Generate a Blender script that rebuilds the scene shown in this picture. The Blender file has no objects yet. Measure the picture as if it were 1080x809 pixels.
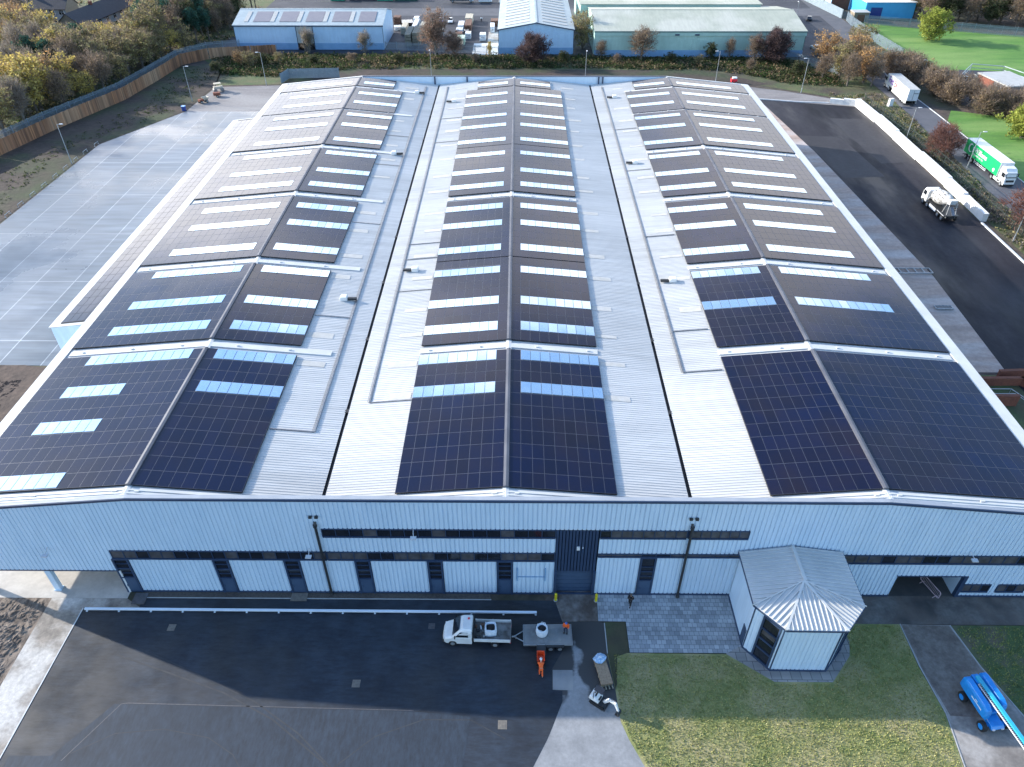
import bpy, bmesh, math, random
from math import sin, cos, pi, radians, sqrt, atan2, hypot
from mathutils import Vector, Matrix, noise
random.seed(7)
scn = bpy.context.scene
COL = scn.collection

# ------------------------------------------------------------------ camera
cam_d = bpy.data.cameras.new('camera'); cam = bpy.data.objects.new('camera', cam_d); COL.objects.link(cam)
cam_d.sensor_width = 36.0; cam_d.sensor_fit = 'HORIZONTAL'; cam_d.lens = 26.0
cam_d.clip_start = 0.5; cam_d.clip_end = 4000
_R = Vector((0.99996454, 0.00833047, -0.00123129)); _U = Vector((-0.00419925, 0.62002846, 0.78456808)); _F = Vector((-0.00729926, 0.78453509, -0.62004146))
cam.matrix_world = Matrix(((_R[0], _U[0], -_F[0], 0.89), (_R[1], _U[1], -_F[1], -44.75), (_R[2], _U[2], -_F[2], 62.0), (0, 0, 0, 1)))
scn.camera = cam

# ------------------------------------------------------------------ light
SUN = Vector((-2.5, 0.93, 1.0)).normalized()          # direction towards the sun
w = bpy.data.worlds.new('World'); scn.world = w; w.use_nodes = True
nt = w.node_tree; nt.nodes.clear()
wo = nt.nodes.new('ShaderNodeOutputWorld'); bg = nt.nodes.new('ShaderNodeBackground'); sky = nt.nodes.new('ShaderNodeTexSky')
sky.sky_type = 'NISHITA'; sky.sun_disc = False; sky.sun_elevation = math.asin(SUN.z)
sky.sun_rotation = atan2(SUN.x, SUN.y)
sky.air_density = 1.15; sky.dust_density = 1.0; sky.ozone_density = 4.0; sky.altitude = 50
tc = nt.nodes.new('ShaderNodeTexCoord'); mp = nt.nodes.new('ShaderNodeMapping'); mp.inputs['Scale'].default_value = (1, 1, 3.2)
nz = nt.nodes.new('ShaderNodeTexNoise'); nz.inputs['Scale'].default_value = 2.6; nz.inputs['Detail'].default_value = 7; nz.inputs['Roughness'].default_value = .58
cr = nt.nodes.new('ShaderNodeValToRGB'); cr.color_ramp.elements[0].position = .50; cr.color_ramp.elements[1].position = .66
sx = nt.nodes.new('ShaderNodeSeparateXYZ')
mr = nt.nodes.new('ShaderNodeMapRange'); mr.inputs['From Min'].default_value = .52; mr.inputs['From Max'].default_value = .70; mr.inputs['To Min'].default_value = .17; mr.inputs['To Max'].default_value = -.16
ad = nt.nodes.new('ShaderNodeMath'); ad.operation = 'ADD'
yr = nt.nodes.new('ShaderNodeMapRange'); yr.inputs['From Min'].default_value = -.25; yr.inputs['From Max'].default_value = .25; yr.inputs['To Min'].default_value = -.22; yr.inputs['To Max'].default_value = 0
a2 = nt.nodes.new('ShaderNodeMath'); a2.operation = 'ADD'
ml = nt.nodes.new('ShaderNodeMath'); ml.operation = 'MULTIPLY'; ml.inputs[1].default_value = .85
mx = nt.nodes.new('ShaderNodeMix'); mx.data_type = 'RGBA'; mx.inputs['B'].default_value = (5.9, 5.8, 5.9, 1)
L = nt.links.new
L(tc.outputs['Generated'], mp.inputs['Vector']); L(mp.outputs[0], nz.inputs['Vector']); L(tc.outputs['Generated'], sx.inputs[0])
x2 = nt.nodes.new('ShaderNodeMath'); x2.operation = 'MULTIPLY'; L(sx.outputs['X'], x2.inputs[0]); L(sx.outputs['X'], x2.inputs[1]); x3 = nt.nodes.new('ShaderNodeMath'); x3.operation = 'MULTIPLY_ADD'; x3.inputs[1].default_value = .8; L(x2.outputs[0], x3.inputs[0]); L(sx.outputs['Z'], x3.inputs[2]); L(x3.outputs[0], mr.inputs['Value']); L(nz.outputs[0], ad.inputs[0]); L(mr.outputs[0], ad.inputs[1]); L(sx.outputs['Y'], yr.inputs['Value']); L(ad.outputs[0], a2.inputs[0]); L(yr.outputs[0], a2.inputs[1]); L(a2.outputs[0], cr.inputs[0])
cb = nt.nodes.new('ShaderNodeMapRange'); cb.inputs['From Min'].default_value = -.02; cb.inputs['From Max'].default_value = -.75; cb.inputs['To Min'].default_value = 1.0; cb.inputs['To Max'].default_value = 3.2; L(sx.outputs['X'], cb.inputs['Value'])
cs = nt.nodes.new('ShaderNodeVectorMath'); cs.operation = 'SCALE'; cs.inputs[0].default_value = (5.9, 5.8, 5.9); L(cb.outputs[0], cs.inputs['Scale']); L(cs.outputs[0], mx.inputs['B'])
L(cr.outputs[0], ml.inputs[0]); L(ml.outputs[0], mx.inputs['Factor']); L(sky.outputs[0], mx.inputs['A']); L(mx.outputs['Result'], bg.inputs['Color'])
bg.inputs['Strength'].default_value = 0.15; L(bg.outputs[0], wo.inputs[0])
sd = bpy.data.lights.new('sun', 'SUN'); sd.energy = 3.4; sd.angle = radians(.6); sd.color = (1, .93, .83)
so = bpy.data.objects.new('sun', sd); COL.objects.link(so); so.rotation_euler = (-SUN).to_track_quat('-Z', 'Y').to_euler()
so.location = (-120, 60, 90)
vs = scn.view_settings; vs.view_transform = 'Standard'; vs.look = 'None'; vs.exposure = 1.40; vs.gamma = 1; vs.use_curve_mapping = False
scn.render.engine = 'CYCLES'
try:
    scn.cycles.max_bounces = 5; scn.cycles.diffuse_bounces = 2; scn.cycles.glossy_bounces = 3; scn.cycles.transparent_max_bounces = 6
    scn.cycles.caustics_reflective = False; scn.cycles.caustics_refractive = False; scn.cycles.use_denoising = True
except Exception: pass

# ------------------------------------------------------------------ materials
M = {}
def mat(name, col, rough=.6, metal=0., var=None, vscale=1., vdet=5, bump=0., bscale=10., spec=.5, rvar=0., stretch=(1, 1, 1), var2=None, v2scale=.15, coat=0., island=0., objvar=0., fine=None, fstretch=None):
    """procedural principled material: base colour varied by one or two noises, roughness by noise, bump by noise"""
    m = bpy.data.materials.new(name); m.use_nodes = True; n = m.node_tree; b = n.nodes['Principled BSDF']
    b.inputs['Base Color'].default_value = (*col, 1); b.inputs['Roughness'].default_value = rough; b.inputs['Metallic'].default_value = metal
    b.inputs['Specular IOR Level'].default_value = spec; b.inputs['Coat Weight'].default_value = coat
    tc = n.nodes.new('ShaderNodeTexCoord'); mp = n.nodes.new('ShaderNodeMapping'); mp.inputs['Scale'].default_value = stretch
    n.links.new(tc.outputs['Object'], mp.inputs[0])
    cur = None
    def noise_(sc, det=5, rg=.6):
        t = n.nodes.new('ShaderNodeTexNoise'); t.inputs['Scale'].default_value = sc; t.inputs['Detail'].default_value = det; t.inputs['Roughness'].default_value = rg
        n.links.new(mp.outputs[0], t.inputs['Vector']); return t
    def ramp(sock, a, bb):
        r = n.nodes.new('ShaderNodeMapRange'); r.inputs['From Min'].default_value = a; r.inputs['From Max'].default_value = bb; n.links.new(sock, r.inputs['Value']); return r.outputs[0]
    def mixc(a, bcol, f):
        x = n.nodes.new('ShaderNodeMix'); x.data_type = 'RGBA'
        if isinstance(a, tuple): x.inputs['A'].default_value = (*a, 1)
        else: n.links.new(a, x.inputs['A'])
        x.inputs['B'].default_value = (*bcol, 1); n.links.new(f, x.inputs['Factor']); return x.outputs['Result']
    if var:
        t = noise_(vscale, vdet); cur = mixc(col, var, ramp(t.outputs[0], .36, .64))
    if var2:
        t = noise_(v2scale, 4, .55); cur = mixc(cur if cur else col, var2, ramp(t.outputs[0], .45, .62))
    if fine:
        t = n.nodes.new('ShaderNodeTexNoise'); t.inputs['Scale'].default_value = fine[0]; t.inputs['Detail'].default_value = 6; t.inputs['Roughness'].default_value = .75
        mf = n.nodes.new('ShaderNodeMapping'); mf.inputs['Scale'].default_value = fstretch or (1, 1, 1); n.links.new(tc.outputs['Object'], mf.inputs[0]); n.links.new(mf.outputs[0], t.inputs['Vector'])
        r = n.nodes.new('ShaderNodeMapRange'); r.inputs['From Min'].default_value = .3; r.inputs['From Max'].default_value = .7; r.inputs['To Min'].default_value = 1 - fine[1]; r.inputs['To Max'].default_value = 1 + fine[1]; n.links.new(t.outputs[0], r.inputs['Value'])
        h = n.nodes.new('ShaderNodeHueSaturation'); n.links.new(r.outputs[0], h.inputs['Value'])
        if cur: n.links.new(cur, h.inputs['Color'])
        else: h.inputs['Color'].default_value = (*col, 1)
        cur = h.outputs[0]
    if island or objvar:
        src = n.nodes.new('ShaderNodeNewGeometry').outputs['Random Per Island'] if island else n.nodes.new('ShaderNodeObjectInfo').outputs['Random']
        k = island or objvar
        r = n.nodes.new('ShaderNodeMapRange'); r.inputs['To Min'].default_value = 1 - k; r.inputs['To Max'].default_value = 1 + k; n.links.new(src, r.inputs['Value'])
        h = n.nodes.new('ShaderNodeHueSaturation'); n.links.new(r.outputs[0], h.inputs['Value'])
        if cur: n.links.new(cur, h.inputs['Color'])
        else: h.inputs['Color'].default_value = (*col, 1)
        cur = h.outputs[0]
    if cur: n.links.new(cur, b.inputs['Base Color'])
    if rvar:
        t = noise_(vscale * .7, 4); r = n.nodes.new('ShaderNodeMapRange'); r.inputs['From Min'].default_value = .35; r.inputs['From Max'].default_value = .65
        r.inputs['To Min'].default_value = max(.03, rough - rvar); r.inputs['To Max'].default_value = min(1, rough + rvar); n.links.new(t.outputs[0], r.inputs['Value']); n.links.new(r.outputs[0], b.inputs['Roughness'])
    if bump:
        t = noise_(bscale, 5); bp = n.nodes.new('ShaderNodeBump'); bp.inputs['Strength'].default_value = 1; bp.inputs['Distance'].default_value = bump
        n.links.new(t.outputs[0], bp.inputs['Height']); n.links.new(bp.outputs[0], b.inputs['Normal'])
    M[name] = m; return m

mat('roof_sheet', (.53, .53, .515), .40, var=(.45, .45, .435), vscale=.25, var2=(.56, .555, .535), v2scale=.05, stretch=(.35, 1.6, 1), spec=.5, fine=(1.1, .14), fstretch=(.12, 2.2, 1))
mat('roof_flash', (.62, .62, .60), .4, var=(.54, .545, .53), vscale=.4)
mat('roof_patch', (.44, .43, .39), .6, var=(.52, .51, .48), vscale=1.2)
mat('cladding', (.63, .76, .88), .42, var=(.57, .71, .84), vscale=.5, stretch=(1, 1, .25), fine=(2.2, .07), fstretch=(1.6, 1.6, .12))
mat('clad_smooth', (.62, .74, .85), .45, var=(.57, .70, .81), vscale=.4, fine=(2.2, .05), fstretch=(1, 1, .2))
mat('navy', (.028, .05, .10), .4, var=(.035, .062, .12), vscale=.8)
mat('navy_panel', (.05, .085, .15), .35, var=(.06, .10, .17), vscale=.8)
mat('coping', (.33, .36, .40), .45, var=(.28, .31, .35), vscale=.6)
mat('ridge_cap', (.075, .08, .10), .5, var=(.12, .125, .145), vscale=.3)
mat('gutter', (.012, .013, .016), .6)
mat('window_glass', (.010, .013, .020), .08, spec=.6, var=(.02, .022, .028), vscale=.6)
mat('window_blind', (.10, .10, .11), .3, var=(.055, .05, .05), vscale=1.3)
mat('pv_frame', (.060, .065, .085), .4, metal=.3)
mat('pv_side', (.008, .008, .012), .5)
mat('pv_glass', (.004, .006, .028), .13, spec=.46, var=(.012, .009, .018), vscale=.13, vdet=2, rvar=.05, island=.18)
mat('rooflight', (.58, .74, .86), .09, metal=.85, var=(.66, .78, .87), vscale=.35, island=.03, fine=(3, .06))
mat('rooflight_bar', (.32, .36, .40), .4)
mat('white_paint', (.78, .80, .80), .35, var=(.68, .70, .70), vscale=2)
mat('vehicle_white', (.80, .81, .80), .25, coat=.4, var=(.70, .71, .70), vscale=1.5)
mat('black_rubber', (.012, .012, .013), .7)
mat('car_glass', (.012, .016, .022), .06, spec=.7)
mat('dark_metal', (.04, .042, .045), .45, metal=.3)
mat('steel', (.30, .31, .32), .38, metal=.7, var=(.2, .2, .21), vscale=3)
mat('galv', (.42, .45, .47), .4, metal=.5, var=(.34, .36, .38), vscale=2)
mat('deck_grey', (.22, .235, .24), .45, var=(.13, .135, .14), vscale=1.6, var2=(.28, .28, .27), v2scale=.8)
mat('deck_dirty', (.16, .15, .135), .7, var=(.07, .06, .055), vscale=2.2, var2=(.24, .24, .235), v2scale=1)
mat('orange_vis', (.85, .14, .02), .7, var=(.75, .10, .015), vscale=8)
mat('orange_paint', (.75, .075, .015), .35, coat=.3)
mat('black_cloth', (.012, .012, .014), .85)
mat('navy_cloth', (.02, .03, .06), .85)
mat('skin', (.45, .26, .19), .55)
mat('helmet_blue', (.05, .12, .35), .35)
mat('helmet_white', (.75, .75, .74), .35)
mat('yellow_paint', (.72, .62, .02), .45, var=(.6, .5, .02), vscale=4)
mat('boom_blue', (.015, .28, .74), .35, coat=.3, var=(.012, .23, .64), vscale=2)
mat('boom_cyan', (.03, .42, .62), .4, var=(.04, .36, .55), vscale=3)
mat('lorry_green', (.005, .42, .13), .45, var=(.005, .36, .11), vscale=.6)
mat('brick_red', (.25, .085, .05), .8, var=(.18, .06, .04), vscale=3)
mat('timber', (.33, .24, .16), .8, var=(.24, .17, .11), vscale=6, objvar=.12)
mat('timber_pale', (.60, .54, .42), .75, var=(.48, .42, .32), vscale=4, stretch=(1, 1, 4))
mat('timber_old', (.27, .26, .20), .8, var=(.19, .18, .14), vscale=5, stretch=(1, 1, 5))
mat('fence_wood', (.30, .14, .065), .85, var=(.17, .085, .05), vscale=.8, stretch=(1, 1, .12), island=.4, var2=(.36, .22, .13), v2scale=.12)
mat('palisade', (.26, .33, .38), .5, metal=.2, var=(.22, .28, .33), vscale=1)
mat('fence_dark', (.03, .045, .04), .6)
mat('shed_blue', (.47, .65, .82), .5, var=(.42, .60, .77), vscale=.4, fine=(1.5, .07), fstretch=(1, 1, .15))
mat('shed_blue_low', (.22, .40, .62), .5, var=(.18, .35, .56), vscale=.5)
mat('shed_blue_roof', (.40, .46, .47), .5, var=(.34, .40, .41), vscale=.3, fine=(1, .1))
mat('shed_pv', (.19, .17, .19), .3, var=(.22, .20, .21), vscale=.8)
mat('shed_green', (.42, .60, .53), .5, var=(.37, .55, .48), vscale=.4, fine=(1.5, .07), fstretch=(1, 1, .15))
mat('shed_green_trim', (.13, .22, .20), .5)
mat('shed_green_roof', (.43, .44, .35), .6, var=(.36, .38, .30), vscale=.12, var2=(.49, .49, .41), v2scale=.08, fine=(.8, .12), fstretch=(2, .2, 1))
mat('cyan_clad', (.06, .40, .68), .45, var=(.05, .35, .62), vscale=.5)
mat('roof_slate', (.035, .037, .045), .7, var=(.05, .05, .058), vscale=1.5)
mat('house_wall', (.42, .44, .46), .7, var=(.36, .37, .38), vscale=1)
mat('house_gable', (.27, .23, .17), .8, var=(.22, .18, .13), vscale=2)
mat('window_white', (.72, .73, .74), .4)
mat('grey_box', (.10, .10, .11), .5, var=(.13, .13, .14), vscale=1)
mat('roof_flat', (.40, .40, .38), .7, var=(.46, .46, .44), vscale=.6)
mat('container_green', (.05, .42, .25), .5, var=(.04, .34, .2), vscale=1)
mat('container_cream', (.50, .46, .38), .6, var=(.42, .38, .31), vscale=1)
mat('car_blue', (.02, .05, .22), .25, coat=.5)
mat('car_dark', (.02, .022, .028), .25, coat=.5)
mat('car_silver', (.42, .44, .46), .28, metal=.3, coat=.4)
mat('wrap', (.70, .72, .74), .35, var=(.58, .6, .62), vscale=3)
mat('wrap_green', (.40, .60, .42), .4, var=(.55, .66, .56), vscale=2)
mat('brown_goods', (.14, .07, .045), .7, var=(.2, .1, .06), vscale=3)
mat('bag_white', (.70, .76, .82), .7, var=(.55, .62, .70), vscale=5, bump=.02, bscale=8)
mat('bag_blue', (.16, .36, .62), .6, var=(.6, .7, .8), vscale=7, bump=.02, bscale=8)
mat('coal', (.015, .015, .017), .9, bump=.03, bscale=14)
mat('purple_ink', (.14, .01, .36), .5)
mat('red_ink', (.80, .03, .05), .5)
mat('white_ink', (.80, .82, .80), .5)
mat('lamp_head', (.55, .57, .60), .4)
mat('rust', (.20, .065, .035), .85, var=(.12, .045, .03), vscale=2)
mat('concrete_block', (.80, .79, .76), .75, var=(.70, .69, .67), vscale=1.2)
mat('concrete_kerb', (.40, .41, .41), .8, var=(.32, .33, .33), vscale=2)
mat('mixer_white', (.62, .62, .60), .5, var=(.30, .29, .27), vscale=1.6, fine=(4, .25))
mat('white_kerb', (.62, .64, .65), .7, var=(.5, .52, .53), vscale=1)
mat('pink_tube', (.55, .42, .45), .5)
mat('bark', (.10, .08, .065), .9, var=(.16, .14, .12), vscale=4)
mat('bark_pale', (.26, .24, .21), .9, var=(.16, .14, .12), vscale=3)
LEAF = {}
def leafmat(name, c1, c2, k=.45, sc=.35):
    m = mat(name, c1, .75, var=c2, vscale=sc, vdet=3, island=k, spec=.15); LEAF[name] = m
    n = m.node_tree; b = n.nodes['Principled BSDF']; tr = n.nodes.new('ShaderNodeBsdfTranslucent'); mx = n.nodes.new('ShaderNodeMixShader'); mx.inputs[0].default_value = .42
    n.links.new(b.inputs['Base Color'].links[0].from_socket, tr.inputs['Color']); o = n.nodes['Material Output']; n.links.new(b.outputs[0], mx.inputs[1]); n.links.new(tr.outputs[0], mx.inputs[2]); n.links.new(mx.outputs[0], o.inputs['Surface']); return m
leafmat('leaf_yellow', (.62, .47, .12), (.42, .35, .13))
leafmat('leaf_olive', (.33, .295, .12), (.23, .195, .11))
leafmat('leaf_orange', (.55, .32, .13), (.38, .26, .13))
leafmat('leaf_pine', (.035, .105, .085), (.05, .085, .05))
leafmat('leaf_dark', (.055, .080, .035), (.09, .09, .045))
leafmat('leaf_lime', (.34, .36, .07), (.20, .24, .06))
leafmat('twig_brown', (.29, .225, .175), (.19, .15, .12), .4)
leafmat('twig_red', (.22, .105, .08), (.14, .08, .07), .4)
leafmat('twig_purple', (.125, .085, .083), (.085, .062, .06), .4)
leafmat('leaf_copper', (.36, .22, .16), (.25, .165, .125), .4)
leafmat('twig_grey', (.30, .26, .22), (.20, .175, .15), .4)
leafmat('leaf_bramble', (.055, .095, .03), (.075, .08, .035), .5, .12)
leafmat('leaf_dead', (.28, .205, .12), (.17, .13, .085), .5)

# ------------------------------------------------------------------ mesh helpers
class MB:
    def __init__(s): s.v = []; s.f = []; s.m = []
    def face(s, pts, m=0):
        b = len(s.v); s.v += [tuple(p) for p in pts]; s.f.append(tuple(range(b, b + len(pts)))); s.m.append(m)
    def raw(s, vs, fs, m=0):
        b = len(s.v); s.v += [tuple(p) for p in vs]
        for f in fs: s.f.append(tuple(b + i for i in f)); s.m.append(m)
    def hexa(s, p, m=0):       # 8 points: bottom ring 0-3 ccw, top ring 4-7
        s.raw(p, [(3, 2, 1, 0), (4, 5, 6, 7), (0, 1, 5, 4), (1, 2, 6, 5), (2, 3, 7, 6), (3, 0, 4, 7)], m)
    def box(s, x0, x1, y0, y1, z0, z1, m=0):
        if x1 < x0: x0, x1 = x1, x0
        if y1 < y0: y0, y1 = y1, y0
        s.hexa([(x0, y0, z0), (x1, y0, z0), (x1, y1, z0), (x0, y1, z0), (x0, y0, z1), (x1, y0, z1), (x1, y1, z1), (x0, y1, z1)], m)
    def obox(s, c, sz, rz=0, m=0, ry=0):
        R = Matrix.Rotation(rz, 3, 'Z') @ Matrix.Rotation(ry, 3, 'Y'); c = Vector(c); h = [k / 2 for k in sz]; P = []
        for dz in (-1, 1):
            for dx, dy in ((-1, -1), (1, -1), (1, 1), (-1, 1)): P.append(c + R @ Vector((dx * h[0], dy * h[1], dz * h[2])))
        s.hexa(P, m)
    def prism(s, poly, z0, z1, m=0, cap=True, mtop=None):
        n = len(poly); a = sum(poly[i][0] * poly[(i + 1) % n][1] - poly[(i + 1) % n][0] * poly[i][1] for i in range(n))
        if a < 0: poly = poly[::-1]
        zt = z1 if callable(z1) else (lambda x, y: z1)
        s.raw([(x, y, z0) for x, y in poly] + [(x, y, zt(x, y)) for x, y in poly], [(i, (i + 1) % n, n + (i + 1) % n, n + i) for i in range(n)], m)
        if cap:
            s.face([(x, y, zt(x, y)) for x, y in poly], m if mtop is None else mtop); s.face([(x, y, z0) for x, y in poly[::-1]], m)
    def cyl(s, p0, p1, r0, r1=None, n=10, m=0, cap=True):
        r1 = r0 if r1 is None else r1; p0 = Vector(p0); p1 = Vector(p1); d = (p1 - p0).normalized()
        a = d.orthogonal().normalized(); b = d.cross(a)
        vs = [p0 + (a * cos(2 * pi * i / n) + b * sin(2 * pi * i / n)) * r0 for i in range(n)] + [p1 + (a * cos(2 * pi * i / n) + b * sin(2 * pi * i / n)) * r1 for i in range(n)]
        fs = [(i, (i + 1) % n, n + (i + 1) % n, n + i) for i in range(n)]
        if cap: fs += [tuple(range(n))[::-1], tuple(range(n, 2 * n))]
        s.raw(vs, fs, m)
    def tube(s, pts, r, n=6, m=0):
        for a, b in zip(pts[:-1], pts[1:]): s.cyl(a, b, r, r, n, m)
    def ball(s, c, r, nu=10, nv=7, m=0):
        r = (r, r, r) if not hasattr(r, '__len__') else r; vs = []
        for j in range(nv + 1):
            t = pi * j / nv
            for i in range(nu): vs.append((c[0] + r[0] * sin(t) * cos(2 * pi * i / nu), c[1] + r[1] * sin(t) * sin(2 * pi * i / nu), c[2] + r[2] * cos(t)))
        s.raw(vs, [(j * nu + i, (j + 1) * nu + i, (j + 1) * nu + (i + 1) % nu, j * nu + (i + 1) % nu) for j in range(nv) for i in range(nu)], m)
    def loft(s, rings, m=0, cap=True):
        n = len(rings[0]); vs = [p for r in rings for p in r]; fs = []
        for k in range(len(rings) - 1):
            for i in range(n): fs.append((k * n + i, k * n + (i + 1) % n, (k + 1) * n + (i + 1) % n, (k + 1) * n + i))
        if cap: fs += [tuple(range(n))[::-1], tuple(range((len(rings) - 1) * n, len(rings) * n))]
        s.raw(vs, fs, m)
    def mesh(s, name, mats, smooth=False):
        me = bpy.data.meshes.new(name); me.from_pydata(s.v, [], s.f)
        for k in (mats if isinstance(mats, (list, tuple)) else [mats]): me.materials.append(M[k])
        me.polygons.foreach_set('material_index', s.m)
        if smooth: me.polygons.foreach_set('use_smooth', [True] * len(s.f))
        me.update(); return me
    def build(s, name, mats, parent=None, smooth=False, bevel=0, loc=None, rz=0):
        me = s.mesh(name, mats, smooth); o = bpy.data.objects.new(name, me); COL.objects.link(o)
        if parent: o.parent = parent
        if loc: o.location = loc
        if rz: o.rotation_euler.z = rz
        if bevel:
            b = o.modifiers.new('b', 'BEVEL'); b.width = bevel; b.segments = 2; b.limit_method = 'ANGLE'; b.angle_limit = radians(40)
        return o
def tag(o, label=None, cat=None, group=None, kind=None):
    if label: o['label'] = label
    if cat: o['category'] = cat
    if group: o['group'] = group
    if kind: o['kind'] = kind
    return o
def thing(name, label, cat, loc=(0, 0, 0), rz=0, group=None):
    o = bpy.data.objects.new(name, None); COL.objects.link(o); o.empty_display_size = .5; o.location = loc; o.rotation_euler.z = rz
    return tag(o, label, cat, group)
KIDS = {}
def kids(o): return [c for c in COL.objects if c.parent == o]
def dup(root, loc, rz=0, label=None, group=None, scale=None, tree=None):
    r = root.copy(); COL.objects.link(r); r.location = loc; r.rotation_euler.z = rz
    if scale: r.scale = scale
    if label: r['label'] = label
    if group: r['group'] = group
    def rec(a, b):
        for ch in (tree[a.name] if tree else kids(a)):
            c = ch.copy(); COL.objects.link(c); c.parent = b
            if not tree: rec(ch, c)
    rec(root, r); return r
def sheet(name, poly, z, m, kind='structure', label=None, cat=None, thick=0):
    b = MB()
    if thick: b.prism(poly, z - thick, z)
    else:
        n = len(poly); a = sum(poly[i][0] * poly[(i + 1) % n][1] - poly[(i + 1) % n][0] * poly[i][1] for i in range(n))
        b.face([(x, y, z) for x, y in (poly if a > 0 else poly[::-1])])
    o = b.build(name, m); return tag(o, label, cat, kind=kind)
ORD = ['first', 'second', 'third', 'fourth', 'fifth', 'sixth', 'seventh', 'eighth', 'ninth', 'tenth', 'eleventh', 'twelfth', 'thirteenth', 'fourteenth', 'fifteenth', 'sixteenth', 'seventeenth', 'eighteenth', 'nineteenth', 'twentieth']
def MB_box(name, b, m, p):
    q = MB(); q.box(*b); return q.build(name, m, p)
# ================================================================== THE WAREHOUSE
RX = (-34.1, -0.1, 33.85)          # ridge lines
VX = (-16.85, 16.75)               # valleys
ZR, SL, YE = 13.42, .094, 127.0
RISE = .25
wh = thing('warehouse', 'huge pale grey warehouse with three shallow gables covered in dark solar panels', 'warehouse', (0, 0, 0))
def slope_z(r, x): return ZR - SL * abs(x - RX[r])
def corrugated(mb, xa, za, xb, zb, y0, y1, per=.333, h=.035, m=0):
    y = y0; P = []
    while y < y1 - .01:
        for dy, dz in ((0, 0), (per * .55, 0), (per * .68, h), (per * .87, h)):
            if y + dy < y1: P.append((y + dy, dz))
        y += per
    P.append((y1, 0)); n = len(P)
    vs = [(xa, py, za + dz) for py, dz in P] + [(xb, py, zb + dz) for py, dz in P]
    if xb > xa: fs = [(i, n + i, n + i + 1, i + 1) for i in range(n - 1)]
    else: fs = [(i + 1, n + i + 1, n + i, i) for i in range(n - 1)]
    mb.raw(vs, fs, m)
def slope_box(mb, r, xa, xb, y0, y1, h0, h1, m=0):
    if xb < xa: xa, xb = xb, xa
    za, zb = slope_z(r, xa), slope_z(r, xb)
    mb.hexa([(xa, y0, za + h0), (xb, y0, zb + h0), (xb, y1, zb + h0), (xa, y1, za + h0), (xa, y0, za + h1), (xb, y0, zb + h1), (xb, y1, zb + h1), (xa, y1, za + h1)], m)
A_, B_, C_, D_, E_, F_, G_ = (1.55, 22.65), (24.6, 41.9), (44.0, 63.15), (65.4, 83.2), (85.5, 104.2), (104.9, 118.6), (119.8, 125.6)
BL_SIDE = [A_, B_, C_, D_, E_, F_, G_]
BL_MID = [A_, (24.6, 44.0), (44.2, 63.15), (65.4, 85.45), (85.65, 119.4), (119.9, 124.9)]
SKY_STD = [(26.6, 28.5), (32.3, 34.15), (39.9, 41.65), (46.0, 47.9), (53.6, 55.4), (59.3, 61.15), (67.4, 69.2), (73.2, 74.95), (80.8, 82.5), (87.4, 89.2), (95.1, 96.8), (100.9, 102.5), (108.4, 110.1), (114.2, 115.9), (121.3, 123.0)]
CW = 1.09
slopes = [(0, -1, -52.0), (0, 1, VX[0] - .17), (1, -1, VX[0] + .17), (1, 1, VX[1] - .17), (2, -1, VX[1] + .17), (2, 1, 52.0)]
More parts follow.
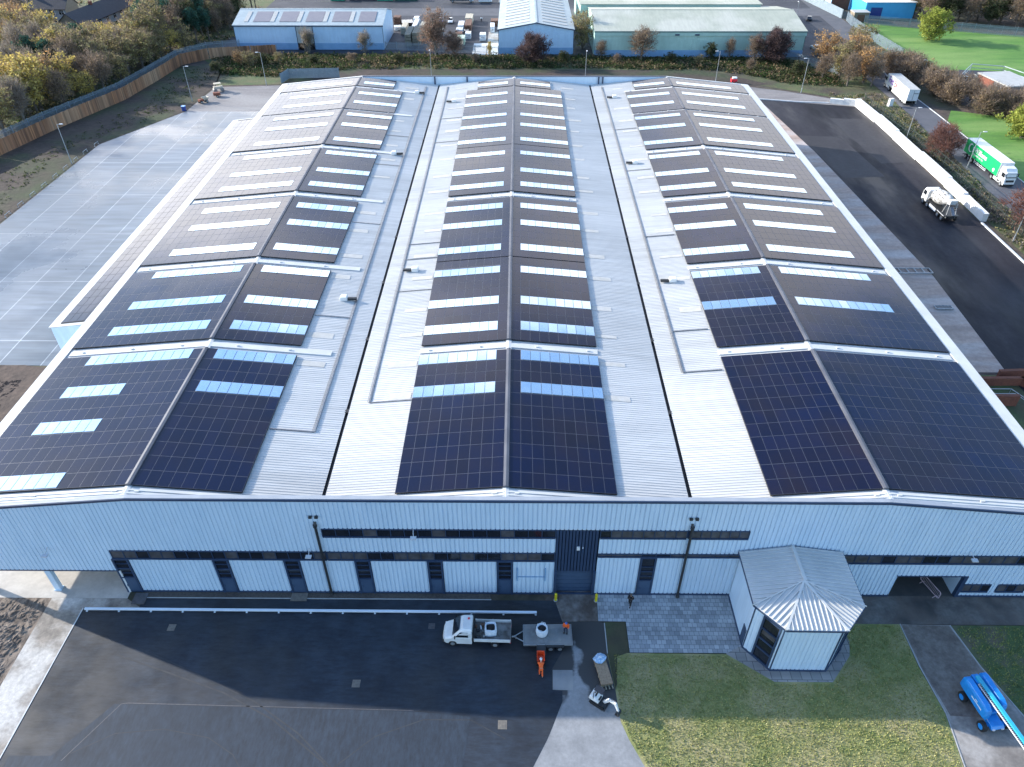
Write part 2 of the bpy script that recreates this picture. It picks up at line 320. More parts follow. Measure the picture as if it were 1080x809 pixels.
for r, sgn, xe in slopes:
    outer = abs(xe) > 50
    x0 = RX[r]
    mb = MB(); corrugated(mb, x0, ZR, xe, slope_z(r, xe), .3, YE - .3)
    rn = random.Random(r * 7 + sgn)
    sp = mb.build('roof_slope', ['roof_sheet'], wh)
    # arrays of modules
    ncol = 15 if outer else 9
    sky_rows = list(SKY_STD)
    if r == 2:
        sky_rows = [s for s in sky_rows if s[0] != 26.6]
    else:
        sky_rows = [(20.8, 22.6), (15.05, 16.9)] + sky_rows
    skies = [(1.34, 13.33 if outer else 10.04, a, b) for a, b in sky_rows]
    if r == 0 and outer:
        skies = [(1.34, 13.33, 20.8, 22.6)] + [(6.79, 13.33, a, b) for a, b in ((15.05, 16.95), (9.3, 11.2), (1.65, 3.6))] + skies[2:]
    if not outer:
        skies = [(u0, 7.88 if a > 120 else u1, a, b) for u0, u1, a, b in skies]
    for (ya, yb) in (BL_MID if r == 1 else BL_SIDE):
        nc = 7 if (ya > 119 and not outer) else ncol
        nr = max(1, round((yb - ya) / 1.925)); rh = (yb - ya) / nr
        mb = MB(); u0 = .25; u1 = u0 + nc * CW
        xa, xb = x0 + sgn * u0, x0 + sgn * u1
        slope_box(mb, r, xa, xb, ya, yb, .10, RISE - .007, 1)
        for i in range(nc):
            for j in range(nr):
                g = .028; ua, ub = u0 + i * CW + g, u0 + (i + 1) * CW - g; va, vb = ya + j * rh + g * 1.3, ya + (j + 1) * rh - g * 1.3
                if any(s[0] < (ua + ub) / 2 < s[1] and s[2] - .5 < (va + vb) / 2 < s[3] + .5 and min(vb, s[3]) - max(va, s[2]) > 1.3 for s in skies): continue
                t = rn.uniform(-.0009, .0009); t2 = rn.uniform(-.0009, .0009)
                xa_, xb_ = x0 + sgn * ua, x0 + sgn * ub; za, zb = slope_z(r, xa_) + RISE, slope_z(r, xb_) + RISE
                q = [(xa_, va, za - t - t2), (xb_, va, zb + t - t2), (xb_, vb, zb + t + t2), (xa_, vb, za - t + t2)]
                mb.face(q if sgn > 0 else q[::-1], 2)
        # frame plate under the glass
        za, zb = slope_z(r, xa) + RISE - .004, slope_z(r, xb) + RISE - .004
        q = [(xa, ya, za), (xb, ya, zb), (xb, yb, zb), (xa, yb, za)]; mb.face(q if sgn > 0 else q[::-1], 0)
        mb.build('solar_array', ['pv_frame', 'pv_side', 'pv_glass'], sp)
    for (ua, ub, va, vb) in skies:
        mb = MB(); xa, xb = x0 + sgn * ua, x0 + sgn * ub
        slope_box(mb, r, xa, xb, va, vb, .12, RISE + .02, 1)
        n = round((ub - ua) / CW); cw = (ub - ua) / n
        for i in range(n):
            a, b = x0 + sgn * (ua + i * cw + .03), x0 + sgn * (ua + (i + 1) * cw - .03)
            t = rn.uniform(-.005, .005); t2 = rn.uniform(-.008, .008)
            za, zb = slope_z(r, a) + RISE + .05, slope_z(r, b) + RISE + .05
            q = [(a, va + .04, za - t - t2), (b, va + .04, zb + t - t2), (b, vb - .04, zb + t + t2), (a, vb - .04, za - t + t2)]
            mb.face(q if sgn > 0 else q[::-1], 0)
        mb.build('rooflight', ['rooflight', 'rooflight_bar'], sp)
    # white flashing strips between the arrays, along the front and along the eave
    gx = x0 + sgn * (16.4 if outer else 10.1)
    gaps = [23.62, 64.28] if r == 1 else [23.62, 42.95, 64.28, 84.35, 104.55, 119.2]
    for g in gaps:
        mb = MB(); slope_box(mb, r, x0 + sgn * .2, gx + (sgn * 3.6 if (not outer and r == 0) else 0), g - .42, g + .42, .04, .13)
        for k in range(2 if not outer else 3):
            xx = x0 + sgn * (3.2 + 5.8 * k); mb.box(xx - .12, xx + .12, g - .1, g + .1, slope_z(r, xx) + .1, slope_z(r, xx) + .26)
        mb.build('gap_flashing', 'roof_flash', sp)
    mb = MB(); slope_box(mb, r, x0, xe - sgn * .1, .32, 1.35, .04, .10)
    slope_box(mb, r, x0 + sgn * .15, x0 + sgn * 15.9, .55, .72, .10, .17); slope_box(mb, r, x0 + sgn * .15, x0 + sgn * 15.9, .95, 1.1, .10, .17)
    for k in (1.0, 8.6, 15.5): xx = x0 + sgn * k; mb.box(xx - .2, xx + .2, .78, .9, slope_z(r, xx) + .1, slope_z(r, xx) + .24)
    mb.build('front_flashing', 'roof_flash', sp)
    if outer: mb = MB(); slope_box(mb, r, x0 + sgn * 16.75, xe + sgn * .12, .32, YE - .3, .045, .16); mb.build('eave_flashing', 'roof_flash', sp)
    if not outer:
        for a, b in sky_rows:
            if rn.random() < .25 and r != 1: continue
            w_ = rn.uniform(2.3, 3.3); xx = x0 + sgn * 10.25; yy = a + rn.uniform(-.1, .4)
            mb = MB(); slope_box(mb, r, xx, xx + sgn * w_, yy, yy + rn.uniform(.6, 1.1), .036, .042); mb.build('old_rooflight_strip', 'roof_patch', sp)
for r in range(3):
    mb = MB()
    for sg in (-1, 1):
        x1 = RX[r] + sg * .24
        for ya, yb in (BL_MID if r == 1 else BL_SIDE): mb.hexa([(min(RX[r], x1), ya - .05, ZR - .1), (max(RX[r], x1), ya - .05, ZR - .1), (max(RX[r], x1), yb + .05, ZR - .1), (min(RX[r], x1), yb + .05, ZR - .1)] + [(min(RX[r], x1), ya - .05, ZR + (.40 if sg > 0 else .34)), (max(RX[r], x1), ya - .05, ZR + (.34 if sg > 0 else .40)), (max(RX[r], x1), yb + .05, ZR + (.34 if sg > 0 else .40)), (min(RX[r], x1), yb + .05, ZR + (.40 if sg > 0 else .34))])
    mb.build('ridge_cap', 'ridge_cap', wh)
    mb = MB()
    for sg in (-1, 1):
        a, b = sorted((RX[r], RX[r] + sg * .30)); ha, hb = (.10, .15) if sg < 0 else (.15, .10)
        mb.hexa([(a, .35, ZR - .12), (b, .35, ZR - .12), (b, YE - .3, ZR - .12), (a, YE - .3, ZR - .12), (a, .35, ZR + ha), (b, .35, ZR + hb), (b, YE - .3, ZR + hb), (a, YE - .3, ZR + ha)])
    mb.build('ridge_flashing', 'roof_flash', wh)
for vx in VX:
    mb = MB(); mb.box(vx - .2, vx + .2, .3, YE - .3, 11.3, 11.62)
    for k in range(9): yy = 14 + k * 13.1; mb.box(vx - .26, vx + .26, yy - .3, yy + .3, 11.62, 11.84)
    mb.build('valley_gutter', 'gutter', wh)
# cable trays and vents on the white strips
def tray(r, x, y0, y1):
    z = slope_z(r, x); mb = MB(); mb.box(x - .09, x + .09, y0, y1, z + .06, z + .14); mb.box(x - .22, x - .17, y0, y1, z + .1, z + .12); mb.build('cable_tray', 'steel', wh)
def xtray(r, xa, xb, y): mb = MB(); slope_box(mb, r, xa, xb, y - .06, y + .06, .05, .12); mb.build('cable_tray', 'steel', wh)
tray(1, -14.7, 15.0, 124); xtray(1, -14.7, -10.2, 15.0); xtray(1, -14.6, -10.2, 37.35); xtray(1, -14.6, -10.2, 45.8); xtray(1, -14.6, -10.2, 50.2); xtray(1, -14.6, -10.2, 90); xtray(1, -14.6, -10.2, 103)
tray(0, -19.5, 10.4, 124); xtray(0, -19.5, -23.9, 10.4); xtray(0, -19.5, -23.9, 31.2); xtray(0, -19.5, -23.9, 56.6); xtray(0, -19.5, -23.9, 79); xtray(0, -19.5, -23.9, 93)
tray(2, 19.25, 20.4, 124); xtray(2, 19.3, 23.5, 20.5); xtray(2, 19.3, 23.5, 28.5); xtray(2, 19.3, 23.5, 52.8); xtray(2, 19.3, 23.5, 77); xtray(2, 19.3, 23.5, 97)
def vent(r, x, y, sg):
    z = slope_z(r, x); mb = MB(); mb.box(x - .45, x + .45, y - .34, y + .34, z + .05, z + .5, 0); mb.box(x - .38, x + .38, y - .4, y + .4, z + .42, z + .62, 0)
    mb.box(x - sg * .5, x - sg * 1.6, y - .2, y + .2, z + .05, z + .35, 1); mb.build('roof_vent', ['white_paint', 'dark_metal'], wh, bevel=.04)
vent(1, -12.9, 42.5, 1); vent(0, -21.1, 35.2, -1); vent(2, 21.2, 39.9, 1); vent(0, -21.3, 84, -1); vent(2, 21.2, 80, 1); vent(2, 21.2, 116, 1); vent(1, -12.6, 113, 1); vent(0, -21, 119, -1)
# walls
def top_z(x):
    return 13.5 if -33.9 < x < 33.7 else 13.5 - (abs(x) - (33.9 if x < 0 else 33.7)) * .0985
def cladv(mb, x0, x1, z0, z1, y=0., per=.42, d=.075, m=0, sgn=-1):
    P = []; n = max(1, round((x1 - x0) / per)); p = (x1 - x0) / n
    for i in range(n):
        x = x0 + i * p
        for dx, dy in ((0, 0), (p * .70, 0), (p * .75, -d), (p * .95, -d)): P.append((x + dx, y + sgn * dy))
    P.append((x1, y)); zt = z1 if callable(z1) else (lambda x: z1); k = len(P)
    vs = [(x, yy, z0) for x, yy in P] + [(x, yy, zt(x)) for x, yy in P]
    fs = [(i, i + 1, k + i + 1, k + i) for i in range(k - 1)]
    mb.raw(vs, fs if sgn < 0 else [f[::-1] for f in fs], m)
mb = MB()
TOPR = 13.44
for a, b, c, d in [(-52, -37.7, 3.3, top_z), (-37.7, -17.1, 6.35, top_z), (-17.1, 4.5, 9.6, top_z), (-17.1, 4.5, 6.35, 8.45), (4.5, 8.55, 9.6, top_z), (8.55, 22.2, 9.6, top_z), (8.55, 22.2, 6.3, 8.45), (22.2, 31.5, .2, top_z), (31.5, 52, 6.3, top_z),
                   (-36.25, -28.25, .2, 5.1), (-26.65, -21.45, .2, 5.1), (-19.8, -14.65, .2, 5.1), (-13.05, -7.7, .2, 5.1), (-6.15, -1.05, .2, 5.1), (.55, 4.5, .2, 5.1),
                   (8.55, 12.6, .2, 5.75), (14.2, 22.2, .2, 5.75), (31.5, 37.65, .2, 5.0), (37.65, 44.1, 3.2, 5.0), (44.1, 44.5, .2, 5), (44.5, 52, 2.0, 5.0), (44.5, 52, .2, .75), (47.15, 47.85, .75, 2.0), (50.6, 52, .75, 2.0)]:
    if a == -52 or (a == 31.5 and d is top_z):
        k = -33.9 if a < 0 else 33.7
        for (p, q) in (((a, k), (k, b)) if a > 0 or b > -33.9 else ((a, b),)):
            if a < 0 and b < -33.9: cladv(mb, a, b, c, d)
            else: cladv(mb, p, q, c, d)
    elif a == -37.7: cladv(mb, -37.7, -33.9, c, d); cladv(mb, -33.9, b, c, d)
    else: cladv(mb, a, b, c, d)
mb.build('front_wall', 'cladding', wh)
# structural backing of the front wall (so that no light leaks through)
mb = MB()
mb.prism([(-37.7, .09), (4.5, .09), (4.5, .3), (-37.7, .3)], 0, 11.6, 0); mb.box(8.55, 37.6, .09, .3, 0, 11.6); mb.box(-51.9, -37.7, .09, .3, 3.32, 11.4); mb.box(37.6, 44.15, .09, .3, 3.22, 11.4); mb.box(44.15, 51.9, .09, .3, 0, 11.4); mb.box(4.5, 8.55, .09, .3, 9.5, 11.6)
mb.raw([(-33.9, .09, 11.5), (33.7, .09, 11.5), (33.7, .09, 13.4), (-33.9, .09, 13.4), (-33.9, .3, 11.5), (33.7, .3, 11.5), (33.7, .3, 13.4), (-33.9, .3, 13.4)], [(0, 1, 2, 3), (7, 6, 5, 4), (3, 2, 6, 7), (0, 3, 7, 4), (1, 5, 6, 2)])
for s_, k in ((-1, -33.9), (1, 33.7)):
    z1 = top_z(s_ * 51.9) - .1; mb.raw([(k, .09, 11.3), (s_ * 51.9, .09, 11.3), (s_ * 51.9, .09, z1), (k, .09, 13.4), (k, .3, 11.3), (s_ * 51.9, .3, 11.3), (s_ * 51.9, .3, z1), (k, .3, 13.4)], [(0, 1, 2, 3), (7, 6, 5, 4), (3, 2, 6, 7)])
mb.build('wall_core', 'navy', wh)
mb = MB(); mb.box(-37.7, 37.6, -.07, .04, 0, .2, 0); mb.box(44.15, 52, -.07, .04, 0, .2, 0)
mb.box(-52, -37.7, -.06, .05, 3.22, 3.32, 0); mb.box(37.6, 44.15, -.06, .05, 3.12, 3.22, 0)
mb.build('base_flashing', 'navy', wh)
# parapet coping: grey top, navy drip
mb = MB()
def cop(xa, xb, ya, yb, h0, h1, m):
    za, zb = top_z(xa), top_z(xb)
    mb.hexa([(xa, ya, za + h0), (xb, ya, zb + h0), (xb, yb, zb + h0), (xa, yb, za + h0), (xa, ya, za + h1), (xb, ya, zb + h1), (xb, yb, zb + h1), (xa, yb, za + h1)], m)
for xa, xb in ((-52.15, -33.9), (-33.9, 33.7), (33.7, 52.15)):
    cop(xa, xb, -.12, -.02, -.22, .03, 1); cop(xa, xb, -.02, .42, -.06, .06, 0)
mb.build('parapet_coping', ['coping', 'navy'], wh)
mb = MB()
mb.raw([(-33.9, YE - .3, 11.3), (33.7, YE - .3, 11.3), (33.7, YE - .3, 13.5), (-33.9, YE - .3, 13.5)], [(0, 1, 2, 3)], 0)
mb.box(-33.9, 33.7, YE - .28, YE, 0, 13.5, 0)
for s_, k in ((-1, -33.9), (1, 33.7)):
    z1 = top_z(52); mb.prism([(k, 0), (s_ * 52, 0)], 0, 0) if 0 else mb.raw([(k, YE, 0), (s_ * 52, YE, 0), (s_ * 52, YE, z1), (k, YE, 13.5)], [(0, 1, 2, 3)], 0)
mb.build('rear_wall', 'clad_smooth', wh)
mb = MB(); mb.box(-33.9, 33.7, YE - .35, YE + .12, 13.5, 13.62, 0)
for x in (-17.8, -10.6, 18.7, 19.6): mb.box(x - .15, x + .15, YE - .6, YE - .36, 11.9, 13.5, 0)
for s_, k in ((-1, -33.9), (1, 33.7)):
    a, b = sorted((k, s_ * 52.1)); za, zb = top_z(a), top_z(b); mb.hexa([(a, YE - .35, za), (b, YE - .35, zb), (b, YE + .12, zb), (a, YE + .12, za), (a, YE - .35, za + .1), (b, YE - .35, zb + .1), (b, YE + .12, zb + .1), (a, YE + .12, za + .1)], 1)
mb.build('rear_coping', ['navy', 'roof_flash'], wh)
# side walls
def clady(mb, y0, y1, z0, z1, x, s_, m=0):
    n = max(1, round((y1 - y0) / .333)); p = (y1 - y0) / n; P = []
    for i in range(n):
        for dy, dx in ((0, 0), (p * .62, 0), (p * .72, .035), (p * .9, .035)): P.append((y0 + i * p + dy, x + s_ * dx))
    P.append((y1, x)); k = len(P); vs = [(xx, yy, z0) for yy, xx in P] + [(xx, yy, z1) for yy, xx in P]; fs = [(i, i + 1, k + i + 1, k + i) for i in range(k - 1)]
    mb.raw(vs, [f[::-1] for f in fs] if s_ < 0 else fs, m)
mb = MB(); clady(mb, 0, 12, 3.3, 11.62, -52, -1); clady(mb, 12, YE, 0, 11.62, -52, -1); clady(mb, 0, YE, 0, 11.62, 52, 1)
mb.box(-51.95, -51.7, .3, 12, 3.3, 11.4); mb.box(-51.95, -51.7, 12, YE - .3, 0, 11.4); mb.box(51.7, 51.95, .3, YE - .3, 0, 11.4)
mb.build('side_wall', 'cladding', wh)
# undercroft at the left corner: soffit, inner walls, columns
mb = MB(); mb.box(-51.9, -37.75, .32, 12, 3.25, 3.4, 0); mb.box(-51.9, -37.6, 12, 12.2, 0, 3.25, 0); mb.box(-37.72, -37.6, .31, 12, 0, 3.25, 0)
mb.build('undercroft_lining', 'clad_smooth', wh); mb = MB(); mb.box(37.62, 44.1, .32, 9, 3.25, 3.4, 0); mb.box(37.62, 44.1, 9, 9.2, 0, 3.25, 0); mb.box(37.6, 37.66, .31, 9, 0, 3.25, 0); mb.box(44.06, 44.14, .31, 9, 0, 3.25, 0)
mb.build('undercroft_lining', 'clad_smooth', wh)
for x, y in ((-44.9, .28), (-51.75, .28), (-51.75, 6.2), (-44.9, 6.2)):
    mb = MB(); mb.box(x - .28, x + .28, y - .22, y + .22, 0, 3.24, 0); mb.box(x - .3, x - .28, y - .1, y + .1, 1.35, 1.65, 1); mb.box(x - .36, x + .36, y - .3, y + .3, 0, .12, 0); mb.build('column', ['clad_smooth', 'dark_metal'], wh)
mb = MB(); mb.box(-37.78, -37.52, -.10, .3, 0, 3.3); mb.build('corner_post', 'white_paint', wh)
mb = MB(); mb.box(44.1, 44.45, -.09, .5, 0, 3.2); mb.build('corner_post', 'navy', wh)
# windows
def strip(x0, x1, z0, z1, pane=1.35, p_blind=.55, seed=1, lower=False):
    rn = random.Random(seed); mb = MB(); n = max(1, round((x1 - x0) / pane)); w_ = (x1 - x0) / n
    mb.box(x0, x1, -.10, .05, z0 - .02, z0 + .13, 0); mb.box(x0, x1, -.07, .05, z1 - .09, z1 + .01, 0)
    for i in range(n + 1): x = x0 + i * w_; mb.box(x - .035, x + .035, -.05, .05, z0 + .13, z1 - .09, 0)
    for i in range(n):
        a, b = x0 + i * w_ + .035, x0 + (i + 1) * w_ - .035; blind = rn.random() < p_blind; dy = rn.uniform(-.006, .006)
        mb.face([(a, .0 + dy, z0 + .13), (b, .0 - dy, z0 + .13), (b, .03, z1 - .09), (a, .03, z1 - .09)], 2 if blind else 1)
    mb.build('strip_window', ['navy', 'window_glass', 'window_blind'], wh)
strip(-37.65, -17.15, 5.1, 6.33, 1.2, .6, 3); strip(-17.05, 4.48, 5.1, 6.33, 1.3, .7, 4); strip(-17.05, 4.48, 8.45, 9.6, 1.3, .12, 5)
strip(8.58, 16.5, 8.45, 9.6, .95, .75, 6); strip(16.95, 22.2, 8.45, 9.6, .9, .9, 7); strip(8.58, 22.2, 5.78, 6.28, 1.3, .5, 8); strip(31.55, 51.95, 5.02, 6.28, 1.25, .6, 9)
strip(44.52, 47.13, .76, 1.98, .87, .8, 10); strip(47.87, 50.6, .76, 1.98, .87, .8, 11)
for x0, x1, zt in ((-37.85, -36.3, 5.08), (-28.2, -26.7, 5.08), (-21.4, -19.85, 5.08), (-14.6, -13.1, 5.08), (-7.65, -6.2, 5.08), (-1.0, .5, 5.08), (12.65, 14.15, 5.76)):
    mb = MB(); mb.box(x0, x0 + .16, -.12, .05, 0, zt, 0); mb.box(x1 - .16, x1, -.12, .05, 0, zt, 0); mb.box(x0 + .16, x1 - .16, -.12, .05, 2.25, 2.4, 0); mb.box(x0 + .16, x1 - .16, -.12, .05, zt - .1, zt, 0)
    mb.box(x0 + .16, x1 - .16, -.08, .05, 3.62, 3.72, 0); mb.box(x0 + .16, x1 - .16, -.08, .05, 2.95, 3.0, 0); mb.box(x0 + .16, x1 - .16, -.08, .05, 4.35, 4.4, 0)
    f = mb.build('tall_window', 'navy', wh)
    mb = MB(); mb.face([(x0 + .16, -.01, 2.4), (x1 - .16, -.01, 2.4), (x1 - .16, .02, zt - .1), (x0 + .16, .02, zt - .1)]); mb.build('pane', 'window_glass', f)
    mb = MB(); mb.box(x0 + .18, x1 - .18, -.06, .03, .05, 2.25); mb.box(x0 + .3, x0 + .36, -.13, -.06, .95, 1.25); mb.build('door_leaf', 'navy_panel', f)
# loading bay
mb = MB(); cladv(mb, 4.55, 8.5, 3.62, 9.58, -.01, .3, .03); mb.box(4.5, 4.78, -.10, .45, 0, 3.62); mb.box(8.27, 8.55, -.10, .45, 0, 3.62); mb.box(4.55, 8.5, 0.02, .3, 3.62, 9.5)
bay = mb.build('loading_bay', 'navy', wh)
mb = MB()
for k in range(6): mb.box(4.78, 8.27, .36, .42, .6 * k + .02, .6 * k + .58)
mb.build('sectional_door', 'navy_panel', bay)
mb = MB(); mb.box(6.5, 6.78, -.16, -.05, 6.9, 7.35); mb.box(7.0, 7.1, -.2, -.05, 7.2, 7.3); mb.build('wall_lamp', 'white_paint', bay)
for x in (-17.45, 16.8):
    mb = MB(); s_ = -1 if x < 0 else 1
    mb.tube([(x, -.22, 0.05), (x, -.22, 10.2), (x, .0, 10.55)], .13, 8, 0); mb.cyl((x, -.22, 10.1), (x, -.22, 10.35), .2, .2, 8, 0); mb.cyl((x, -.3, .02), (x, -.22, .3), .2, .14, 8, 0)
    mb.build('downpipe', 'dark_metal', wh)
    [MB_box('outlet', (x + q, x + q + .3, -.25, -.05, 11.2, 11.42), 'dark_metal', wh) for q in (-.42, .12)]
for x, z in ((-18.6, 6.55), (-8.6, 9.3), (43.2, 6.6), (-43.3, 6.5)):
    mb = MB(); mb.cyl((x, -.04, z + .3), (x + .1, -.75, z + .15), .035, .035, 6); mb.box(x - .18, x + .36, -1.05, -.68, z + .02, z + .14); mb.build('floodlight', 'lamp_head', wh)
mb = MB(); mb.box(.9, 1.0, -.14, -.03, 2.2, 4.1); mb.box(3.6, 3.7, -.14, -.03, 2.2, 4.1); mb.box(1.0, 3.6, -.10, -.04, 2.75, 2.8); mb.build('sign_rail', 'shed_blue_low', wh)
# lean-to on the left side
mb = MB(); X0, X1, Y0, Y1 = -57.3, -52.05, 31.4, 107.0
za = lambda x: 10.35 + (x - X0) * .12
mb.hexa([(X0, Y0, 0), (X1, Y0, 0), (X1, Y1, 0), (X0, Y1, 0), (X0, Y0, za(X0)), (X1, Y0, za(X1)), (X1, Y1, za(X1)), (X0, Y1, za(X0))], 0)
ann = mb.build('lean_to', 'cladding', wh)
mb = MB(); o_ = .35
mb.hexa([(X0 - .2, Y0 - .1, za(X0)), (X1 - .05, Y0 - .1, za(X1)), (X1 - .05, Y1, za(X1)), (X0 - .2, Y1, za(X0)), (X0 - .2, Y0 - .1, za(X0) + .12), (X1 - .05, Y0 - .1, za(X1) + .12), (X1 - .05, Y1, za(X1) + .12), (X0 - .2, Y1, za(X0) + .12)], 0)
mb.build('lean_to_roof', 'roof_flash', ann)
mb = MB(); n = 38; h = (Y1 - 1.2 - Y0 - .6) / n
for j in range(n):
    for i in range(4):
        xa = X0 + 1.15 + i * .99; xb = xa + .95; ya = Y0 + .6 + j * h; yb = ya + h - .05
        mb.face([(xa, ya, za(xa) + .24), (xb, ya, za(xb) + .24), (xb, yb, za(xb) + .24), (xa, yb, za(xa) + .24)], 2)
xa, xb = X0 + 1.1, X0 + 1.15 + 4 * .99
mb.hexa([(xa, Y0 + .5, za(xa) + .12), (xb, Y0 + .5, za(xb) + .12), (xb, Y1 - .6, za(xb) + .12), (xa, Y1 - .6, za(xa) + .12), (xa, Y0 + .5, za(xa) + .22), (xb, Y0 + .5, za(xb) + .22), (xb, Y1 - .6, za(xb) + .22), (xa, Y1 - .6, za(xa) + .22)], 1)
mb.build('solar_array', ['pv_frame', 'pv_side', 'pv_glass'], ann)

# entrance porch
P = [(21.95, -.1), (21.95, -5.75), (23.85, -8.05), (28.85, -8.1), (30.95, -5.9), (30.95, -.1)]
mb = MB(); ZE = 6.75
def wallseg(mb, a, b, z0, z1, per=.40, rib=True, m=0, t0=0., t1=1.):
    a = Vector(a); b = Vector(b); a, b = a.lerp(b, t0), a.lerp(b, t1); d = (b - a); Ln = d.length; d.normalize(); nrm = Vector((d.y, -d.x))
    n = max(1, round(Ln / per)) if rib else 1; p = Ln / n; Q = []
    for i in range(n):
        for s_, o in (((0, 0), (.74, 0), (.79, -.045), (.95, -.045)) if rib else ((0, 0),)): Q.append(a + d * (i + s_) * p + nrm * o)
    Q.append(b); k = len(Q); mb.raw([(q.x, q.y, z0) for q in Q] + [(q.x, q.y, z1) for q in Q], [(i, i + 1, k + i + 1, k + i) for i in range(k - 1)], m)
wallseg(mb, P[0], P[1], .15, ZE, rib=False); wallseg(mb, P[1], P[2], .15, ZE, t0=0, t1=.30); wallseg(mb, P[1], P[2], .15, ZE, t0=.93, t1=1)
wallseg(mb, P[2], P[3], .15, ZE); wallseg(mb, P[3], P[4], .15, ZE, t0=0, t1=.3); wallseg(mb, P[3], P[4], .15, ZE, t0=.85, t1=1); wallseg(mb, P[4], P[5], .15, ZE)
mb.build('porch_wall', 'cladding', None); porch_wall = COL.objects[-1] if 0 else bpy.data.objects['porch_wall']
porch_wall.name = 'entrance_porch'; porch = porch_wall; porch.parent = wh
mb = MB(); Pi = [(22.1, -.02), (22.1, -5.7), (23.93, -7.9), (28.8, -7.95), (30.8, -5.85), (30.8, -.02)]; mb.prism(Pi, 0, ZE - .05); mb.build('porch_core', 'navy', porch)
for (a, b, t0, t1) in ((P[1], P[2], .32, .92), (P[3], P[4], .3, .85)):
    a = Vector(a); b = Vector(b); p, q = a.lerp(b, t0), a.lerp(b, t1); d = (q - p).normalized(); nm = Vector((d.y, -d.x)); mb = MB(); Ln = (q - p).length; ang = atan2(d.y, d.x)
    def ob(u, w_, zc, h, m, o=.03, t=.1): c = p + d * u + nm * o; mb.obox((c.x, c.y, zc), (w_, t, h), ang, m)
    ob(.08, .16, ZE / 2, ZE - .1, 0, .05); ob(Ln - .08, .16, ZE / 2, ZE - .1, 0, .05)
    for z in (.2, 1.75, 3.1, 4.5, 6.0, 6.6): ob(Ln / 2, Ln - .3, z, .14, 0, .05)
    ob(Ln / 2, Ln - .3, 3.4, 6.2, 1, -.04, .04); ob(Ln / 2, Ln - .5, 4.0, .5, 2, -.01, .03)
    mb.build('porch_window', ['navy', 'window_glass', 'window_blind'], porch)
mb = MB(); mb.box(21.88, 21.96, -5.55, -4.75, .1, 2.3); mb.build('side_door', 'navy', porch)
mb = MB()
for q in P[1:5]: mb.cyl((q[0], q[1], 0), (q[0], q[1], ZE), .07, .07, 6)
n = len(P)
mb.prism([(21.85, -.1), (21.85, -5.8), (23.8, -8.15), (28.9, -8.2), (31.05, -5.95), (31.05, -.1)], 0, .14); mb.build('porch_trim', 'navy', porch)
Rf = [(21.65, -.1), (21.6, -5.95), (23.75, -8.45), (28.95, -8.5), (31.25, -6.05), (31.3, -.1)]; AP = (26.35, -4.0); RZ = 7.55; WT = (26.45, -.1)
mb = MB(); facets = [[Rf[0], Rf[1], AP, WT], [Rf[1], Rf[2], AP], [Rf[2], Rf[3], AP], [Rf[3], Rf[4], AP], [Rf[4], Rf[5], WT, AP]]
for F in facets:
    e0, e1 = Vector(F[0]), Vector(F[1]); d = (e1 - e0).normalized(); nrm = Vector((-d.y, d.x)); 
    c = Vector(AP)
    if (c - e0).dot(nrm) < 0: nrm = -nrm
    H_ = (c - e0).dot(nrm); zz = lambda p: ZE + .08 + (RZ - ZE) * max(0, (Vector(p) - e0).dot(nrm)) / H_
    pts = [(p[0], p[1], zz(p)) for p in F]
    mb.face(pts if (Vector(pts[1]) - Vector(pts[0])).cross(Vector(pts[2]) - Vector(pts[0])).z > 0 else pts[::-1], 0)
    Ln = (e1 - e0).length; k = int(Ln / .42)
    for i in range(k + 1):
        u = (i + .5) * Ln / (k + 1); s0 = e0 + d * u; best = None
        m_ = len(F)
        for j in range(1, m_):
            a, b = Vector(F[j]), Vector(F[(j + 1) % m_]); ab = b - a; den = nrm.x * ab.y - nrm.y * ab.x
            if abs(den) < 1e-9: continue
            w_ = a - s0; t = (w_.x * ab.y - w_.y * ab.x) / den; q = (w_.x * nrm.y - w_.y * nrm.x) / den
            if t > .05 and -1e-6 <= q <= 1 + 1e-6: best = t if best is None else min(best, t)
        if best:
            s1 = s0 + nrm * (best - .12); s0b = s0 + nrm * .02
            P8 = []
            for hh in (.0, .11):
                for (pp, sg) in ((s0b, -1), (s0b, 1), (s1, 1), (s1, -1)):
                    v = pp + d * sg * .035; P8.append((v.x, v.y, zz(pp) + hh))
            mb.hexa(P8, 0)
for a in Rf[1:5]:
    mb.hexa([Vector(v) for v in [(a[0] - .12, a[1], ZE + .05), (a[0] + .12, a[1], ZE + .05), (AP[0] + .12, AP[1], RZ + .05), (AP[0] - .12, AP[1], RZ + .05), (a[0] - .12, a[1], ZE + .19), (a[0] + .12, a[1], ZE + .19), (AP[0] + .12, AP[1], RZ + .2), (AP[0] - .12, AP[1], RZ + .2)]], 0)
mb.box(WT[0] - .15, WT[0] + .15, AP[1], WT[1], RZ + .05, RZ + .22, 0)
mb.build('porch_roof', 'roof_flash', porch)
mb = MB()
for i in range(5):
    a, b = Vector(Rf[i]), Vector(Rf[i + 1]); c = (a + b) / 2; dd = b - a; mb.obox((c.x, c.y, ZE - .02), (dd.length, .12, .17), atan2(dd.y, dd.x))
mb.build('porch_gutter', 'navy', porch)
